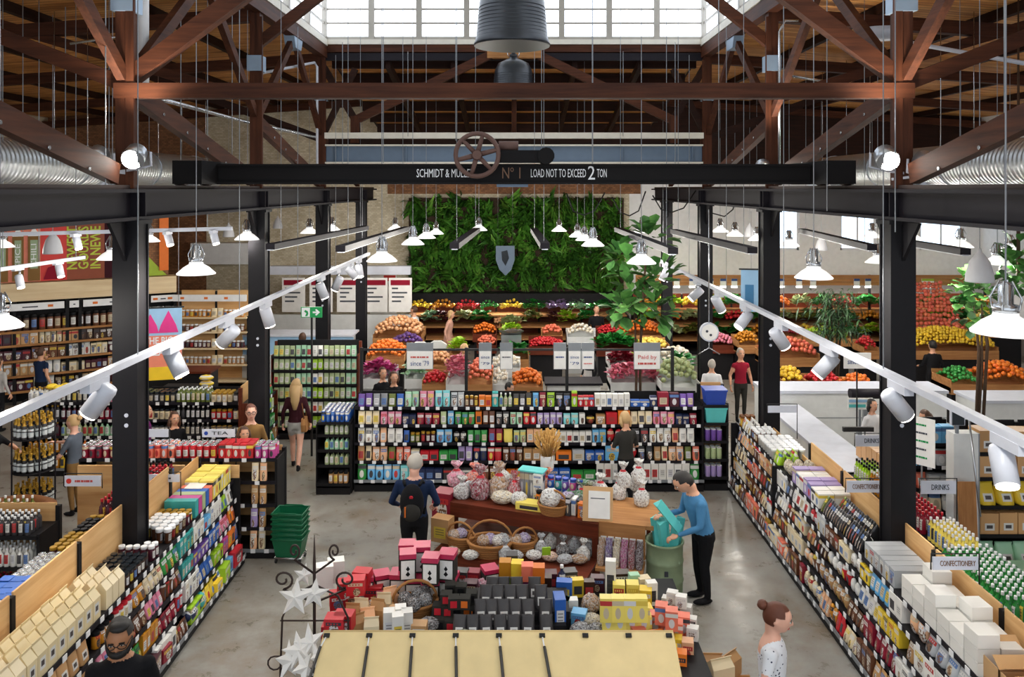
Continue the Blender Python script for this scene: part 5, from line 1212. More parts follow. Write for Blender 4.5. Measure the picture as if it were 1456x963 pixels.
filmlump(gt(1.55, .06, 1.0), (.3, .24, .3), 'white', 'heap of film wrapped gifts in the small wicker basket', kind='sack')
for i in range(4): prod('box', 'band', 'white' if i % 2 else 'charcoal', gt(1.78+.07*i, .12+.05*i, .952), grz, (.06, .16, .26-.03*i), 'slim upright black and white carton, %s from the basket' % ['first', 'second', 'third', 'fourth'][i], alone=True)
filmlump(gt(1.75, .6, .952), (.34, .26, .22), 'green', 'green and white film heap behind the slim cartons', kind='sack')
filmlump(gt(1.95, .75, .952), (.3, .22, .24), 'olive', 'olive film parcel at the back of the gift table', kind='bundle', aux='red_plastic')
prod('box', 'art', 'purple', gt(2.02, .3, .952), grz, (.12, .12, .26), 'violet patterned carton beside the poster easel', alone=True)
prod('box', 'art', 'orange', gt(2.0, .12, .952), grz, (.14, .12, .2), 'orange patterned carton at the right table corner', alone=True)
# dried wheat in a glass vase
wv = thing('dried_wheat', 'sheaf of dried wheat in a glass vase on the gift table', 'plant', P(778, 668, 13.3))
p_ = MB(); p_.lathe([(.1, 0), (.11, .05), (.11, .24), (.1, .24), (.1, .03)], 14, 0, cap=False); part('vase', p_, 'silver_glass' if 'silver_glass' in MATS else 'stone_white', wv)
p_ = MB(); rr = random.Random(3)
for i in range(150):
    a = rr.uniform(0, 2*PI); s_ = rr.uniform(0, .26); tz = .62+rr.uniform(-.14, .1)-s_*.4
    b_ = Vector((s_*math.cos(a), s_*math.sin(a), tz)); a0 = Vector((rr.uniform(-.06, .06), rr.uniform(-.06, .06), .04))
    mdl = a0.lerp(b_, .6)*1+Vector((0, 0, .05)); p_.tube([a0, mdl, b_], [.004, .004, .014], 4, 0)
o = part('stalks', p_, 'hay', wv); o['kind'] = 'stuff'
# poster easel of kraft card
ez = thing('poster_board', 'kraft card board holding a white poster on the gift table', 'sign', gt(2.12, .02, .955), grz+R(12))
Mx = Matrix.Rotation(R(-16), 3, 'X')
p_ = MB(); p_.box(.12, .1, .22, .42, .03, .46, 0, Mx); part('board', p_, 'kraft', ez)
p_ = MB(); p_.box(.14, .075, .22, .3, .01, .36, 0, Mx); ps = part('poster', p_, 'paper_white', ez)
for q in range(5):
    p_ = MB(); p_.box(.12, .07-.0+.012*(q-2)*-1, .3-.045*q, .2-.03*(q % 2), .004, .012, 0, Mx); part('print_line', p_, 'lettering_dark' if q < 3 else 'lime_paint', ps)
# white parcels with red bows
for i, (px, py, z) in enumerate(((884, 712, .955), (905, 700, .955), (915, 722, .955), (890, 695, 1.12), (912, 690, 1.12))):
    c = on(px, py, z); filmlump(c, (.24, .22, .34), 'white', 'white film parcel with a red bow, %s of the pile beside the easel' % ['front left', 'back middle', 'front right', 'upper left', 'upper right'][i], kind='bundle', aux='red_plastic')
# red patterned gift box and kraft bag at the left end
c = on(627, 742, .62); prod('box', 'art', 'crimson', c, grz, (.3, .28, .42), 'red patterned gift box at the left end of the gift table', alone=True)
c = on(625, 772, .46); prod('box', 'label', 'kraft', c, grz, (.28, .2, .34), 'kraft gift bag standing below the red patterned box', alone=True, name='gift_bag', cat='bag')
# lower tier baskets
for i, (px, py, r_, lab) in enumerate(((655, 778, .16, 'round wicker basket of gifts at the left of the lower tier'), (697, 786, .25, 'largest wicker basket with hoop handle on the lower tier'), (745, 785, .15, 'wicker basket of bottles in the middle of the lower tier'))):
    c = on(px, py, .465); wicker_basket(c, r_, .17, lab, grz+R(20*i))
    for q in range(4 if r_ > .2 else 2):
        filmlump(c+Vector((.09*(q-1), -.12+.05*(q % 2), .1)), (.2, .2, .16), ['tan', 'lilac', 'white', 'silver'][q], '%s film packet inside the %s' % (['tan', 'lilac', 'white', 'silver'][q], lab.split(' with')[0].split(' of')[0]+(' at left' if i == 0 else ' in the middle' if i == 2 else ', the large one')))
for i, (px, py, c_) in enumerate(((770, 792, 'silver'), (785, 782, 'white'), (800, 795, 'charcoal'), (815, 788, 'silver'), (828, 800, 'white'), (720, 800, 'silver'), (840, 792, 'grey'))):
    filmlump(on(px, py, .465), (.19, .17, .27), c_, '%s film parcel on the lower tier, %s along' % (c_, ['second', 'third', 'fourth', 'fifth', 'sixth', 'first', 'seventh'][i]), kind='bundle', aux='price_white')
# pegboard crate with snack bags right of the table
K0 = on(848, 800, .5); pk = thing('snack_crate', 'pale pegboard crate with price tags and rows of snack bags', 'crate', (K0.x, K0.y, 0), R(-14))
p_ = MB(); p_.b2(0, .64, .22, .25, .5, .97); part('pegboard', p_, 'crate_X', pk)
p_ = MB(); p_.b2(0, .64, -.12, .24, .44, .48); part('tray', p_, 'crate_X', pk)
p_ = MB(); p_.b2(0, .82, .26, 1.25, .9, .95); part('top_board', p_, 'crate_X', pk)
for x in (.03, .61):
    for y in (-.08, 1.2):
        p_ = MB(); p_.b2(x-.03, x+.03, y-.03, y+.03, 0, .44 if y < 0 else .9); part('leg', p_, 'walnut_Z', pk)
for k in range(6):
    p_ = MB(); p_.b2(.03+.1*k, .11+.1*k, .205, .22, .72, .78); part('price_ticket', p_, 'price_white', pk)
for k in range(6):
    for q in range(2):
        u, v = .06+.104*k, -.06+.12*q; a = R(-14); loc = (K0.x+math.cos(a)*u-math.sin(a)*v, K0.y+math.sin(a)*u+math.cos(a)*v, .482)
        cc = ['tan', 'purple', 'cream', 'magenta', 'crimson', 'wine'][k]
        prod('pouch', 'film', cc, loc, a, (.095, .11, .26+.06*q), '%s snack bag in the %s row of the pegboard crate' % (cc, ['front', 'back'][q]), alone=True)
# green barrel with teal triangular boxes
Bc = on(946, 838, 0); b = thing('barrel', 'pale green metal barrel holding teal triangular boxes', 'barrel', (Bc.x-.05, 11.1, 0))
p_ = MB(); p_.lathe([(.235, 0), (.25, .02), (.25, .24), (.262, .26), (.25, .28), (.25, .5), (.262, .52), (.25, .54), (.25, .75), (.268, .76), (.268, .785), (.245, .785), (.24, .1)], 28, 0, cap=False); part('drum', p_, 'barrel_green', b)
p_ = MB(); p_.lathe([(.0001, .2), (.24, .2)], 20, 0, cap=False); part('bottom', p_, 'barrel_green', b)
p_ = MB(); p_.box(-.02, -.252, .42, .05, .01, .07); part('sticker', p_, 'lettering_dark', b)
tp = MB(); tp.prism([(-.065, -.04), (.065, -.04), (0, .075)], 'Z', 0, .62); TP = tp.mesh('triangular_box', ['teal'])
for i in range(8):
    a = 2*PI*i/8+.2; o = obj('triangular_box', TP, None, (Bc.x-.05+.1*math.cos(a), 11.1+.1*math.sin(a), .46), (R(10)*math.sin(-a), R(13)*math.cos(a), a)); tag(o, 'teal triangular box standing in the green barrel', 'box', 'teal boxes in the barrel')
pa, pb = Vector((2.2, 10.82, 1.03)), Vector((1.9, 10.74, 1.42))
o = obj('triangular_box', TP, None, pa, (pb-pa).to_track_quat('Z', 'Y').to_euler(), (1, 1, .8)); tag(o, 'teal triangular box held by the person in denim', 'box')

# --- near island: low table heaped with cartons
NZ = .8
t = thing('display_table', 'dark low table under the near heap of cartons', 'table', (0, 8.95, 0))
p_ = MB(); p_.b2(-2.0, 1.95, -1.5, 1.0, NZ-.04, NZ); part('tabletop', p_, 'shelf_black', t)
for x in (-1.9, -.6, .6, 1.85):
    for y in (-1.4, .9):
        p_ = MB(); p_.b2(x-.04, x+.04, y-.04, y+.04, 0, NZ-.04); part('leg', p_, 'walnut_Z', t)
p_ = MB(); p_.b2(-1.95, 1.9, -1.45, .95, .2, .24); part('stretcher_shelf', p_, 'walnut_X', t)
def riser(px0, px1, py, z, d=.5, name='display_riser', lab='dark plinth', mat='shelf_black'):
    a = on(px0, py, z); b_ = on(px1, py, z); p_ = MB(); p_.b2(a.x, b_.x, a.y-.03, a.y+d, NZ, z); return tag(part(name, p_, mat, None), lab, 'plinth')
# panettone cartons: dark sides, white picture front, raspberry lid
pc = MB(); pc.b2(-.5, .5, 0, 1, 0, .82, 0); PCB = pc.mesh('carton_body', ['cloth_charcoal'])
pc = MB(); pc.b2(-.42, .42, -.02, 0, .06, .76); PCF = pc.mesh('front_panel', ['paper_white'])
pc = MB(); pc.prism([(-.12, .44), (0, .36), (.12, .44), (0, .56)], 'Y', -.04, -.02); pc.prism([(-.14, .24), (0, .16), (.14, .24), (0, .36)], 'Y', -.04, -.02); PCP = pc.mesh('picture', ['shelf_black'])
m_, nt_, bb_ = nodes_of('raspberry'); bb_.inputs['Base Color'].default_value = srgb('#c02a55'); bb_.inputs['Roughness'].default_value = .4; MATS['raspberry'] = m_
pc = MB(); pc.b2(-.52, .52, -.03, 1.03, .82, 1); PCL = pc.mesh('lid', ['raspberry'])
def panettone(loc, rz_, s, h, lab):
    t = thing('panettone_carton', lab, 'carton', loc, rz_, 'raspberry lidded cartons')
    for nm, me in (('body', PCB), ('front_panel', PCF), ('picture', PCP), ('lid', PCL)): obj(nm, me, t, (0, 0, 0), (0, 0, 0), (s, s, h))
for i, (px, py, z, lab) in enumerate(((580, 826, 1.1, 'front left of the upper layer'), (611, 832, 1.1, 'front right of the upper layer'), (634, 826, 1.1, 'rightmost of the upper layer'), (600, 815, 1.1, 'middle behind two others'), (578, 812, 1.1, 'back left of the upper layer'))):
    panettone(on(px, py, z), R([8, -6, -10, 4, 2][i]), .185, .3, 'raspberry lidded carton with white front, '+lab)
for i, (px, py) in enumerate(((566, 842), (588, 848), (612, 852), (635, 846), (600, 838), (625, 836))):
    panettone(on(px, py+12, .8), R(random.uniform(-12, 12)), .2, .295, 'raspberry lidded carton in the lower layer, %s' % ['leftmost', 'second at front', 'third at front', 'rightmost', 'second at the back', 'third at the back'][i])
for i, (px, py, z) in enumerate(((545, 850, .8), (700, 842, .8), (520, 855, .8))): panettone(on(px, py, z), R(20), .18, .26, 'single raspberry lidded carton %s' % ['left of the white topped stack', 'by the black packets', 'among the red packs'][i])
# black packets with silver labels, rows rising towards the back
riser(672, 810, 868, 1.0, .5, lab='dark plinth under the back row of black packets'); riser(668, 805, 888, .9, .25, lab='dark plinth under the middle row of black packets')
for r_, (y, z, xs_) in enumerate(((868, 1.0, (690, 708, 726, 744, 770)), (889, .905, (684, 700, 717, 734, 752, 776)), (912, .805, (672, 692, 712, 731, 750, 778, 652)), (856, 1.0, (698, 716, 735, 760)))):
    for i, x in enumerate(xs_): prod('pouch', 'tag', 'charcoal', on(x, y, z), R(random.uniform(-8, 8)), (.145, .15, .24), 'black packet with silver label, %s row of the heap, %s from left' % (['second', 'third', 'front', 'back'][r_], NUM[i]), tilt=R(-10))
# black cubes with red or orange spots
cb_ = MB(); cb_.b2(-.5, .5, 0, 1, 0, 1); CB = cb_.mesh('cube', ['cloth_charcoal'])
def spotcube(loc, c, lab):
    t = obj('black_carton', CB, None, loc, (0, 0, R(random.uniform(-6, 6))), (.12, .12, .12)); tag(t, lab, 'carton')
    p_ = MB(); p_.b2(-.3, .3, -.03, 0, .2, .8); part('spot', p_, c, t)
    return t
riser(612, 694, 878, .9, .4, lab='dark plinth under the spotted black cartons')
for i, (px, py, z, c) in enumerate(((622, 878, .9, 'red_plastic'), (636, 879, .9, 'red_plastic'), (650, 876, .9, 'cloth_black'), (664, 878, .9, 'orange_paint'), (675, 882, .9, 'orange_paint'), (645, 868, 1.02, 'red_plastic'), (660, 868, 1.02, 'orange_paint'), (634, 862, 1.02, 'red_plastic'), (670, 860, 1.02, 'cloth_black'), (655, 850, 1.02, 'cloth_black'), (640, 848, 1.02, 'cloth_black'), (640, 900, .8, 'red_plastic'), (655, 902, .8, 'orange_paint'), (625, 898, .8, 'cloth_black'))):
    spotcube(on(px, py, z), c, 'black cube carton with a %s spot, %s in its heap' % ({'red_plastic': 'red', 'orange_paint': 'orange', 'cloth_black': 'dark'}[c], ['at the front left corner', 'second at the front', 'third at the front', 'fourth at the front', 'at the front right corner', 'upper front left', 'upper front middle', 'upper left', 'upper right', 'top back', 'top back left', 'at the foot, middle', 'at the foot, right', 'at the foot, left'][i]))
# basket of dark glass jars, white-black tall packs, paper wrapped loaves, red packs
wicker_basket(on(590, 872, .8), .2, .14, 'wicker basket of dark truffle bags in the near heap', R(10))
for i, (px, py) in enumerate(((575, 868), (592, 862), (606, 870), (588, 876), (600, 858))): filmlump(on(px, py, .9), (.17, .16, .17), 'black', 'black truffle bag in the near wicker basket, %s' % ['left', 'back', 'right', 'front', 'topmost'][i])
for i, (px, py) in enumerate(((553, 912), (566, 918), (579, 912), (570, 906))): prod('box', 'label', 'white', on(px, py, .8), R(10), (.12, .12, .3), 'tall white and black carton with wine rim, %s of the cluster' % ['left', 'front', 'right', 'back'][i], alone=True)
for i, (px, py, h_) in enumerate(((500, 905, .34), (512, 900, .36), (523, 906, .3), (535, 898, .34), (545, 886, .32), (556, 874, .3), (510, 912, .28), (528, 915, .26))): prod('paperbag', 'solid', ['tan', 'cream', 'peach'][i % 3], on(px, py, .8), R(random.uniform(-30, 30)), (.16, .1, h_), '%s paper wrapped loaf, %s from the red packs' % (['tan', 'cream', 'peach'][i % 3], ['first', 'second', 'third', 'fourth', 'fifth', 'sixth', 'seventh', 'eighth'][i]), alone=True)
for i, (px, py, z) in enumerate(((482, 868, .8), (498, 862, .8), (515, 850, .8), (530, 858, .8), (492, 852, .98), (512, 836, .98), (505, 848, 1.1), (470, 915, .8), (484, 910, .8), (474, 905, .98), (486, 900, .98))): prod('box', 'art', 'red', on(px, py, z), R(random.uniform(-15, 15)), (.2, .16, .17), 'red printed pack, %s in the red heap' % ['first low', 'second low', 'third low', 'fourth low', 'first upper', 'second upper', 'topmost', 'front left', 'front right', 'front left upper', 'front right upper'][i], alone=True)
for i, (px, py) in enumerate(((462, 838), (478, 830))): prod('box', 'solid', 'white', on(px, py, .8), R(15), (.2, .16, .26), 'white flat topped pack %s of the red heap' % ['left', 'behind the left'][i], alone=True)
# bright gift boxes right of centre
for i, (px, py, z, c) in enumerate(((722, 828, .8, 'lime'), (740, 830, .8, 'lime'), (752, 832, .8, 'magenta'), (764, 834, .8, 'orange'), (776, 834, .8, 'chocolate'), (718, 812, .98, 'amber'), (735, 814, .98, 'yellow'), (750, 818, .98, 'salmon'), (766, 820, .98, 'orange'), (712, 822, .8, 'wine'), (784, 828, .8, 'wine'), (728, 802, .98, 'charcoal'))):
    prod('box', 'label' if i > 8 else 'solid', c, on(px, py+10, z), R(random.uniform(-6, 6)), (.14, .14, .18), '%s gift cube in the bright row, %s' % (c, ['lower first', 'lower second', 'lower third', 'lower fourth', 'lower fifth', 'upper first', 'upper second', 'upper third', 'upper fourth', 'left end', 'right end', 'back'][i]), alone=True)
prod('box', 'solid', 'lime', on(777, 790, .9), R(10), (.11, .02, .1), 'small lime price card on the gift heap', alone=True, name='price_card', cat='sign')
# right end: pale blue, yellow and orange packs
for i, (px, py, z, k, c, dm) in enumerate(((802, 858, .8, 'box', 'blue', (.18, .12, .24)), (822, 850, .8, 'box', 'yellow', (.14, .1, .2)), (838, 850, .8, 'box', 'chocolate', (.13, .1, .18)), (812, 880, .8, 'box', 'white', (.16, .1, .2)), (797, 898, .8, 'box', 'blue', (.12, .2, .34)), (868, 855, .8, 'box', 'white', (.12, .1, .46)), (903, 845, .8, 'box', 'mint', (.12, .1, .22)), (928, 862, .8, 'box', 'white', (.12, .1, .26)), (840, 880, .8, 'sack', 'tan', (.22, .18, .24)), (856, 874, .8, 'sack', 'olive', (.2, .16, .16)), (828, 914, .8, 'sack', 'charcoal', (.26, .2, .16)), (852, 914, .8, 'sack', 'black', (.22, .2, .15)))):
    prod(k, 'label' if k == 'box' else 'film', c, on(px, py, z), R(random.uniform(-10, 10)), dm, '%s %s near the yellow packs, %s' % (c, WORD[k], ['behind the white one', 'second along the back', 'third along the back', 'with yellow front', 'at the dark heap', 'tallest of all', 'small and upright', 'beside the barrel', 'tan contents', 'low', 'front left', 'front right'][i]), alone=True)
for r_ in range(3):
    for i in range(4): prod('box', 'band', 'lemon', on(868+17*i-3*r_, 912-13*r_, .8+.12*r_), R(-3), (.125, .14, .24), 'pale yellow tall packet by the awning, row %s, %s from left' % (['one', 'two', 'three'][r_], NUM[i]), tilt=R(-6), jit=.02)
for i, (px, py, z) in enumerate(((932, 902, .8), (948, 908, .8), (962, 915, .8), (940, 890, .98), (955, 898, .98), (972, 905, .8))): prod('box', 'band', 'salmon', on(px, py, z), R(-12), (.13, .13, .2), 'coral packet beside the yellow block, %s' % ['lower first', 'lower second', 'lower third', 'upper first', 'upper second', 'right end'][i], alone=True)
for i, (px, py, z) in enumerate(((948, 868, .8), (962, 872, .8), (975, 880, .8), (955, 860, .92), (968, 866, .92), (982, 898, .8), (984, 912, .8))): prod('box', 'art', 'white', on(px, py, z), R(-20), (.12, .1, .13), 'small white and orange carton, %s along the right table end' % ['first', 'second', 'third', 'fourth', 'fifth', 'sixth', 'seventh'][i], alone=True)
for i, (px, py) in enumerate(((955, 955), (968, 962), (962, 940), (978, 945))): prod('box', 'art', ['yellow', 'orange', 'yellow', 'peach'][i], on(px, py, .7), R(-10), (.12, .12, .22), '%s carton beside the awning, %s' % (['yellow', 'orange', 'yellow', 'peach'][i], ['front', 'front right', 'back', 'back right'][i]), alone=True)
riser(945, 990, 962, .7, .25, lab='small dark step beside the awning')
for i, (px, py) in enumerate(((1012, 968), (1030, 975), (1045, 965))): prod('paperbag', 'solid', ['tan', 'cream', 'kraft'][i], on(px, py, .35), R(20*i), (.26, .16, .26), '%s soft bag in the crate at the lower right, %s' % (['tan', 'cream', 'kraft'][i], ['left', 'middle', 'right'][i]), alone=True)
t = thing('wooden_crate', 'low wooden crate of soft bags at the lower right', 'crate', on(1030, 990, .35)*1); t.location.z = 0
for k in range(3):
    p_ = MB(); p_.b2(-.36, .36, -.2, -.18, .05+.11*k, .14+.11*k); part('slat', p_, 'crate_X', t)
    p_ = MB(); p_.b2(-.36, .36, .33, .35, .05+.11*k, .14+.11*k); part('slat', p_, 'crate_X', t)
p_ = MB(); p_.b2(-.36, .36, -.18, .33, 0, .34); part('liner', p_, 'crate_X', t)

EX = [(655, 838, .8, 'box', 'charcoal', (.15, .14, .2)), (672, 836, .8, 'box', 'crimson', (.16, .14, .18)), (688, 846, .8, 'sack', 'pink', (.24, .16, .16)), (668, 850, .8, 'box', 'wine', (.16, .14, .16)), (800, 842, .8, 'bottle', 'navy', (.1, .1, .3)), (812, 838, .8, 'box', 'charcoal', (.16, .14, .2)), (850, 842, .8, 'box', 'wine', (.16, .12, .16)), (885, 838, .8, 'box', 'chocolate', (.2, .14, .18)), (918, 848, .8, 'box', 'cream', (.14, .12, .2)), (880, 862, .8, 'box', 'lemon', (.14, .14, .24)), (900, 862, .8, 'box', 'lemon', (.14, .14, .24)), (918, 868, .8, 'box', 'yellow', (.14, .14, .22)), (845, 898, .8, 'sack', 'cream', (.24, .2, .14)), (822, 894, .8, 'box', 'sky', (.16, .14, .16)), (800, 880, .8, 'box', 'teal', (.14, .12, .2)), (545, 868, .8, 'box', 'crimson', (.16, .14, .16)), (532, 880, .8, 'sack', 'peach', (.22, .16, .18)), (610, 905, .8, 'sack', 'charcoal', (.24, .18, .16)), (595, 915, .8, 'box', 'kraft', (.16, .14, .18)), (640, 918, .8, 'sack', 'lemon', (.22, .16, .1)), (660, 918, .8, 'sack', 'olive', (.22, .16, .12)), (560, 895, .8, 'box', 'tan', (.16, .14, .2)), (920, 892, .8, 'box', 'yellow', (.14, .14, .2)), (910, 920, .8, 'box', 'salmon', (.14, .14, .18)), (938, 930, .8, 'box', 'orange', (.14, .14, .18))]
for i, (px, py, z, k, c, dm) in enumerate(EX): prod(k, 'art' if k == 'box' else 'film' if k == 'sack' else 'label', c, on(px, py, z), R(random.uniform(-15, 15)), dm, '%s %s filling in the near heap, %s counted from the lids' % (c, WORD[k], (NUM*3)[i]), 'price_white' if k == 'bottle' else None, alone=True)
EX2 = [(.3, .45, 'peach', 'bundle'), (.55, .6, 'white', 'bundle'), (.8, .7, 'crimson', 'sack'), (1.05, .15, 'white', 'sack'), (1.7, .4, 'lilac', 'sack'), (1.9, .5, 'green', 'bundle'), (1.5, .85, 'aqua', 'sack'), (1.25, .8, 'orange', 'bundle'), (.5, .9, 'white', 'sack'), (2.05, .85, 'white', 'bundle'), (.2, .3, 'silver', 'sack')]
for i, (u, v, c, k) in enumerate(EX2): filmlump(gt(u, v, .952), (.26, .22, .34 if k == 'bundle' else .2), c, '%s %s in the crowd on the gift table, %s' % (c, WORD[k], (NUM)[i]), kind=k, aux='red_plastic')
EX3 = [(640, 795, 'tan'), (668, 800, 'white'), (712, 790, 'lilac'), (730, 800, 'silver'), (758, 800, 'white'), (780, 802, 'peach'), (805, 806, 'silver'), (822, 806, 'tan')]
for i, (px, py, c) in enumerate(EX3): filmlump(on(px, py, .465), (.24, .18, .13), c, '%s soft film bag along the lower tier front, %s' % (c, NUM[i]))
# --- canvas awning of the market cart in front
aw = thing('cart_awning', 'beige canvas awning with clips and black straps in the foreground', 'awning', (0, 6.2, 2.2))
def awp(s, t_): # s across, t down the slope
    return Vector((-1.46+2.68*s, -1.25*t_*math.cos(R(24)), -1.25*t_*math.sin(R(24))))
p_ = MB(); n = 18
for j in range(2):
    for i in range(n+1):
        for q in range(7):
            a = awp(i/n, q/6); a.z += -.012*math.sin(PI*q/6)*(1+.6*math.sin(i*1.7))-.02*j; p_.v.append(tuple(a))
st = (n+1)*7
for i in range(n):
    for q in range(6):
        a = i*7+q; p_.face((a, a+1, a+8, a+7), 0, True); p_.face((st+a, st+a+7, st+a+8, st+a+1), 0, True)
part('canvas', p_, 'canvas', aw)
p_ = MB(); p_.tube([awp(0, 0)+Vector((0, .01, -.01)), awp(1, 0)+Vector((0, .01, -.01))], .016, 8); part('hem_bar', p_, 'canvas_dark', aw)
for k in range(9):
    s = (458+60.2*k-453)/490; s = max(.012, min(.985, s)); c = awp(s, .035)
    p_ = MB(); p_.box(c.x, c.y, c.z+.012, .045, .03, .014, 0, Matrix.Rotation(R(24), 3, 'X')); cl = part('clip', p_, 'cord_black', aw)
    if k < 6:
        p_ = MB(); p_.tube([c+Vector((0, 0, .01)), awp(s-(.01 if k == 0 else -.001*k), .115)+Vector((0, 0, .012))], .006, 5); part('tie', p_, 'price_white', cl)
        p_ = MB(); p_.tube([awp(s-(.01 if k == 0 else -.001*k), .11)+Vector((0, 0, .012)), awp(s-(.05 if k == 0 else -.012*k), 1)+Vector((0, 0, .012))], .012, 5); part('strap', p_, 'cord_black', cl)
for sx in (0, 1):
    for t_ in (.03, .95):
        c = awp(sx, t_)*1; p_ = MB(); p_.b2(c.x-.02+(.03 if sx == 0 else -.03), c.x+.02+(.03 if sx == 0 else -.03), c.y-.02, c.y+.02, -2.2, c.z-.025); part('pole', p_, 'timber_red_Z', aw)
p_ = MB(); p_.b2(-1.4, 1.15, -1.1, -.05, -1.3, -1.25); part('counter_board', p_, 'walnut_X', aw)

# --- wrought iron scroll stand with paper stars
ir = thing('iron_stand', 'wrought iron stand with scrolls and hanging paper stars', 'stand', P(447, 900, 8.35)*1); ir.location.z = 0
def iron(nm, pts, r): p_ = MB(); p_.tube(pts, r, 6); return part(nm, p_, 'iron_dark', ir)
iron('spike', [(0, 0, .02), (0, 0, 1.75), (0, 0, 2.02)], [.016, .016, .004])
def spiral(sx, z0, R0, flip=1):
    pts = [(0, 0, z0)]
    for i in range(22):
        a = i/21*2.6*PI; r_ = R0*(1-.72*i/21); pts.append((sx*(.26+r_*math.sin(-a)*flip*.9+.0), 0, z0+.2+(-r_*math.cos(a))+R0*.4))
    return pts
for sx in (-1, 1):
    iron('scroll', spiral(sx*.8, 1.62, .085), .011); iron('scroll', spiral(sx*1.25, 1.32, .1), .012)
    iron('arch', [(sx*.02, 0, 1.5), (sx*.24, .02, 1.38), (sx*.34, .03, 1.15), (sx*.36, .03, .6), (sx*.36, .03, .02)], .011)
    iron('foot_scroll', [(sx*.36, .03, .75)]+[(sx*(.42+.07*math.sin(a*.6)), .03, .68+.07*math.cos(a*.6)) for a in range(8)], .009)
iron('cross_bar', [(-.36, .03, .62), (.36, .03, .62)], .012); iron('cross_bar', [(-.36, .03, 1.12), (.36, .03, 1.12)], .009)
def star(c, r, label, rz_=0, tilt=0):
    p_ = MB(); n = len(p_.v); p_.v += [(0, -r*.28, 0), (0, r*.28, 0)]
    for i in range(10):
        a = PI/2+i*PI/5; q = r if i % 2 == 0 else r*.42; p_.v.append((q*math.cos(a), 0, q*math.sin(a)))
    for i in range(10):
        j = 2+(i+1) % 10; p_.face((0, 2+i, j)); p_.face((1, j, 2+i))
    tag(part('paper_star', p_, 'paper_white', None, loc=c, rot=(R(-25)+tilt, tilt, rz_)), label, 'star')
for i, (px, py, D, r_) in enumerate(((420, 850, 8.25, .155), (447, 845, 8.3, .13), (432, 818, 8.5, .1), (425, 925, 8.0, .15), (440, 915, 8.1, .16), (410, 940, 7.95, .16), (432, 950, 7.9, .15), (450, 935, 8.0, .12))):
    star(P(px, py, D), r_*1.2, 'white folded paper star, %s on the iron stand' % ['large upper left', 'upper right', 'small topmost', 'first of the lower cluster', 'second of the lower cluster', 'lower left outermost', 'lowest of the cluster', 'right of the cluster'][i], R(12*i), R(7*(i % 3)))
# --- stack of green shopping baskets
bc = on(410, 792, .1)
tr = thing('basket_trolley', 'low wire trolley carrying the green shopping baskets', 'trolley', (bc.x, bc.y+.12, 0), R(-4))
p_ = MB(); p_.tube([(-.2, -.14, .08), (.2, -.14, .08), (.2, .14, .08), (-.2, .14, .08), (-.2, -.14, .08)], .01, 6); part('frame', p_, 'chrome', tr)
for x in (-.18, .18):
    for y in (-.12, .12):
        p_ = MB(); p_.cyl((x-.012, y, .035), (x+.012, y, .035), .035, n=10); part('castor', p_, 'cord_black', tr)
def basket(z, lab):
    t = thing('shopping_basket', lab, 'basket', (bc.x, bc.y+.12, z), R(-4), 'green shopping baskets')
    p_ = MB(); o_, i_ = (.23, .165), (.18, .125)
    p_.v = [(-i_[0], -i_[1], 0), (i_[0], -i_[1], 0), (i_[0], i_[1], 0), (-i_[0], i_[1], 0), (-o_[0], -o_[1], .28), (o_[0], -o_[1], .28), (o_[0], o_[1], .28), (-o_[0], o_[1], .28)]
    for q in ((3, 2, 1, 0), (0, 1, 5, 4), (1, 2, 6, 5), (2, 3, 7, 6), (3, 0, 4, 7)): p_.face(q)
    part('tub', p_, 'green_plastic', t)
    p_ = MB(); p_.tube([(-.235, -.17, .28), (.235, -.17, .28), (.235, .17, .28), (-.235, .17, .28), (-.235, -.17, .28)], .014, 6); part('rim', p_, 'green_plastic', t)
    for y in (-.165, .165):
        p_ = MB(); p_.tube([(-.16, y, .285), (-.12, y*1.06, .3), (.12, y*1.06, .3), (.16, y, .285)], .008, 5); part('handle', p_, 'green_plastic', t)
for i in range(6): basket(.09+.075*i, 'green shopping basket, %s of the nested stack' % ['lowest', 'second', 'third', 'fourth', 'fifth', 'topmost, open,'][i])
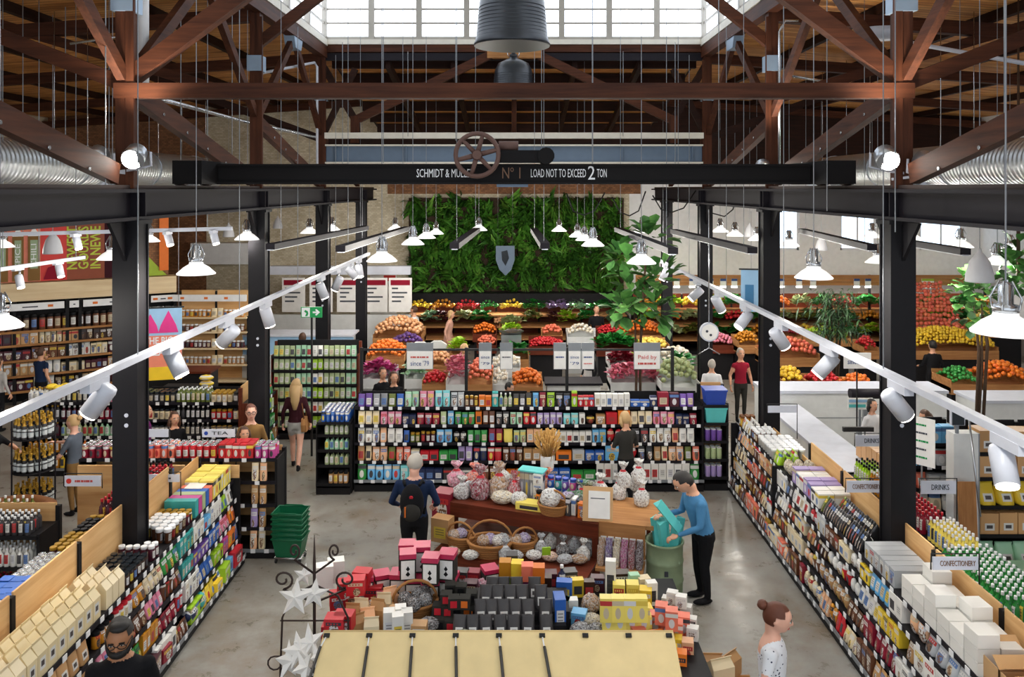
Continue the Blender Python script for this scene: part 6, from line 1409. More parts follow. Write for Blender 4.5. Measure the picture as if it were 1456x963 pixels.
# ================================================================== PRODUCE FLOOR
REGION = ''
SPH = {}
def sphere_mb(n=7, m=5):
    q = MB(); q.ball((0, 0, 0), 1, n=n, m=m); return q
FRUIT = sphere_mb(8, 6).mesh('fruit', ['fruit'])
def heap(name, label, cat, c, w_, d_, h_, col, size, rz_=0, stuff=True, leafy=False, dome=True):
    """a mound of fruit (balls) or leaf vegetables; c = middle of its front bottom edge"""
    rr = random.Random(hash((round(c[0], 2), round(c[1], 2))) & 255)
    nx, ny = max(2, int(w_/size)), max(2, int(d_/(size*.9))); pts = []
    for j in range(ny):
        for i in range(nx):
            u, v = (i+.5+(.5 if j % 2 else 0))/(nx+.5), (j+.5)/ny
            z = h_*(v if not dome else math.sin(PI*min(1, .15+v*.75))*(.55+.45*math.sin(PI*u)))
            pts.append(((u-.5)*w_+rr.uniform(-.2, .2)*size, v*d_+rr.uniform(-.2, .2)*size, z+rr.uniform(-.25, .25)*size))
    c4 = PAL[col] if isinstance(col, str) else col
    if stuff:
        m_ = MB(); base = MB(); base.ball((0, 0, 0), 1, n=6, m=4)
        for x, y, z in pts:
            s_ = size*.56*rr.uniform(.85, 1.15)
            if leafy:
                for k in range(4):
                    a = rr.uniform(0, 2*PI); e = rr.uniform(.3, 1.1); L_ = size*rr.uniform(1.5, 2.6)
                    d = Vector((math.cos(a)*math.cos(e), math.sin(a)*math.cos(e)-.3, math.sin(e))); q = d.cross(Vector((0, 0, 1))).normalized()*L_*.36
                    p0 = Vector((x, y, z)); p1 = p0+d*L_*.55; p2 = p0+d*L_-Vector((0, 0, L_*.2)); n = len(m_.v)
                    m_.v += [tuple(p0), tuple(p1+q), tuple(p2), tuple(p1-q)]; m_.face((n, n+1, n+2, n+3))
            else:
                m_.add(base, Matrix.Translation((x, y, z+s_*.6)) @ Matrix.Diagonal((s_, s_, s_*.92, 1)))
        o = part(name, m_, 'fruit', None, loc=c, rot=(0, 0, rz_)); o.color = c4; tag(o, label, cat, None, 'stuff'); return o
    for x, y, z in pts:
        s_ = size*.53*rr.uniform(.9, 1.1); p_ = Matrix.Rotation(rz_, 3, 'Z') @ Vector((x, y, z+s_))
        j = rr.uniform(.8, 1.15); o = obj(name, FRUIT, None, Vector(c)+p_, (rr.uniform(0, 3), 0, 0), (s_, s_, s_*.94), (min(1, c4[0]*j), c4[1]*j*rr.uniform(.8, 1.2), c4[2]*j, 1)); tag(o, label, cat, label[:50])
BINN = [0]
def crate_bin(px0, px1, py, z, d_, label, mat='crate', rz_=0, tall=True):
    """front edge given in the picture, top height z"""
    a, b_ = on(px0, py, z), on(px1, py, z); w_ = b_.x-a.x; c = ((a.x+b_.x)/2, a.y, 0)
    t = thing('produce_bin', label, 'bin', c, rz_, 'produce bins')
    for nm, x0, x1, y0, y1, z0, z1 in (('front_board', -w_/2, w_/2, -.02, 0, z-.22, z+.02), ('side_board', -w_/2, -w_/2+.02, 0, d_, z-.22, z+.12), ('side_board', w_/2-.02, w_/2, 0, d_, z-.22, z+.12), ('back_board', -w_/2, w_/2, d_-.02, d_, z-.2, z+.2), ('floor_board', -w_/2, w_/2, 0, d_, z-.2, z-.06), ('plinth', -w_/2+.05, w_/2-.05, .05, d_-.05, 0, z-.2)):
        p_ = MB(); p_.b2(x0, x1, y0, y1, z0, z1); part(nm, p_, 'shelf_black' if nm == 'plinth' and mat != 'white' else ('stone_white' if mat == 'white' else mat+'_X'), t)
    return (c[0], c[1]+.02, z-.08), w_-.05
def one(w_): return w_.replace('mangoes', 'mango').rstrip('s')
def fbin(px0, px1, py, z, d_, h0, col, size, what, where, leafy=False, mat='crate', stuff=True, dome=True, nm=None):
    h_ = h0*1.35; c, w_ = crate_bin(px0, px1, py, z, d_, '%s bin of %s %s' % ({'crate': 'wooden', 'white': 'white', 'walnut': 'dark'}[mat], what, where), mat)
    heap(nm or what.split()[-1].rstrip('s') if not stuff else what.replace(' ', '_'), '%s %s' % (what if stuff else one(what)+' lying', where), what.split()[-1] if stuff else one(what).split()[-1], c, w_, d_-.04, h_, col, size, stuff=stuff, leafy=leafy, dome=dome)
# --- central stands behind the long shelf
for (x0, x1, y, z, d_, h_, col, s_, what, where, lf, mt) in (
  (512, 560, 540, .95, .8, .3, 'magenta', .1, 'pink bunches', 'at the left end behind the long shelf', True, 'white'),
  (520, 575, 512, 1.0, 1.0, .35, 'orange', .1, 'mixed orange squash', 'left, behind the folded arm shopper', False, 'crate'),
  (530, 600, 482, 1.1, 1.1, .45, 'peach', .12, 'blushed stone fruit', 'on the left produce island', False, 'crate'),
  (555, 600, 495, 1.05, .6, .3, 'purple', .11, 'purple onions', 'on the left produce island', False, 'crate'),
  (600, 634, 548, .9, .8, .22, 'red', .09, 'red peppers', 'beside the wine bottle', False, 'crate'),
  (634, 662, 548, .95, 1.2, .45, 'pink', .09, 'pink white radishes', 'left of the first sign post', True, 'white'),
  (664, 700, 548, .95, 1.2, .4, 'salmon', .1, 'red tomatoes', 'under the first upright sign', False, 'crate'),
  (700, 722, 548, .9, .9, .25, 'white', .1, 'white mushrooms', 'in punnets between the signs', False, 'white'),
  (728, 772, 552, .95, .8, .3, 'orange', .095, 'orange tomatoes', 'in the metal bowl stand', False, 'crate'),
  (752, 802, 494, 1.0, .7, .2, 'red', .08, 'strawberries', 'on the dark shelf before the greens', False, 'walnut'),
  (678, 706, 492, 1.05, .6, .22, 'salmon', .08, 'orange red carrots', 'on the tiered stand', False, 'walnut'),
  (672, 706, 476, 1.15, .6, .25, 'orange', .09, 'apricots', 'on top of the tiered stand', False, 'walnut'),
  (848, 905, 496, 1.0, .8, .25, 'green', .13, 'dark green leaves', 'right of the white counter', True, 'walnut'),
  (850, 884, 478, 1.1, .7, .25, 'red', .08, 'small red peppers', 'behind the dark green leaves', False, 'walnut'),
  (884, 942, 478, 1.1, .9, .35, 'orange', .1, 'bunched carrots', 'under the fig tree', False, 'crate'),
  (905, 952, 496, 1.0, .7, .2, 'lemon', .12, 'sweetcorn', 'under the carrots', False, 'crate'),
  (866, 904, 520, .95, .8, .25, 'crimson', .09, 'red radishes', 'behind the framed sign', True, 'white'),
  (868, 938, 545, .9, .8, .3, 'pink', .11, 'pink chard', 'below the framed sign', True, 'white'),
  (940, 996, 552, .95, 1.0, .45, 'sage', .13, 'green cabbages', 'right of the last sign post', False, 'white'),
  (940, 986, 518, 1.05, .7, .3, 'white', .12, 'cauliflowers', 'behind the cabbages', False, 'white'),
  (575, 604, 540, .95, .9, .3, 'mint', .1, 'pale lettuce', 'behind the shoppers in black', True, 'white'),
  (604, 640, 522, 1.0, .7, .3, 'peach', .1, 'pale peaches', 'below the wide left board', False, 'crate'),
  (640, 662, 505, 1.05, .6, .3, 'lime', .12, 'green celery', 'beside the blond shopper in black', True, 'crate'),
  (700, 740, 525, 1.0, .6, .25, 'white', .11, 'white onions', 'below the second upright board', False, 'white'),
  (715, 752, 512, 1.05, .6, .3, 'green', .12, 'green broccoli', 'behind the white onions', True, 'crate'),
  (710, 740, 466, 1.2, .5, .25, 'sage', .12, 'pale artichokes', 'left of the weighing pan', True, 'crate'),
  (770, 800, 478, 1.15, .5, .25, 'salmon', .1, 'papayas', 'behind the strawberries', False, 'crate'),
  (806, 846, 480, 1.1, .5, .3, 'white', .1, 'boxed white eggs', 'stacked beside the black jacket', False, 'white'),
  (905, 933, 520, 1.0, .7, .3, 'lime', .12, 'lime kale', 'right of the red board', True, 'crate'),
  (955, 985, 535, 1.0, .8, .35, 'green', .13, 'green leeks', 'beside the white shirted person', True, 'white'),
  (1000, 1046, 492, 1.0, .8, .25, 'pink', .09, 'blush shallots', 'near the hanging scale', False, 'walnut'),
  (1050, 1082, 492, 1.1, .8, .3, 'amber', .09, 'ginger roots', 'in a tall box by the second right column', False, 'crate')):
    fbin(x0, x1, y, z, d_, h_, col, s_, what, where, lf, mt)
# --- right aisle stands
fbin(1285, 1376, 468, 1.35, 1.5, .95, 'salmon', .125, 'red apples', 'on the high sloped rack', stuff=False, dome=False, nm='apple')
fbin(1284, 1420, 500, 1.1, 1.3, .45, 'yellow', .09, 'yellow green pears', 'below the apple rack', stuff=True)
fbin(1384, 1456, 470, 1.3, .9, .4, 'lemon', .09, 'pale yellow apples', 'behind the huge lamp')
fbin(1400, 1470, 548, .95, .9, .35, 'orange', .11, 'orange mangoes', 'at the right edge', stuff=False, nm='mango')
fbin(1352, 1396, 548, .95, .9, .28, 'green', .09, 'green limes', 'beside the mangoes', stuff=True)
fbin(1088, 1166, 510, 1.05, .9, .35, 'salmon', .11, 'striped apples', 'behind the right track', stuff=False, nm='apple')
fbin(1112, 1146, 548, .95, .8, .28, 'yellow', .1, 'yellow bananas', 'near the white counter')
fbin(1158, 1200, 556, .95, .9, .35, 'red', .085, 'red nectarines', 'under the since sign', stuff=True)
fbin(1208, 1248, 560, .95, .8, .28, 'orange', .095, 'bright oranges', 'left of the nearest right column', stuff=False, nm='orange')
fbin(1088, 1140, 480, 1.2, .6, .3, 'crimson', .085, 'dark red plums', 'right of the second right column')
fbin(1145, 1210, 482, 1.2, .6, .25, 'lime', .09, 'green apples', 'under the palm')
fbin(1228, 1250, 500, 1.0, .8, .3, 'red', .09, 'red melons', 'behind the nearest right column')
# --- fruit wall under the plants
FV = Face('-Y', 28.2)
gondola(FV, -3.75, 4.0, [(.35, .0), (.75, .15), (1.12, .3)], 1.2, 1.6, 'dark tiered fruit wall under the living plants', name='fruit_display', spine='dark', bays=5, tickets=False, shelf_mat='crate_X', back='walnut_X')
def XV(px): return (px-CXP)*28.5/FPX
for x0, x1, c, what in ((583, 612, 'yellow', 'yellow lemons'), (613, 646, 'amber', 'golden grapefruit'), (647, 680, 'red', 'red capsicums'), (682, 708, 'green', 'green capsicums'), (710, 743, 'yellow', 'yellow capsicums')):
    heap(what.replace(' ', '_'), '%s on the upper tier of the fruit wall' % what, what.split()[-1], ((XV(x0)+XV(x1))/2, 28.52, 1.13), XV(x1)-XV(x0), .6, .5, c, .12)
for x0, x1, c, what in ((745, 776, 'green', 'curly green lettuce'), (778, 809, 'lilac', 'purple turnip bunches'), (811, 838, 'mint', 'white green fennel'), (840, 884, 'green', 'bright green herbs')):
    heap(what.replace(' ', '_'), '%s on the upper tier of the fruit wall' % what, what.split()[-1], ((XV(x0)+XV(x1))/2, 28.52, 1.13), XV(x1)-XV(x0), .6, .42, c, .12, leafy=True)
for x0, x1, c, what in ((600, 625, 'mint', 'pale leeks'), (612, 640, 'wine', 'dark beetroot'), (648, 668, 'sage', 'pale celery'), (670, 700, 'green', 'dark spring onions'), (745, 768, 'olive', 'olive leaves'), (782, 792, 'wine', 'red lettuce'), (794, 818, 'lime', 'bright lime lettuce'), (820, 850, 'green', 'deep green kale')):
    heap(what.replace(' ', '_'), '%s on the middle tier of the fruit wall' % what, what.split()[-1], ((XV(x0)+XV(x1))/2, 28.37, .76), XV(x1)-XV(x0), .6, .42, c, .12, leafy=True)
heap('brown_eggs', 'brown eggs in trays on the middle tier of the fruit wall', 'eggs', (XV(722), 28.37, .76), XV(744)-XV(704), .5, .28, 'peach', .09)
# --- living plant wall
lw = thing('living_plant_panel', 'tall living wall of green plants on the back wall', 'plant wall', (0.08, 29.3, 1.85))
p_ = MB(); p_.b2(-3.9, 3.9, .05, .18, 0, 3.4); part('backing', p_, 'soil', lw)
p_ = MB(); p_.b2(-3.95, 3.95, -.62, .05, -.32, .02); part('planter', p_, 'shelf_black', lw)
p_ = MB(); p_.b2(-3.8, 3.8, -.36, -.3, -.33, -.32); part('case_light', p_, 'lamp_glow', lw)  # added glowing strip, tucked out of view, to brighten the fruit tiers
def fill_lamp(parent, loc, L_, e):  # added area lamp that brightens a produce display
    l = bpy.data.lights.new('case_lamp', 'AREA'); l.shape = 'RECTANGLE'; l.size = L_; l.size_y = .1; l.energy = e; l.color = (1, .96, .9)
    obj('case_lamp', l, parent, loc, (R(-12), 0, 0))
fill_lamp(lw, (0, -.4, -.35), 7.4, 60)
def clump(seed, n, L_, wd, droop, mat):
    rr = random.Random(seed); m_ = MB()
    for k in range(n):
        a = rr.uniform(0, 2*PI); e = rr.uniform(-.2, 1.2); d = Vector((math.cos(a)*math.cos(e), -abs(math.sin(e))*.8-.25, math.sin(a)*math.cos(e)+.2)).normalized(); l = L_*rr.uniform(.6, 1.1)
        sd = d.cross(Vector((0, 0, 1)))
        sd = (sd if sd.length > .1 else Vector((1, 0, 0))).normalized()*wd*l
        p0 = Vector((rr.uniform(-.1, .1), 0, rr.uniform(-.1, .1))); p1 = p0+d*l*.5+Vector((0, 0, .03)); p2 = p0+d*l-Vector((0, 0, l*droop)); st = len(m_.v)
        m_.v += [tuple(p0), tuple(p1-sd), tuple(p1+Vector((0, -.02, 0))), tuple(p1+sd), tuple(p2)]
        m_.face((st, st+1, st+2), 0, True); m_.face((st, st+2, st+3), 0, True); m_.face((st+1, st+4, st+2), 0, True); m_.face((st+2, st+4, st+3), 0, True)
    return m_.mesh('plant', [mat])
CL = [clump(1, 26, .38, .14, .35, 'leaf_wall'), clump(2, 34, .3, .22, .2, 'leaf_wall'), clump(3, 22, .45, .3, .3, 'leaf_wall'), clump(4, 44, .42, .07, .5, 'leaf_wall')]
rr = random.Random(11)
for i in range(20):
    for j in range(14):
        x = -3.8+7.6*(i+.5+rr.uniform(-.4, .4))/20; z = .1+3.25*(j+.5+rr.uniform(-.4, .4))/14
        v = noise.noise(Vector((x*.7, z*.9, 3))); k = 0 if v < -.15 else 1 if v < .08 else 2 if v < .25 else 3
        obj('plant', CL[k], lw, (x, rr.uniform(-.02, .04), z), (0, rr.uniform(0, 6.28) if k != 3 else 0, 0), (rr.uniform(.8, 1.25),)*3)
# shield emblem hung before it
sh_ = thing('shield_sign', 'weathered blue grey metal shield hung before the plant wall', 'sign', P(718, 392, 28.5))
p_ = MB(); p_.prism([(-.32, 1.05), (.34, 1.05), (.34, .55), (.22, .2), (.02, 0), (-.2, .22), (-.32, .55)], 'Y', -.03, .03); part('plate', p_, 'blue_grey', sh_)
p_ = MB(); p_.prism([(-.12, .85), (.08, .9), (.14, .62), (.02, .35), (-.1, .55)], 'Y', -.05, -.03); part('emblem', p_, 'glass_dark', sh_)
for x in (-.25, .27):
    p_ = MB(); p_.cyl((x, 0, 1.04), (x, 0, rb(28.5)-P(718, 392, 28.5).z), .006, n=5); part('chain', p_, 'chrome', sh_)
# --- greens wall on the right with a timber fascia
FV2 = Face('-Y', 27.2)
gondola(FV2, 4.15, 16.4, [(.5, .0), (.95, .2), (1.4, .4)], 1.3, 1.9, 'long tiered greens wall with timber fascia on the right', name='greens_display', spine='dark', bays=7, tickets=False, shelf_mat='crate_X', back='walnut_X')
t = thing('timber_fascia', 'brown timber fascia above the greens wall', 'fascia', (10.3, 27.95, 2.25))
for k in range(3):
    p_ = MB(); p_.b2(-6.1, 6.1, -.03+.0, .03, .12*k+.004, .12*k+.116); part('plank', p_, 'crate_X', t)
for x in (-6, -2, 2, 6):
    p_ = MB(); p_.b2(x-.04, x+.04, .03, .08, -2.25, .36); part('post', p_, 'shelf_black', t)
p_ = MB(); p_.b2(-6, 6, .1, .14, .02, .04); part('case_light', p_, 'lamp_glow', t); fill_lamp(t, (0, -.06, -.02), 11.8, 110)  # strip and lamp added behind the planks to brighten the greens tiers
for i, px in enumerate((962, 984, 1010, 1028, 1044, 1058, 1111, 1136, 1156, 1218, 1234, 1319)):
    c = P(px, 403, 27.9); big = px == 1319
    t2 = thing('price_card', 'white price card on the timber fascia, %s from the left' % ['first', 'second', 'third', 'fourth', 'fifth', 'sixth', 'seventh', 'eighth', 'ninth', 'tenth', 'eleventh', 'twelfth with green top'][i], 'sign', c, 0, 'price cards on the fascia')
    w_ = .42 if big else .2; p_ = MB(); p_.b2(-w_/2, w_/2, -.02, 0, -.16, .16); part('card', p_, 'paper_white', t2)
    p_ = MB(); p_.b2(-w_/2, w_/2, -.026, -.02, .08, .16); part('band', p_, 'lime_paint' if big else 'lettering_blue', t2)
xs = 4.3; gi = 0
GC = ['green', 'lime', 'sage', 'green', 'olive', 'lime', 'green', 'orange', 'green', 'sage', 'amber', 'green', 'lime', 'red', 'yellow']
while xs < 16.2:
    w_ = rr.uniform(.6, .9)
    for q, (z, v0) in enumerate(((.5, .02), (.95, .22), (1.4, .42))):
        c = GC[(gi*2+q*5) % 15]; lf = c not in ('orange', 'red', 'amber', 'yellow')
        heap('leafy_greens' if lf else 'stacked_fruit', '%s %s on the %s tier of the greens wall, %d metres from its left end' % (c, 'leafy bunches' if lf else 'fruit', ['bottom', 'middle', 'top'][q], int(xs-4)+1), 'vegetables' if lf else 'fruit', (xs+w_/2, 27.2+v0, z), w_, .5, .42, c, .12, leafy=lf)
    xs += w_+.05; gi += 1
# --- white walls of boxes behind: metal scale, white counter
t = thing('white_counter', 'white produce counter with dark shelf in the middle', 'counter', (1.02, 18.9, 0))
p_ = MB(); p_.b2(-.25, 1.0, 0, .6, 0, 1.0); part('body', p_, 'stone_white', t)
p_ = MB(); p_.b2(-.3, 1.05, -.05, .65, 1.0, 1.05); part('top', p_, 'dark_steel', t)
t = thing('weighing_scale', 'grey steel weighing pan piled with greens', 'scale', P(727, 490, 22.7))
p_ = MB(); p_.b2(-.28, .28, -.2, .2, 0, .3); part('body', p_, 'galvanised', t)
p_ = MB(); p_.lathe([(.1, .3), (.34, .36), (.36, .38)], 16, 0, cap=False); part('pan', p_, 'chrome', t)
p_ = MB(); p_.b2(-.2, .2, -.15, .15, -t.location.z, 0); part('stand', p_, 'shelf_black', t)
heap('salad_leaves', 'green salad leaves on the steel weighing pan', 'vegetables', (t.location.x, 22.55, t.location.z+.36), .5, .35, .15, 'lime', .09, leafy=True)
# --- sign rail with printed boards
sr = thing('sign_rail', 'black rail on posts carrying price boards behind the long shelf', 'rail', (0, 16.45, 0))
p_ = MB(); p_.b2(-3.12, 3.22, -.02, .02, 2.3, 2.34); part('rail', p_, 'cord_black', sr)
for px in (514, 663, 806, 956):
    x = (px-CXP)*16.45/FPX; p_ = MB(); p_.b2(x-.03, x+.03, -.03, .03, 0, 2.36); part('post', p_, 'cord_black', sr)
for px, w_, h_, tx, lab in ((597, .52, .36, [(None, 'lettering_red', .04), ("since '79", 'lettering_blue', .1)], 'wide board lettered since, left of the signs'), (690, .24, .36, [('since', 'lettering_blue', .06), ("'79", 'lettering_blue', .05)], 'upright board beside the second post'), (720, .24, .36, [(None, 'lettering_dark', .03)], 'blank looking upright board over the tomatoes'), (796, .24, .36, [(None, 'lettering_blue', .035)], 'upright board left of the third post'), (817, .24, .36, [('since', 'lettering_blue', .06), ("'79", 'lettering_blue', .06)], 'upright board right of the third post'), (836, .24, .36, [(None, 'lettering_blue', .035), (None, 'lettering_red', .025)], 'upright board nearest the grey apron'), (920, .52, .36, [('Paid by', 'lettering_red', .08), (None, 'lettering_red', .05)], 'wide board with red writing')):
    t = thing('sign_board', 'white %s' % lab, 'sign', ((px-CXP)*16.4/FPX, 16.4, 2.12), 0, 'boards on the sign rail')
    p_ = MB(); p_.b2(-w_/2-.01, w_/2+.01, -.008, .012, -h_/2-.01, h_/2+.17); part('frame', p_, 'rail_grey', t)
    p_ = MB(); p_.b2(-w_/2, w_/2, -.016, -.008, -h_/2, h_/2); part('board', p_, 'paper_white', t)
    for i, (s_, mt, hh) in enumerate(tx): fit_text(s_, hh, w_*.72, mt, t, (0, -.018, .06-.13*i))
t = thing('sign_board', "white board lettered since '79 over the right fruit bins", 'sign', P(1219, 513, 15.5))
p_ = MB(); p_.b2(-.26, .26, -.01, .01, -.15, .15); part('board', p_, 'paper_white', t)
fit_text("since '79", .1, .38, 'lettering_blue', t, (0, -.014, -.02))
p_ = MB(); p_.b2(-.012, .012, .012, .03, -t.location.z, .15); part('post', p_, 'cord_black', t)
# chrome trolley-like wire stand, hanging scale
t = thing('hanging_scale', 'round white hanging scale beside the third right column', 'scale', P(1008, 472, 15.2))
p_ = MB(); p_.cyl((0, -.05, 0), (0, .05, 0), .175, n=28); part('case', p_, 'white_metal', t)
p_ = MB(); p_.cyl((0, -.06, 0), (0, -.051, 0), .15, n=28); d_ = part('dial', p_, 'paper_white', t)
for x, z in ((-.05, .02), (.02, -.05)):
    p_ = MB(); p_.cyl((x, -.064, z), (x, -.06, z), .025, n=10); part('mark', p_, 'lettering_dark', d_)
p_ = MB(); p_.cyl((0, 0, .17), (0, 0, 2.3), .012, n=6); part('rod', p_, 'chrome', t)
for sx in (-1, 1):
    p_ = MB(); p_.tube([(0, 0, -.17), (0, 0, -.3), (sx*.2, 0, -.42)], .01, 5); part('hook', p_, 'chrome', t)
# --- fiddle leaf fig
def leaf_mesh(L_, wd, mat):
    m_ = MB(); m_.v = [(0, 0, 0), (-wd*.5, L_*.35, .02), (0, L_*.4, -.02), (wd*.5, L_*.35, .02), (-wd*.62, L_*.72, .0), (0, L_*.72, -.03), (wd*.62, L_*.72, 0), (0, L_, -.06)]
    for q in ((0, 2, 1), (0, 3, 2), (1, 2, 5, 4), (2, 3, 6, 5), (4, 5, 7), (5, 6, 7)): m_.face(q, 0, True)
    return m_.mesh('leaf', [mat])
LF = leaf_mesh(.34, .22, 'leaf_fig'); LH = leaf_mesh(.2, .15, 'leaf_fig')
def tree(name, label, base, stems, blobs, n, lf, pot=None, seed=1, flowers=0):
    t = thing(name, label, 'tree', base); r2 = random.Random(seed); bz = Vector(base)
    if pot:
        p_ = MB(); p_.lathe([(pot*.8, 0), (pot, pot*1.6), (pot*.9, pot*1.6), (pot*.85, pot*1.4), (.001, pot*1.4)], 16, 0); part('pot', p_, 'stone_white', t)
    for st_ in stems:
        p_ = MB(); p_.tube([Vector(q)-bz for q in st_], [.03]*(len(st_)-1)+[.012], 7); part('stem', p_, 'bark', t)
    for k in range(n):
        c, rad = blobs[k % len(blobs)]; a, e = r2.uniform(0, 2*PI), r2.uniform(-1, 1.2)
        d = Vector((math.cos(a)*math.cos(e), math.sin(a)*math.cos(e), math.sin(e))); pp = Vector(c)-bz+d*rad*r2.uniform(.3, 1)
        q = (d+Vector((0, 0, r2.uniform(-.3, .5)))).to_track_quat('Y', 'Z').to_euler(); obj('leaf', lf, t, pp, q, (r2.uniform(.7, 1.15),)*3)
    return t
b0 = P(907, 572, 17.2); b0.z = 0
tree('fig_tree', 'fiddle leaf fig with two bare stems beside the produce', b0, [[P(903, 640, 17.2), P(905, 520, 17.2), P(902, 440, 17.2)], [P(911, 640, 17.2), P(910, 500, 17.2), P(916, 400, 17.2), P(920, 350, 17.2)]], [(P(900, 425, 17.2), .45), (P(895, 390, 17.2), .5), (P(925, 340, 17.2), .35), (P(935, 400, 17.2), .4), (P(885, 440, 17), .3), (P(925, 440, 17), .45), (P(880, 365, 17.3), .25)], 210, LF, .22, 4)
b0 = P(1387, 600, 15.5); b0.z = 0
tree('hibiscus_tree', 'small leafy tree with slim stems before the apple rack', b0, [[P(1388, 600, 15.5), P(1392, 500, 15.5), P(1384, 430, 15.5)], [P(1398, 600, 15.5), P(1404, 490, 15.5), P(1395, 430, 15.5)], [P(1391, 600, 15.5), P(1396, 520, 15.5), P(1396, 440, 15.5)]], [(P(1378, 422, 15.5), .35), (P(1400, 420, 15.5), .35), (P(1385, 450, 15.5), .3), (P(1375, 405, 15.5), .3)], 110, LH, .2, 6)
b0 = P(1445, 420, 13.5)
tree('hanging_fern', 'leafy hanging plant at the right picture edge', P(1448, 395, 13.5), [[P(1448, 395, 13.5), P(1448, 330, 13.5), Vector((P(1448, 330, 13.5).x, 13.5, rz(8.5)))]], [(P(1448, 360, 13.5), .3), (P(1440, 385, 13.5), .3), (P(1452, 400, 13.5), .25)], 90, LH, None, 8)
# dense palm
pb_ = P(1187, 560, 21.0); pb_.z = 0
pm = thing('palm_plant', 'dense dark narrow leaved palm under the right lamp', 'plant', pb_)
p_ = MB(); p_.lathe([(.2, 0), (.26, .45), (.22, .45), (.001, .4)], 16, 0); part('pot', p_, 'stone_white', pm)
for k in range(4):
    p_ = MB(); p_.tube([(.05*k-.08, 0, .4), (.1*k-.15, .05*(k % 2), 1.6), (.16*k-.24, 0, 2.5)], .03, 6); part('stem', p_, 'bark', pm)
p_ = MB(); r2 = random.Random(2)
for k in range(800):
    c = Vector((r2.gauss(0, .28), r2.gauss(0, .25), r2.uniform(1.75, 2.95))); a = r2.uniform(0, 2*PI); l = r2.uniform(.2, .4)
    e = r2.uniform(-.9, .5); d = Vector((math.cos(a)*math.cos(e), math.sin(a)*math.cos(e), math.sin(e))); q = d.cross(Vector((0, 0, 1))).normalized()*l*.07; st = len(p_.v)
    p_.v += [tuple(c), tuple(c+d*l*.5+q), tuple(c+d*l-Vector((0, 0, l*.3))), tuple(c+d*l*.5-q)]; p_.face((st, st+1, st+2, st+3))
o = part('fronds', p_, 'leaf_palm', pm); o['kind'] = 'stuff'
# green exit sign on a post
ex = thing('exit_sign', 'green exit sign with white running figure and arrow', 'sign', P(443, 444, 16.9))
p_ = MB(); p_.b2(-.22, .22, -.02, .02, -.11, .11); part('panel', p_, 'exit_green', ex)
p_ = MB(); p_.b2(-.2, -.03, -.026, -.02, -.095, .095); d_ = part('door_panel', p_, 'lettering_white', ex)
p_ = MB(); p_.prism([(-.13, -.08), (-.1, -.02), (-.15, .02), (-.12, .05), (-.07, .02), (-.06, -.03), (-.08, -.08)], 'Y', -.03, -.026); part('running_figure', p_, 'exit_green', d_)
p_ = MB(); p_.prism([(.03, -.018), (.11, -.018), (.08, -.05), (.105, -.07), (.18, 0), (.105, .07), (.08, .05), (.11, .018), (.03, .018)], 'Y', -.026, -.02); part('arrow', p_, 'lettering_white', ex)
p_ = MB(); p_.b2(-.02, .02, 0, .03, -ex.location.z, .1); part('post', p_, 'cord_black', ex)
# --- deli counters and banners on the left back
t = thing('deli_case', 'white lit deli case below the brick wall', 'counter', (-6.0, 22.6, 0))
p_ = MB(); p_.b2(-1.6, 1.5, 0, .9, 0, .95); part('body', p_, 'stone_white', t)
p_ = MB(); p_.b2(-1.6, 1.5, .05, .07, .95, 1.45); part('glass_front', p_, 'blue_sky_print', t)
p_ = MB(); p_.b2(-1.6, 1.5, .0, .9, 1.45, 1.5); part('top', p_, 'white_metal', t)
t = thing('deli_fascia', 'white overhead deli fascia with red printed panels', 'fascia', (-5.6, 26.5, 2.05))
p_ = MB(); p_.b2(-2.4, 2.2, 0, .3, .72, 1.0); part('header', p_, 'white_metal', t)
for i, x in enumerate((-2.0, -1.1, -.2, .7, 1.5)):
    p_ = MB(); p_.b2(x, x+.75, -.02, .02, -.5, .62); b = part('menu_panel', p_, 'paper_white', t)
    p_ = MB(); p_.b2(x+.06, x+.69, -.035, -.02, .38, .55); part('title_band', p_, 'cloth_red', b)
    for q in range(4):
        p_ = MB(); p_.b2(x+.1, x+.3+.1*((q*7+i*3) % 4), -.03, -.02, .25-.14*q, .3-.14*q); part('print_line', p_, 'lettering_dark', b)
p_ = MB(); p_.b2(-2.4, 2.2, .05, .25, -2.05, -.6); part('back_bar', p_, 'stone_white', t)
t = thing('menu_poster', 'white poster with red corner beside the cream brick wall', 'poster', P(545, 425, 27.5))
p_ = MB(); p_.b2(-.45, .45, -.02, .02, -.8, 1.0); part('sheet', p_, 'paper_white', t)
p_ = MB(); p_.b2(.02, .42, -.03, -.02, .6, .8); part('red_block', p_, 'sign_red', t)
p_ = MB(); p_.b2(-.4, -.36, .02, .06, -t.location.z, -.8); part('leg', p_, 'rail_grey', t)
p_ = MB(); p_.b2(.36, .4, .02, .06, -t.location.z, -.8); part('leg', p_, 'rail_grey', t)
# small things near the deli: dried flowers, olive branches
fb = P(462, 500, 19.5)
t = thing('dried_flowers', 'bunch of pale dried flowers beside the deli queue', 'plant', (fb.x, fb.y, 0))
p_ = MB(); p_.lathe([(.12, 0), (.15, 1.3), (.12, 1.3), (.001, 1.2)], 14, 0); part('vase', p_, 'stone_white', t)
p_ = MB(); r2 = random.Random(5)
for k in range(120):
    a = r2.uniform(0, 2*PI); s_ = r2.uniform(0, .35); p_.tube([(0, 0, 1.25), (s_*math.cos(a), s_*math.sin(a), 1.75+r2.uniform(-.15, .15))], [.004, .02], 4)
part('stalks', p_, 'hay', t)['kind'] = 'stuff'
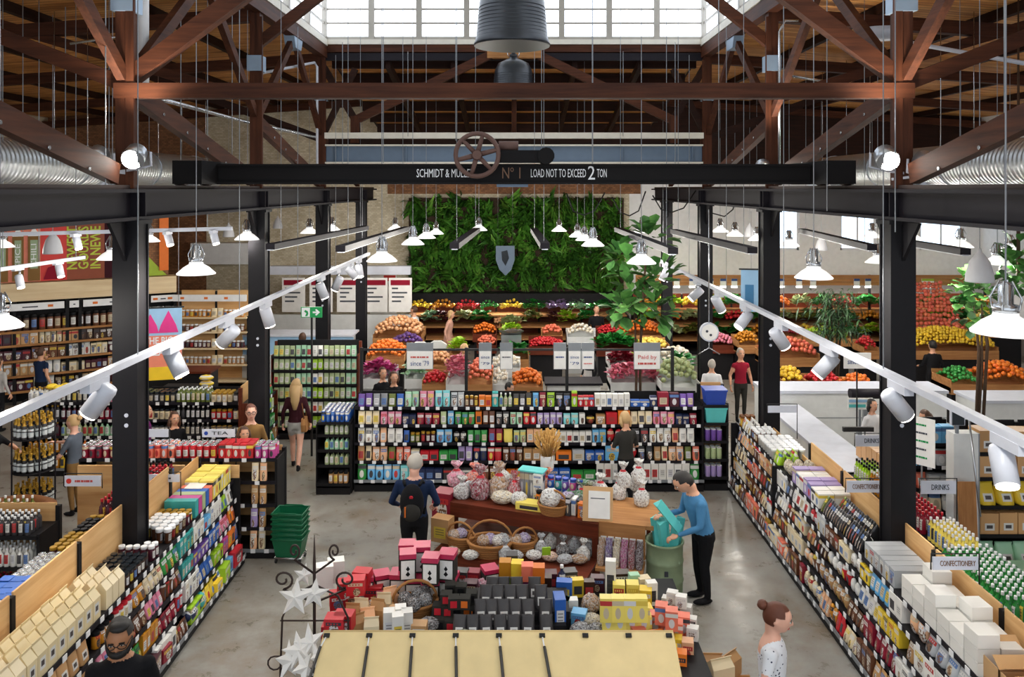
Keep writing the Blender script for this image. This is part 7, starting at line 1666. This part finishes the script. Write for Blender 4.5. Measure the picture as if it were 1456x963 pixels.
# ================================================================== LEFT AISLE BACKGROUND
REGION = ''
A_, B_ = Vector((-13.55, 20.9, 0)), Vector((-9.7, 23.1, 0)); cd_ = (B_-A_); CLN = cd_.length; crz = math.atan2(cd_.y, cd_.x)
def wu(px):   # distance along the coffee wall of a picture column
    k = (px-CXP)/FPX; return (k*A_.y-A_.x)/(math.cos(crz)-k*math.sin(crz))
def wz(px, py):
    u = wu(px); D = A_.y+u*math.sin(crz); return HC-(py-CYP)*D/FPX
cw = thing('coffee_shelving', 'dark coffee and tea shelving with pale timber fascia', 'shelf', A_, crz)
p_ = MB(); p_.b2(-.8, CLN, .05, .15, 0, 2.7); part('back_panel', p_, 'shelf_black', cw)
for k, u in enumerate((-.8, 0, .55, 1.75, 2.05, 3.2, CLN-.02)):
    p_ = MB(); p_.b2(u-.04, u+.04, -.35, .1, 0, 2.7); part('upright', p_, 'shelf_black', cw)
p_ = MB(); p_.b2(-.8, CLN, -.42, .1, 2.68, 3.14); part('fascia', p_, 'pine_X', cw)
for a, b_ in ((-.75, .0), (.1, 1.68), (1.8, 2.02), (2.12, 3.7), (3.78, CLN-.05)):
    p_ = MB(); p_.b2(a, b_, -.44, -.4, 2.44, 2.62); h_ = part('header_sign', p_, 'price_white', cw)
    for q in range(2):
        if b_-a < .5: continue
        c = a+(b_-a)*(.18+.62*q); p_ = MB(); p_.b2(c-.06, c+.06, -.447, -.44, 2.5, 2.56); part('print', p_, 'orange_paint', h_)
    p_ = MB(); p_.b2(a+(b_-a)*.4, a+(b_-a)*.62, -.447, -.44, 2.51, 2.54); part('print', p_, 'lettering_dark', h_)
LV_C = (.35, .75, 1.15, 1.55, 1.9)
for z in LV_C:
    p_ = MB(); p_.b2(-.8, CLN, -.38, .05, z-.03, z); part('shelf_board', p_, 'shelf_black', cw)
    p_ = MB(); p_.b2(-.8, CLN, -.4, -.38, z-.05, z+.01); part('price_rail', p_, 'crate_X', cw)
class AFace:
    def __init__(s, o, rz_): s.o, s.rz = Vector(o), rz_
    def w(s, u, v, z): return (s.o.x+math.cos(s.rz)*u-math.sin(s.rz)*v, s.o.y+math.sin(s.rz)*u+math.cos(s.rz)*v, z)
FC = AFace(A_, crz)
for i, z in enumerate(LV_C):
    if i == 4: fill(FC, -.7, CLN-.1, z, -.34, [('jar', 'label', 'chocolate', .17, .4, .17, 3, 'shelf_black'), ('jar', 'label', 'brown', .17, .4, .17, 4, 'shelf_black')], 'dispenser on the coffee wall')
    else: fill(FC, -.7, CLN-.1, z, -.33, rruns(130+i, ['chocolate', 'tan', 'cream', 'brown', 'kraft', 'white', 'wine'], ['pouch', 'paperbag', 'box'], w=(.12, .2), h=(.22, .32), d=.2), 'on the coffee wall, %s shelf' % ORD[i])
# mural above
mu = thing('wall_mural', 'colourful market mural above the coffee shelving', 'mural', A_, crz)
zt = 4.85
def mpan(u0, u1, z0, z1, mat, nm='panel', y0=-.2, y1=-.15, par=None):
    p_ = MB(); p_.b2(u0, u1, y0, y1, z0, z1); return part(nm, p_, mat, par or mu)
U = wu
mpan(-.8, U(58), 3.16, zt, 'sign_salmon'); mpan(U(58), U(95), 3.16, zt, 'sign_red'); mpan(U(95), U(148), 3.16, zt, 'sign_brown'); mpan(U(148), U(172), 3.16, zt, 'cloth_wine'); mpan(U(172), U(238), 3.16, zt, 'brick_brown'); 
for x0, x1, tx in ((-22, 12, 'CORN'), (18, 34, 'SPICE'), (40, 57, 'CHILI')):
    t_ = mpan(U(x0), U(x1), 3.18, 4.35, 'cloth_brown', 'spice_tin', -.24, -.2)
    mpan(U(x0)+.05, U(x1)-.05, 3.5, 4.25, 'sage_print' if 'sage_print' in MATS else 'barrel_green', 'tin_label', -.25, -.24, t_)
    fit_text(tx, (U(x1)-U(x0))*.45, .6, 'lettering_white', mu, ((U(x0)+U(x1))/2, -.255, 3.85), (PI/2, -PI/2, 0))
    p_ = MB(); p_.prism([(U(x0), 4.35), (U(x1), 4.35), ((U(x0)+U(x1))/2, 4.6)], 'Y', -.24, -.2); part('tin_roof', p_, 'price_white', t_)
for x, tx in ((103, 'NEWEST'), (119, 'GOURDS'), (136, 'IN NEWE')): fit_text(tx, .24, 1.15, 'lettering_green', mu, (U(x), -.205, 4.0), (PI/2, -PI/2, 0), True)
p_ = MB(); p_.prism([(U(205), 3.16), (U(236), 3.16), (U(226), 3.35), (U(205), 3.8)], 'Y', -.24, -.2); part('hill', p_, 'lime_paint', mu)
p_ = MB(); p_.prism([(U(225), 3.3), (U(238), 3.3), (U(238), zt), (U(225), zt)], 'Y', -.28, -.2); part('door_shape', p_, 'orange_paint', mu)
p_ = MB(); p_.prism([(U(62), 3.2), (U(92), 3.2), (U(80), 3.6), (U(68), 3.5)], 'Y', -.24, -.2); part('figure', p_, 'cloth_red', mu)
# bulk bins unit with pale timber, white header
FW = Face('-Y', 22.2); 
t = gondola(FW, -9.35, -7.35, [(.3, .05), (.75, .05), (1.2, .05), (1.65, .05), (2.05, .05)], .5, 2.75, 'pale timber bulk food shelving with white header', name='bulk_shelf', spine='plywood', bays=2, tickets=False, shelf_mat='pine_X')
p_ = MB(); p_.b2(-1.0, 1.0, -.27, -.22, 2.5, 2.68); hd = part('header_sign', p_, 'price_white', t)
for x in (-.75, -.1, .45):
    p_ = MB(); p_.b2(x-.05, x+.05, -.28, -.27, 2.56, 2.62); part('print', p_, 'orange_paint', hd)
for i, z in enumerate((.75, 1.2, 1.65, 2.05)): fill(FW, -9.3, -7.4, z, .08, [('jar', 'label', ['tan', 'wine', 'brown', 'amber'][i], .11, .2, .11, 8, 'price_white'), ('pouch', 'label', 'cream', .16, .24, .12, 2, None)], 'on the bulk food shelving, %s shelf' % ORD[i+1])
t = thing('till_counter', 'dark counter below the bulk food shelving', 'counter', (-8.4, 19.9, 0))
p_ = MB(); p_.b2(-1.1, .9, 0, .6, 0, 1.05); part('body', p_, 'shelf_black', t)
p_ = MB(); p_.b2(-1.15, .95, -.05, .65, 1.05, 1.1); part('top', p_, 'walnut_X', t)
t = thing('air_unit', 'white wall unit on the brown brick wall', 'air conditioner', (-10.3, 28.835, 2.9))
p_ = MB(); p_.b2(-1.2, 1.2, -.1, .6, 0, .75); part('case', p_, 'white_paint', t)
p_ = MB(); p_.b2(1.05, 1.13, -.1, 0, -1.2, 2.2); part('pipe', p_, 'white_paint', t)
# banner with pink houses
bn = thing('hanging_banner', 'hanging banner with pink houses and lettering beside the left column', 'banner', P(230, 440, 15.5), R(16))
p_ = MB(); p_.b2(-.36, .36, -.012, .012, -1.35, .02); part('cloth', p_, 'blue_sky_print', bn)
p_ = MB(); p_.b2(-.38, .4, -.02, .02, .02, .05); part('top_bar', p_, 'cord_black', bn)
for x, w_, h_ in ((-.2, .15, .36), (.12, .18, .46)):
    p_ = MB(); p_.prism([(x-w_, -.45), (x+w_, -.45), (x+w_*.75, -.3), (x, -.3+h_*.6), (x-w_*.75, -.3)], 'Y', -.02, -.012); part('house', p_, 'pink_paint', bn)
p_ = MB(); p_.b2(-.36, .36, -.018, -.012, -1.35, -1.1); part('lower_print', p_, 'yellow_plastic', bn)
p_ = MB(); p_.b2(-.36, .36, -.016, -.012, -1.1, -.5); part('pink_block', p_, 'sign_salmon', bn)
fit_text('THE BIG', .13, .5, 'lettering_white', bn, (-.05, -.022, -.6), bold=True); fit_text('BAZAAR', .13, .56, 'lettering_white', bn, (-.05, -.022, -.82), bold=True)
for x in (-.3, .3):
    p_ = MB(); p_.cyl((x, 0, .05), (x, 0, 2.2), .005, n=5); part('wire', p_, 'cable_grey', bn)
# ------------------------------------------------------------------ left cross gondola of oils and sauces
FO = Face('-Y', 15.7)
LO = [(.15, .02), (.45, .04), (.77, .05), (1.09, .06), (1.42, .07)]
gondola(FO, -9.6, -5.0, LO, .55, 1.62, 'cross shelf of dark oil bottles behind the wine stand', bays=4, spine='dark')
REGION = 'oil_'
for i, (z, v0) in enumerate(LO):
    fill(FO, -9.5, -7.3, z, v0, [('bottle', 'label', ['amber', 'amber', 'wine', 'charcoal', 'white'][i], .1, .27, .1, 6, 'gold'), ('bottle', 'label', ['yellow', 'orange', 'sage', 'wine', 'charcoal'][i], .1, .26, .1, 7, 'price_white'), ('bottle', 'label', ['olive', 'amber', 'mint', 'crimson', 'pink'][i], .1, .26, .1, 5, 'shelf_black')], 'on the oil shelf, left half, %s tier' % ORD[i], 2 if i == 4 else 1)
    fill(FO, -7.25, -5.05, z, v0, [('jar', 'label', ['white', 'charcoal', 'white', 'cream', 'charcoal'][i], .1, .2, .1, 6, 'glass_dark'), ('bottle', 'label', ['charcoal', 'olive', 'charcoal', 'black', 'olive'][i], .09, .26, .09, 7, 'price_white'), ('jar', 'label', ['red', 'cream', 'white', 'red', 'cream'][i], .1, .19, .1, 4, 'gold')], 'on the oil shelf, right half, %s tier' % ORD[i], 3 if i == 4 else 1)
REGION = ''
for i, (px, py) in enumerate(((70, 548), (80, 550), (90, 547), (100, 549), (112, 546))): prod('sack', 'solid', 'yellow', on(px, py+8, 1.64), 0, (.22, .2, .12), 'yellow pasta packet on the oil shelf top, %s from left' % ['first', 'second', 'third', 'fourth', 'fifth'][i], alone=True)
fy = thing('display_bin', 'black hopper with yellow packs below the pink banner', 'bin', P(255, 560, 16.6)*1); fy.location.z = 0
p_ = MB(); p_.b2(-.4, .4, 0, .4, 0, 1.5); part('body', p_, 'shelf_black', fy)
p_ = MB(); p_.b2(-.1, .15, -.02, 0, 1.2, 1.4); part('card', p_, 'price_white', fy)
for k in range(6): prod('sack', 'band', 'yellow', (fy.location.x+.55, 16.5, 1.05+.12*k), 0, (.3, .24, .12), 'yellow pack in the pile beside the black hopper, %s from below' % NUM[k])
p_ = MB(); p_.b2(.42, .72, -.12, .2, 0, 1.05); part('step', p_, 'crate_Z', fy)
# round wine stand with three tiers
def wine_stand(c, tiers, label):
    t = thing('wine_stand', label, 'stand', c)
    for k in range(4):
        a = PI/4+k*PI/2; p_ = MB(); p_.cyl((.31*math.cos(a), .31*math.sin(a), 0), (.31*math.cos(a), .31*math.sin(a), 2.1), .012, n=6); part('post', p_, 'dark_steel', t)
    for z in tiers:
        p_ = MB(); p_.cyl((0, 0, z-.02), (0, 0, z), .31, n=24); q = part('tray', p_, 'shelf_black', t)
        p_ = MB(); p_.tube([(.315*math.cos(2*PI*i/24), .315*math.sin(2*PI*i/24), z+.13) for i in range(25)], .007, 5, cap=False); part('guard_ring', p_, 'dark_steel', q)
    for k, z in enumerate(tiers):
        for r_, n in ((.25, 16), (.15, 9), (.05, 3)):
            for i in range(n):
                a = 2*PI*i/n; o = obj('wine_bottle', unit_mesh('wine', 'wine', 'gold'), None, (c[0]+r_*math.cos(a), c[1]+r_*math.sin(a)-.04, z+.002), (0, 0, 0), (.078, .078, .32), PAL[['black', 'black', 'charcoal'][k]]); tag(o, 'dark gold topped wine bottle, %s tray of the round stand, %s ring, %s round' % (['lowest', 'middle', 'top'][k], {.25: 'outer', .15: 'inner', .05: 'central'}[r_], (NUM+['thirteenth', 'fourteenth', 'fifteenth', 'sixteenth'])[i]), 'bottle', 'wine bottles on the %s tray' % ['lowest', 'middle', 'top'][k])
wine_stand((P(48, 600, 13.0).x, 13.0, 0), (.55, 1.1, 1.64), 'three tier round wire stand packed with gold topped wine bottles')
# wine crates and cases at the far left foreground
REGION = 'case_'
FX = Face('-Y', 10.6)
gondola(FX, -7.4, -6.3, [(.2, .02), (.6, .05), (1.0, .08)], .6, 1.25, 'low rack of bottle cases at the left edge', name='case_rack', bays=1, tickets=False, spine='plywood')
for i, (z, v0) in enumerate(((.2, .02), (.6, .05), (1.0, .08))): fill(FX, -7.35, -6.35, z, v0, [('bottle', 'label', ['wine', 'white', 'charcoal'][i], .08, .24, .08, 14, ['red_plastic', 'price_white', 'price_white'][i])], 'in the case rack at the left edge, %s tier' % ORD[i], 4)
FX2 = Face('-Y', 12.2)
gondola(FX2, -9.2, -8.2, [(.2, .02), (.6, .05), (1.0, .08), (1.35, .1)], .6, 1.6, 'small rack of boxed wine beside the wine stand', name='case_rack', bays=1, tickets=False, spine='plywood')
for i, (z, v0) in enumerate(((.2, .02), (.6, .05), (1.0, .08), (1.35, .1))): fill(FX2, -9.15, -8.25, z, v0, [('box', 'label', ['crimson', 'white', 'white', 'wine'][i], .12, .28, .12, 14, None)], 'in the boxed wine rack, %s tier' % ORD[i], 2)
# basket of upright bottles
wicker_basket((P(20, 720, 11.6).x, 11.6, .0), .36, .95, 'tall wicker hamper of bottles below the wine stand', handle=False, mat='wicker_dark')
for i in range(12): prod('bottle', 'label', 'olive', (P(20, 720, 11.6).x-.2+.13*(i % 4), 11.42+.13*(i//4), .85), 0, (.08, .08, .3), 'green bottle standing in the tall wicker hamper', 'price_white')
# small sign boards on stalks over the left shelves
def stalk_sign(px, py, D, w_, h_, tx, label, z0, mt='lettering_dark', dot=None):
    c = P(px, py, D); t = thing('shelf_sign', label, 'sign', c)
    p_ = MB(); p_.b2(-w_/2, w_/2, -.01, .005, -h_/2, h_/2); part('board', p_, 'lilac_board' if 'lilac_board' in MATS else 'paper_white', t)
    p_ = MB(); p_.tube([(w_/2+.015, 0, z0-c.z), (w_/2+.015, 0, h_/2+.03), (-w_/2-.015, 0, h_/2+.03), (-w_/2-.015, 0, -h_/2)], .008, 5); part('wire_frame', p_, 'cord_black', t)
    if tx != '': fit_text(tx, h_*(.42 if tx else .25), w_*(.78 if tx and len(tx) > 8 else .5), mt, t, (.02, -.013, 0))
    if dot:
        p_ = MB(); p_.cyl((-w_*.38, -.014, 0), (-w_*.38, -.01, 0), h_*.25, n=12); part('dot', p_, dot, t)
plain('lilac_board', '#d5d9e6', .6)
stalk_sign(118, 684, 11.6, .52, .15, None, 'pale shelf sign with a red dot over the dark bottles', 1.3, 'lettering_red', 'sign_red')
stalk_sign(229, 680, 10.9, .5, .1, None, 'pale shelf sign on the plywood behind the nearest left column', 1.3)
stalk_sign(220, 616, 12.4, .42, .12, '', 'pale shelf sign with red mark among the red tins', 1.3, dot='sign_red')
stalk_sign(311, 616, 12.4, .5, .12, 'TEA', 'pale shelf sign with blue mark among the red tins', 1.3, dot='cobalt')

# ================================================================== RIGHT AISLE BACKGROUND
REGION = ''
def counter(x0, x1, y0, y1, z, label, name='checkout_counter'):
    t = thing(name, label, 'counter', ((x0+x1)/2, (y0+y1)/2, 0)); hx, hy = (x1-x0)/2, (y1-y0)/2
    p_ = MB(); p_.b2(-hx+.03, hx-.03, -hy+.03, hy-.03, 0, .1); part('plinth', p_, 'rail_grey', t)
    p_ = MB(); p_.b2(-hx, hx, -hy, hy, .1, z-.06); part('body', p_, 'stone_white', t)
    p_ = MB(); p_.b2(-hx-.03, hx+.03, -hy-.03, hy+.03, z-.06, z); part('top', p_, 'white_metal', t)
    p_ = MB(); p_.b2(-hx, hx, -hy-.006, -hy, z*.55, z*.56); part('joint_line', p_, 'rail_grey', t)
    return t
counter(5.35, 9.2, 17.2, 18.0, 1.3, 'long white counter before the fruit bins in the right aisle')
counter(9.5, 12.6, 16.6, 17.4, 1.25, 'white counter at the right edge before the lime bins')
counter(5.35, 6.0, 13.0, 17.1, 1.02, 'white sloping looking return counter joining the right aisle shelf')
counter(6.1, 8.3, 13.55, 14.05, .95, 'white till counter with paper bags')
def box_part(nm, t, a, mat): p_ = MB(); p_.b2(*a); return part(nm, p_, mat, t)
t = thing('till_screen', 'blue striped poster board behind the till', 'poster', P(1223, 575, 15.6)); box_part('board', t, (-.24, .24, -.01, .01, -.1, .12), 'paper_white', ); box_part('stripe', t, (-.22, .2, -.016, -.01, .04, .09), 'blue_sky_print'); box_part('stripe', t, (-.22, .1, -.016, -.01, -.06, .0), 'teal'); box_part('stem', t, (-.02, .02, 0, .03, -t.location.z, -.1), 'rail_grey')
t = thing('till_monitor', 'black till monitor tilted on the white counter', 'monitor', P(1222, 612, 14.6)); box_part('screen', t, (-.3, .25, -.03, .03, -.02, .06), 'cord_black'); box_part('foot', t, (-.04, .04, -.02, .05, -t.location.z+.95, -.02), 'rail_grey')
t = thing('till_monitor', 'dark tablet screen on a white pillar', 'monitor', P(1362, 594, 11.2)); box_part('screen', t, (-.08, .08, -.02, 0, -.1, .1), 'glass_dark'); box_part('casing', t, (-.09, .1, 0, .05, -.11, .11), 'white_metal'); box_part('stem', t, (-.02, .02, .01, .04, -.4, -.1), 'rail_grey')
t = thing('paper_roll_holder', 'long dark roll holder by the oranges', 'roll holder', P(1230, 560, 15.9)); p_ = MB(); p_.cyl((-.3, 0, 0), (.3, 0, 0), .1, n=14); part('drum', p_, 'dark_steel', t); box_part('leg', t, (-.04, .04, -.04, .04, -t.location.z, -.08), 'rail_grey')
# partition pillar, leaning plank, rack of cardboard and sundries
t = thing('white_pillar', 'white partition pillar right of the drinks sign', 'pillar', (P(1368, 700, 11.3).x, 11.3, 0)); box_part('panel', t, (-.17, .17, -.1, .1, 0, 2.2), 'stone_white'); box_part('edge', t, (.17, .19, -.1, .1, 0, 2.2), 'rail_grey')
t = thing('orange_board', 'varnished orange board leaning on the white pillar', 'board', (P(1374, 700, 11.0).x, 11.0, .0)); p_ = MB(); p_.box(.03, 0, .8, .24, .03, 1.58, 0, Matrix.Rotation(R(-4), 3, 'X')); part('plank', p_, 'crate_Z', t)
t = thing('metal_pole', 'slim metal pole leaning beside the sundries rack', 'pole', (0, 0, 0)); p_ = MB(); p_.tube([P(1377, 588, 11.2), P(1394, 735, 10.8)], .014, 6); part('tube', p_, 'galvanised', t)
FS = Face('-Y', 12.6)
LS = [(.2, .02), (.55, .03), (.9, .04), (1.25, .05), (1.6, .06)]
gondola(FS, 6.1, 6.95, LS, .5, 1.9, 'sundries shelf behind the drinks sign', name='sundries_rack', bays=1, spine='dark')
for i, (z, v0) in enumerate(LS): fill(FS, 6.13, 6.92, z, v0, rruns(150+i, ['white', 'mint', 'cream', 'sky', 'salmon', 'lime', 'silver'], ['box', 'pouch'], w=(.12, .2), h=(.2, .28), d=.2), 'on the sundries shelf, %s tier' % ORD[i], 1)
FS2 = Face('-Y', 11.4)
gondola(FS2, 6.55, 8.2, [(.25, .02), (.7, .03), (1.1, .04), (1.5, .05), (1.85, .06)], .5, 2.2, 'rack of cardboard boxes and bags at the right edge', name='sundries_rack', bays=2, spine='dark', tickets=False)
for i, (z, v0, c, k) in enumerate(((.25, .02, 'mint', 'pouch'), (.7, .03, 'kraft', 'box'), (1.1, .04, 'yellow', 'pouch'), (1.5, .05, 'kraft', 'box'), (1.85, .06, 'tan', 'box'))): fill(FS2, 6.6, 8.15, z, v0, [(k, 'tag', c, .26, .3, .3, 9, None)], 'in the right edge rack, %s shelf' % ORD[i])
for i in range(8): prod('box', 'label', 'mint', (6.75+.17*i, 10.9, .0), 0, (.15, .3, .45), 'white and green carton on the floor before the right edge rack')
# kraft bags ranked on a low plywood divider
FP = Face('-X', 5.9)
for i in range(5): prod('box', 'solid', 'tan', (6.0+.0*i, 12.85+.2*i, 1.04), 0, (.3, .18, .3), 'brown carry bag in the row along the white counter', name='carry_bag', cat='bag')
# lettered shelf signs
stalk_sign(1334, 693, 10.6, .46, .17, 'DRINKS', 'pale shelf sign lettered DRINKS nearest the white pillar', 1.12)
stalk_sign(1237, 627, 12.4, .44, .17, 'DRINKS', 'pale shelf sign lettered DRINKS left of the nearest right column', 1.12)
stalk_sign(1229, 692, 10.5, .46, .15, 'CONFECTIONERY', 'pale shelf sign before the nearest right column', 1.4, 'lettering_brown')
stalk_sign(1358, 801, 8.2, .46, .13, 'CONFECTIONERY', 'pale shelf sign lettered CONFECTIONERY nearest the camera', 1.25, 'lettering_brown')
stalk_sign(1112, 582, 14.2, .5, .12, '', 'blank pale shelf sign over the white pots', 1.2)
t = thing('menu_card', 'tall white menu card with green lettering standing beside the column', 'sign', P(1310, 625, 11.0), R(-50))
box_part('card', t, (-.18, .18, -.006, .006, -.35, .3), 'paper_white'); box_part('stem', t, (-.01, .01, .006, .02, -t.location.z+1.1, -.3), 'rail_grey')
for q in range(5): fit_text(None, .03, .14+.03*(q % 3), 'lettering_dark' if q % 2 else 'exit_green', t, (0, -.01, .2-.11*q))
t = thing('teal_banner', 'blue printed banner hanging by the second right column', 'banner', P(1068, 405, 16.5), R(-12))
box_part('cloth', t, (-.2, .2, -.01, .01, -.55, .3), 'blue_sky_print'); box_part('figure', t, (-.12, .05, -.016, -.01, -.5, .0), 'cloth_denim'); box_part('bar', t, (-.24, .24, -.02, .02, .3, .33), 'cord_black'); box_part('wire', t, (-.004, .004, -.004, .004, .33, 1.5), 'cable_grey')
t = thing('bag_sack', 'white carry bags hanging by the sign rail', 'bag', P(622, 490, 22.3)); p_ = MB(); p_.prism([(-.22, -.5), (.22, -.5), (.26, 0), (.1, .1), (-.1, .1), (-.26, 0)], 'Y', -.08, .08); part('body', p_, 'stone_white', t); box_part('hook_post', t, (-.02, .02, -.02, .02, -t.location.z, .1), 'rail_grey')
t = thing('bag_sack', 'white carry bag stand beside the salmon coat', 'bag', P(597, 495, 22)); p_ = MB(); p_.prism([(-.25, -.4), (.25, -.4), (.28, .05), (.12, .16), (-.12, .16), (-.28, .05)], 'Y', -.08, .08); part('body', p_, 'stone_white', t); box_part('hook_post', t, (-.02, .02, -.02, .02, -t.location.z, .1), 'rail_grey')
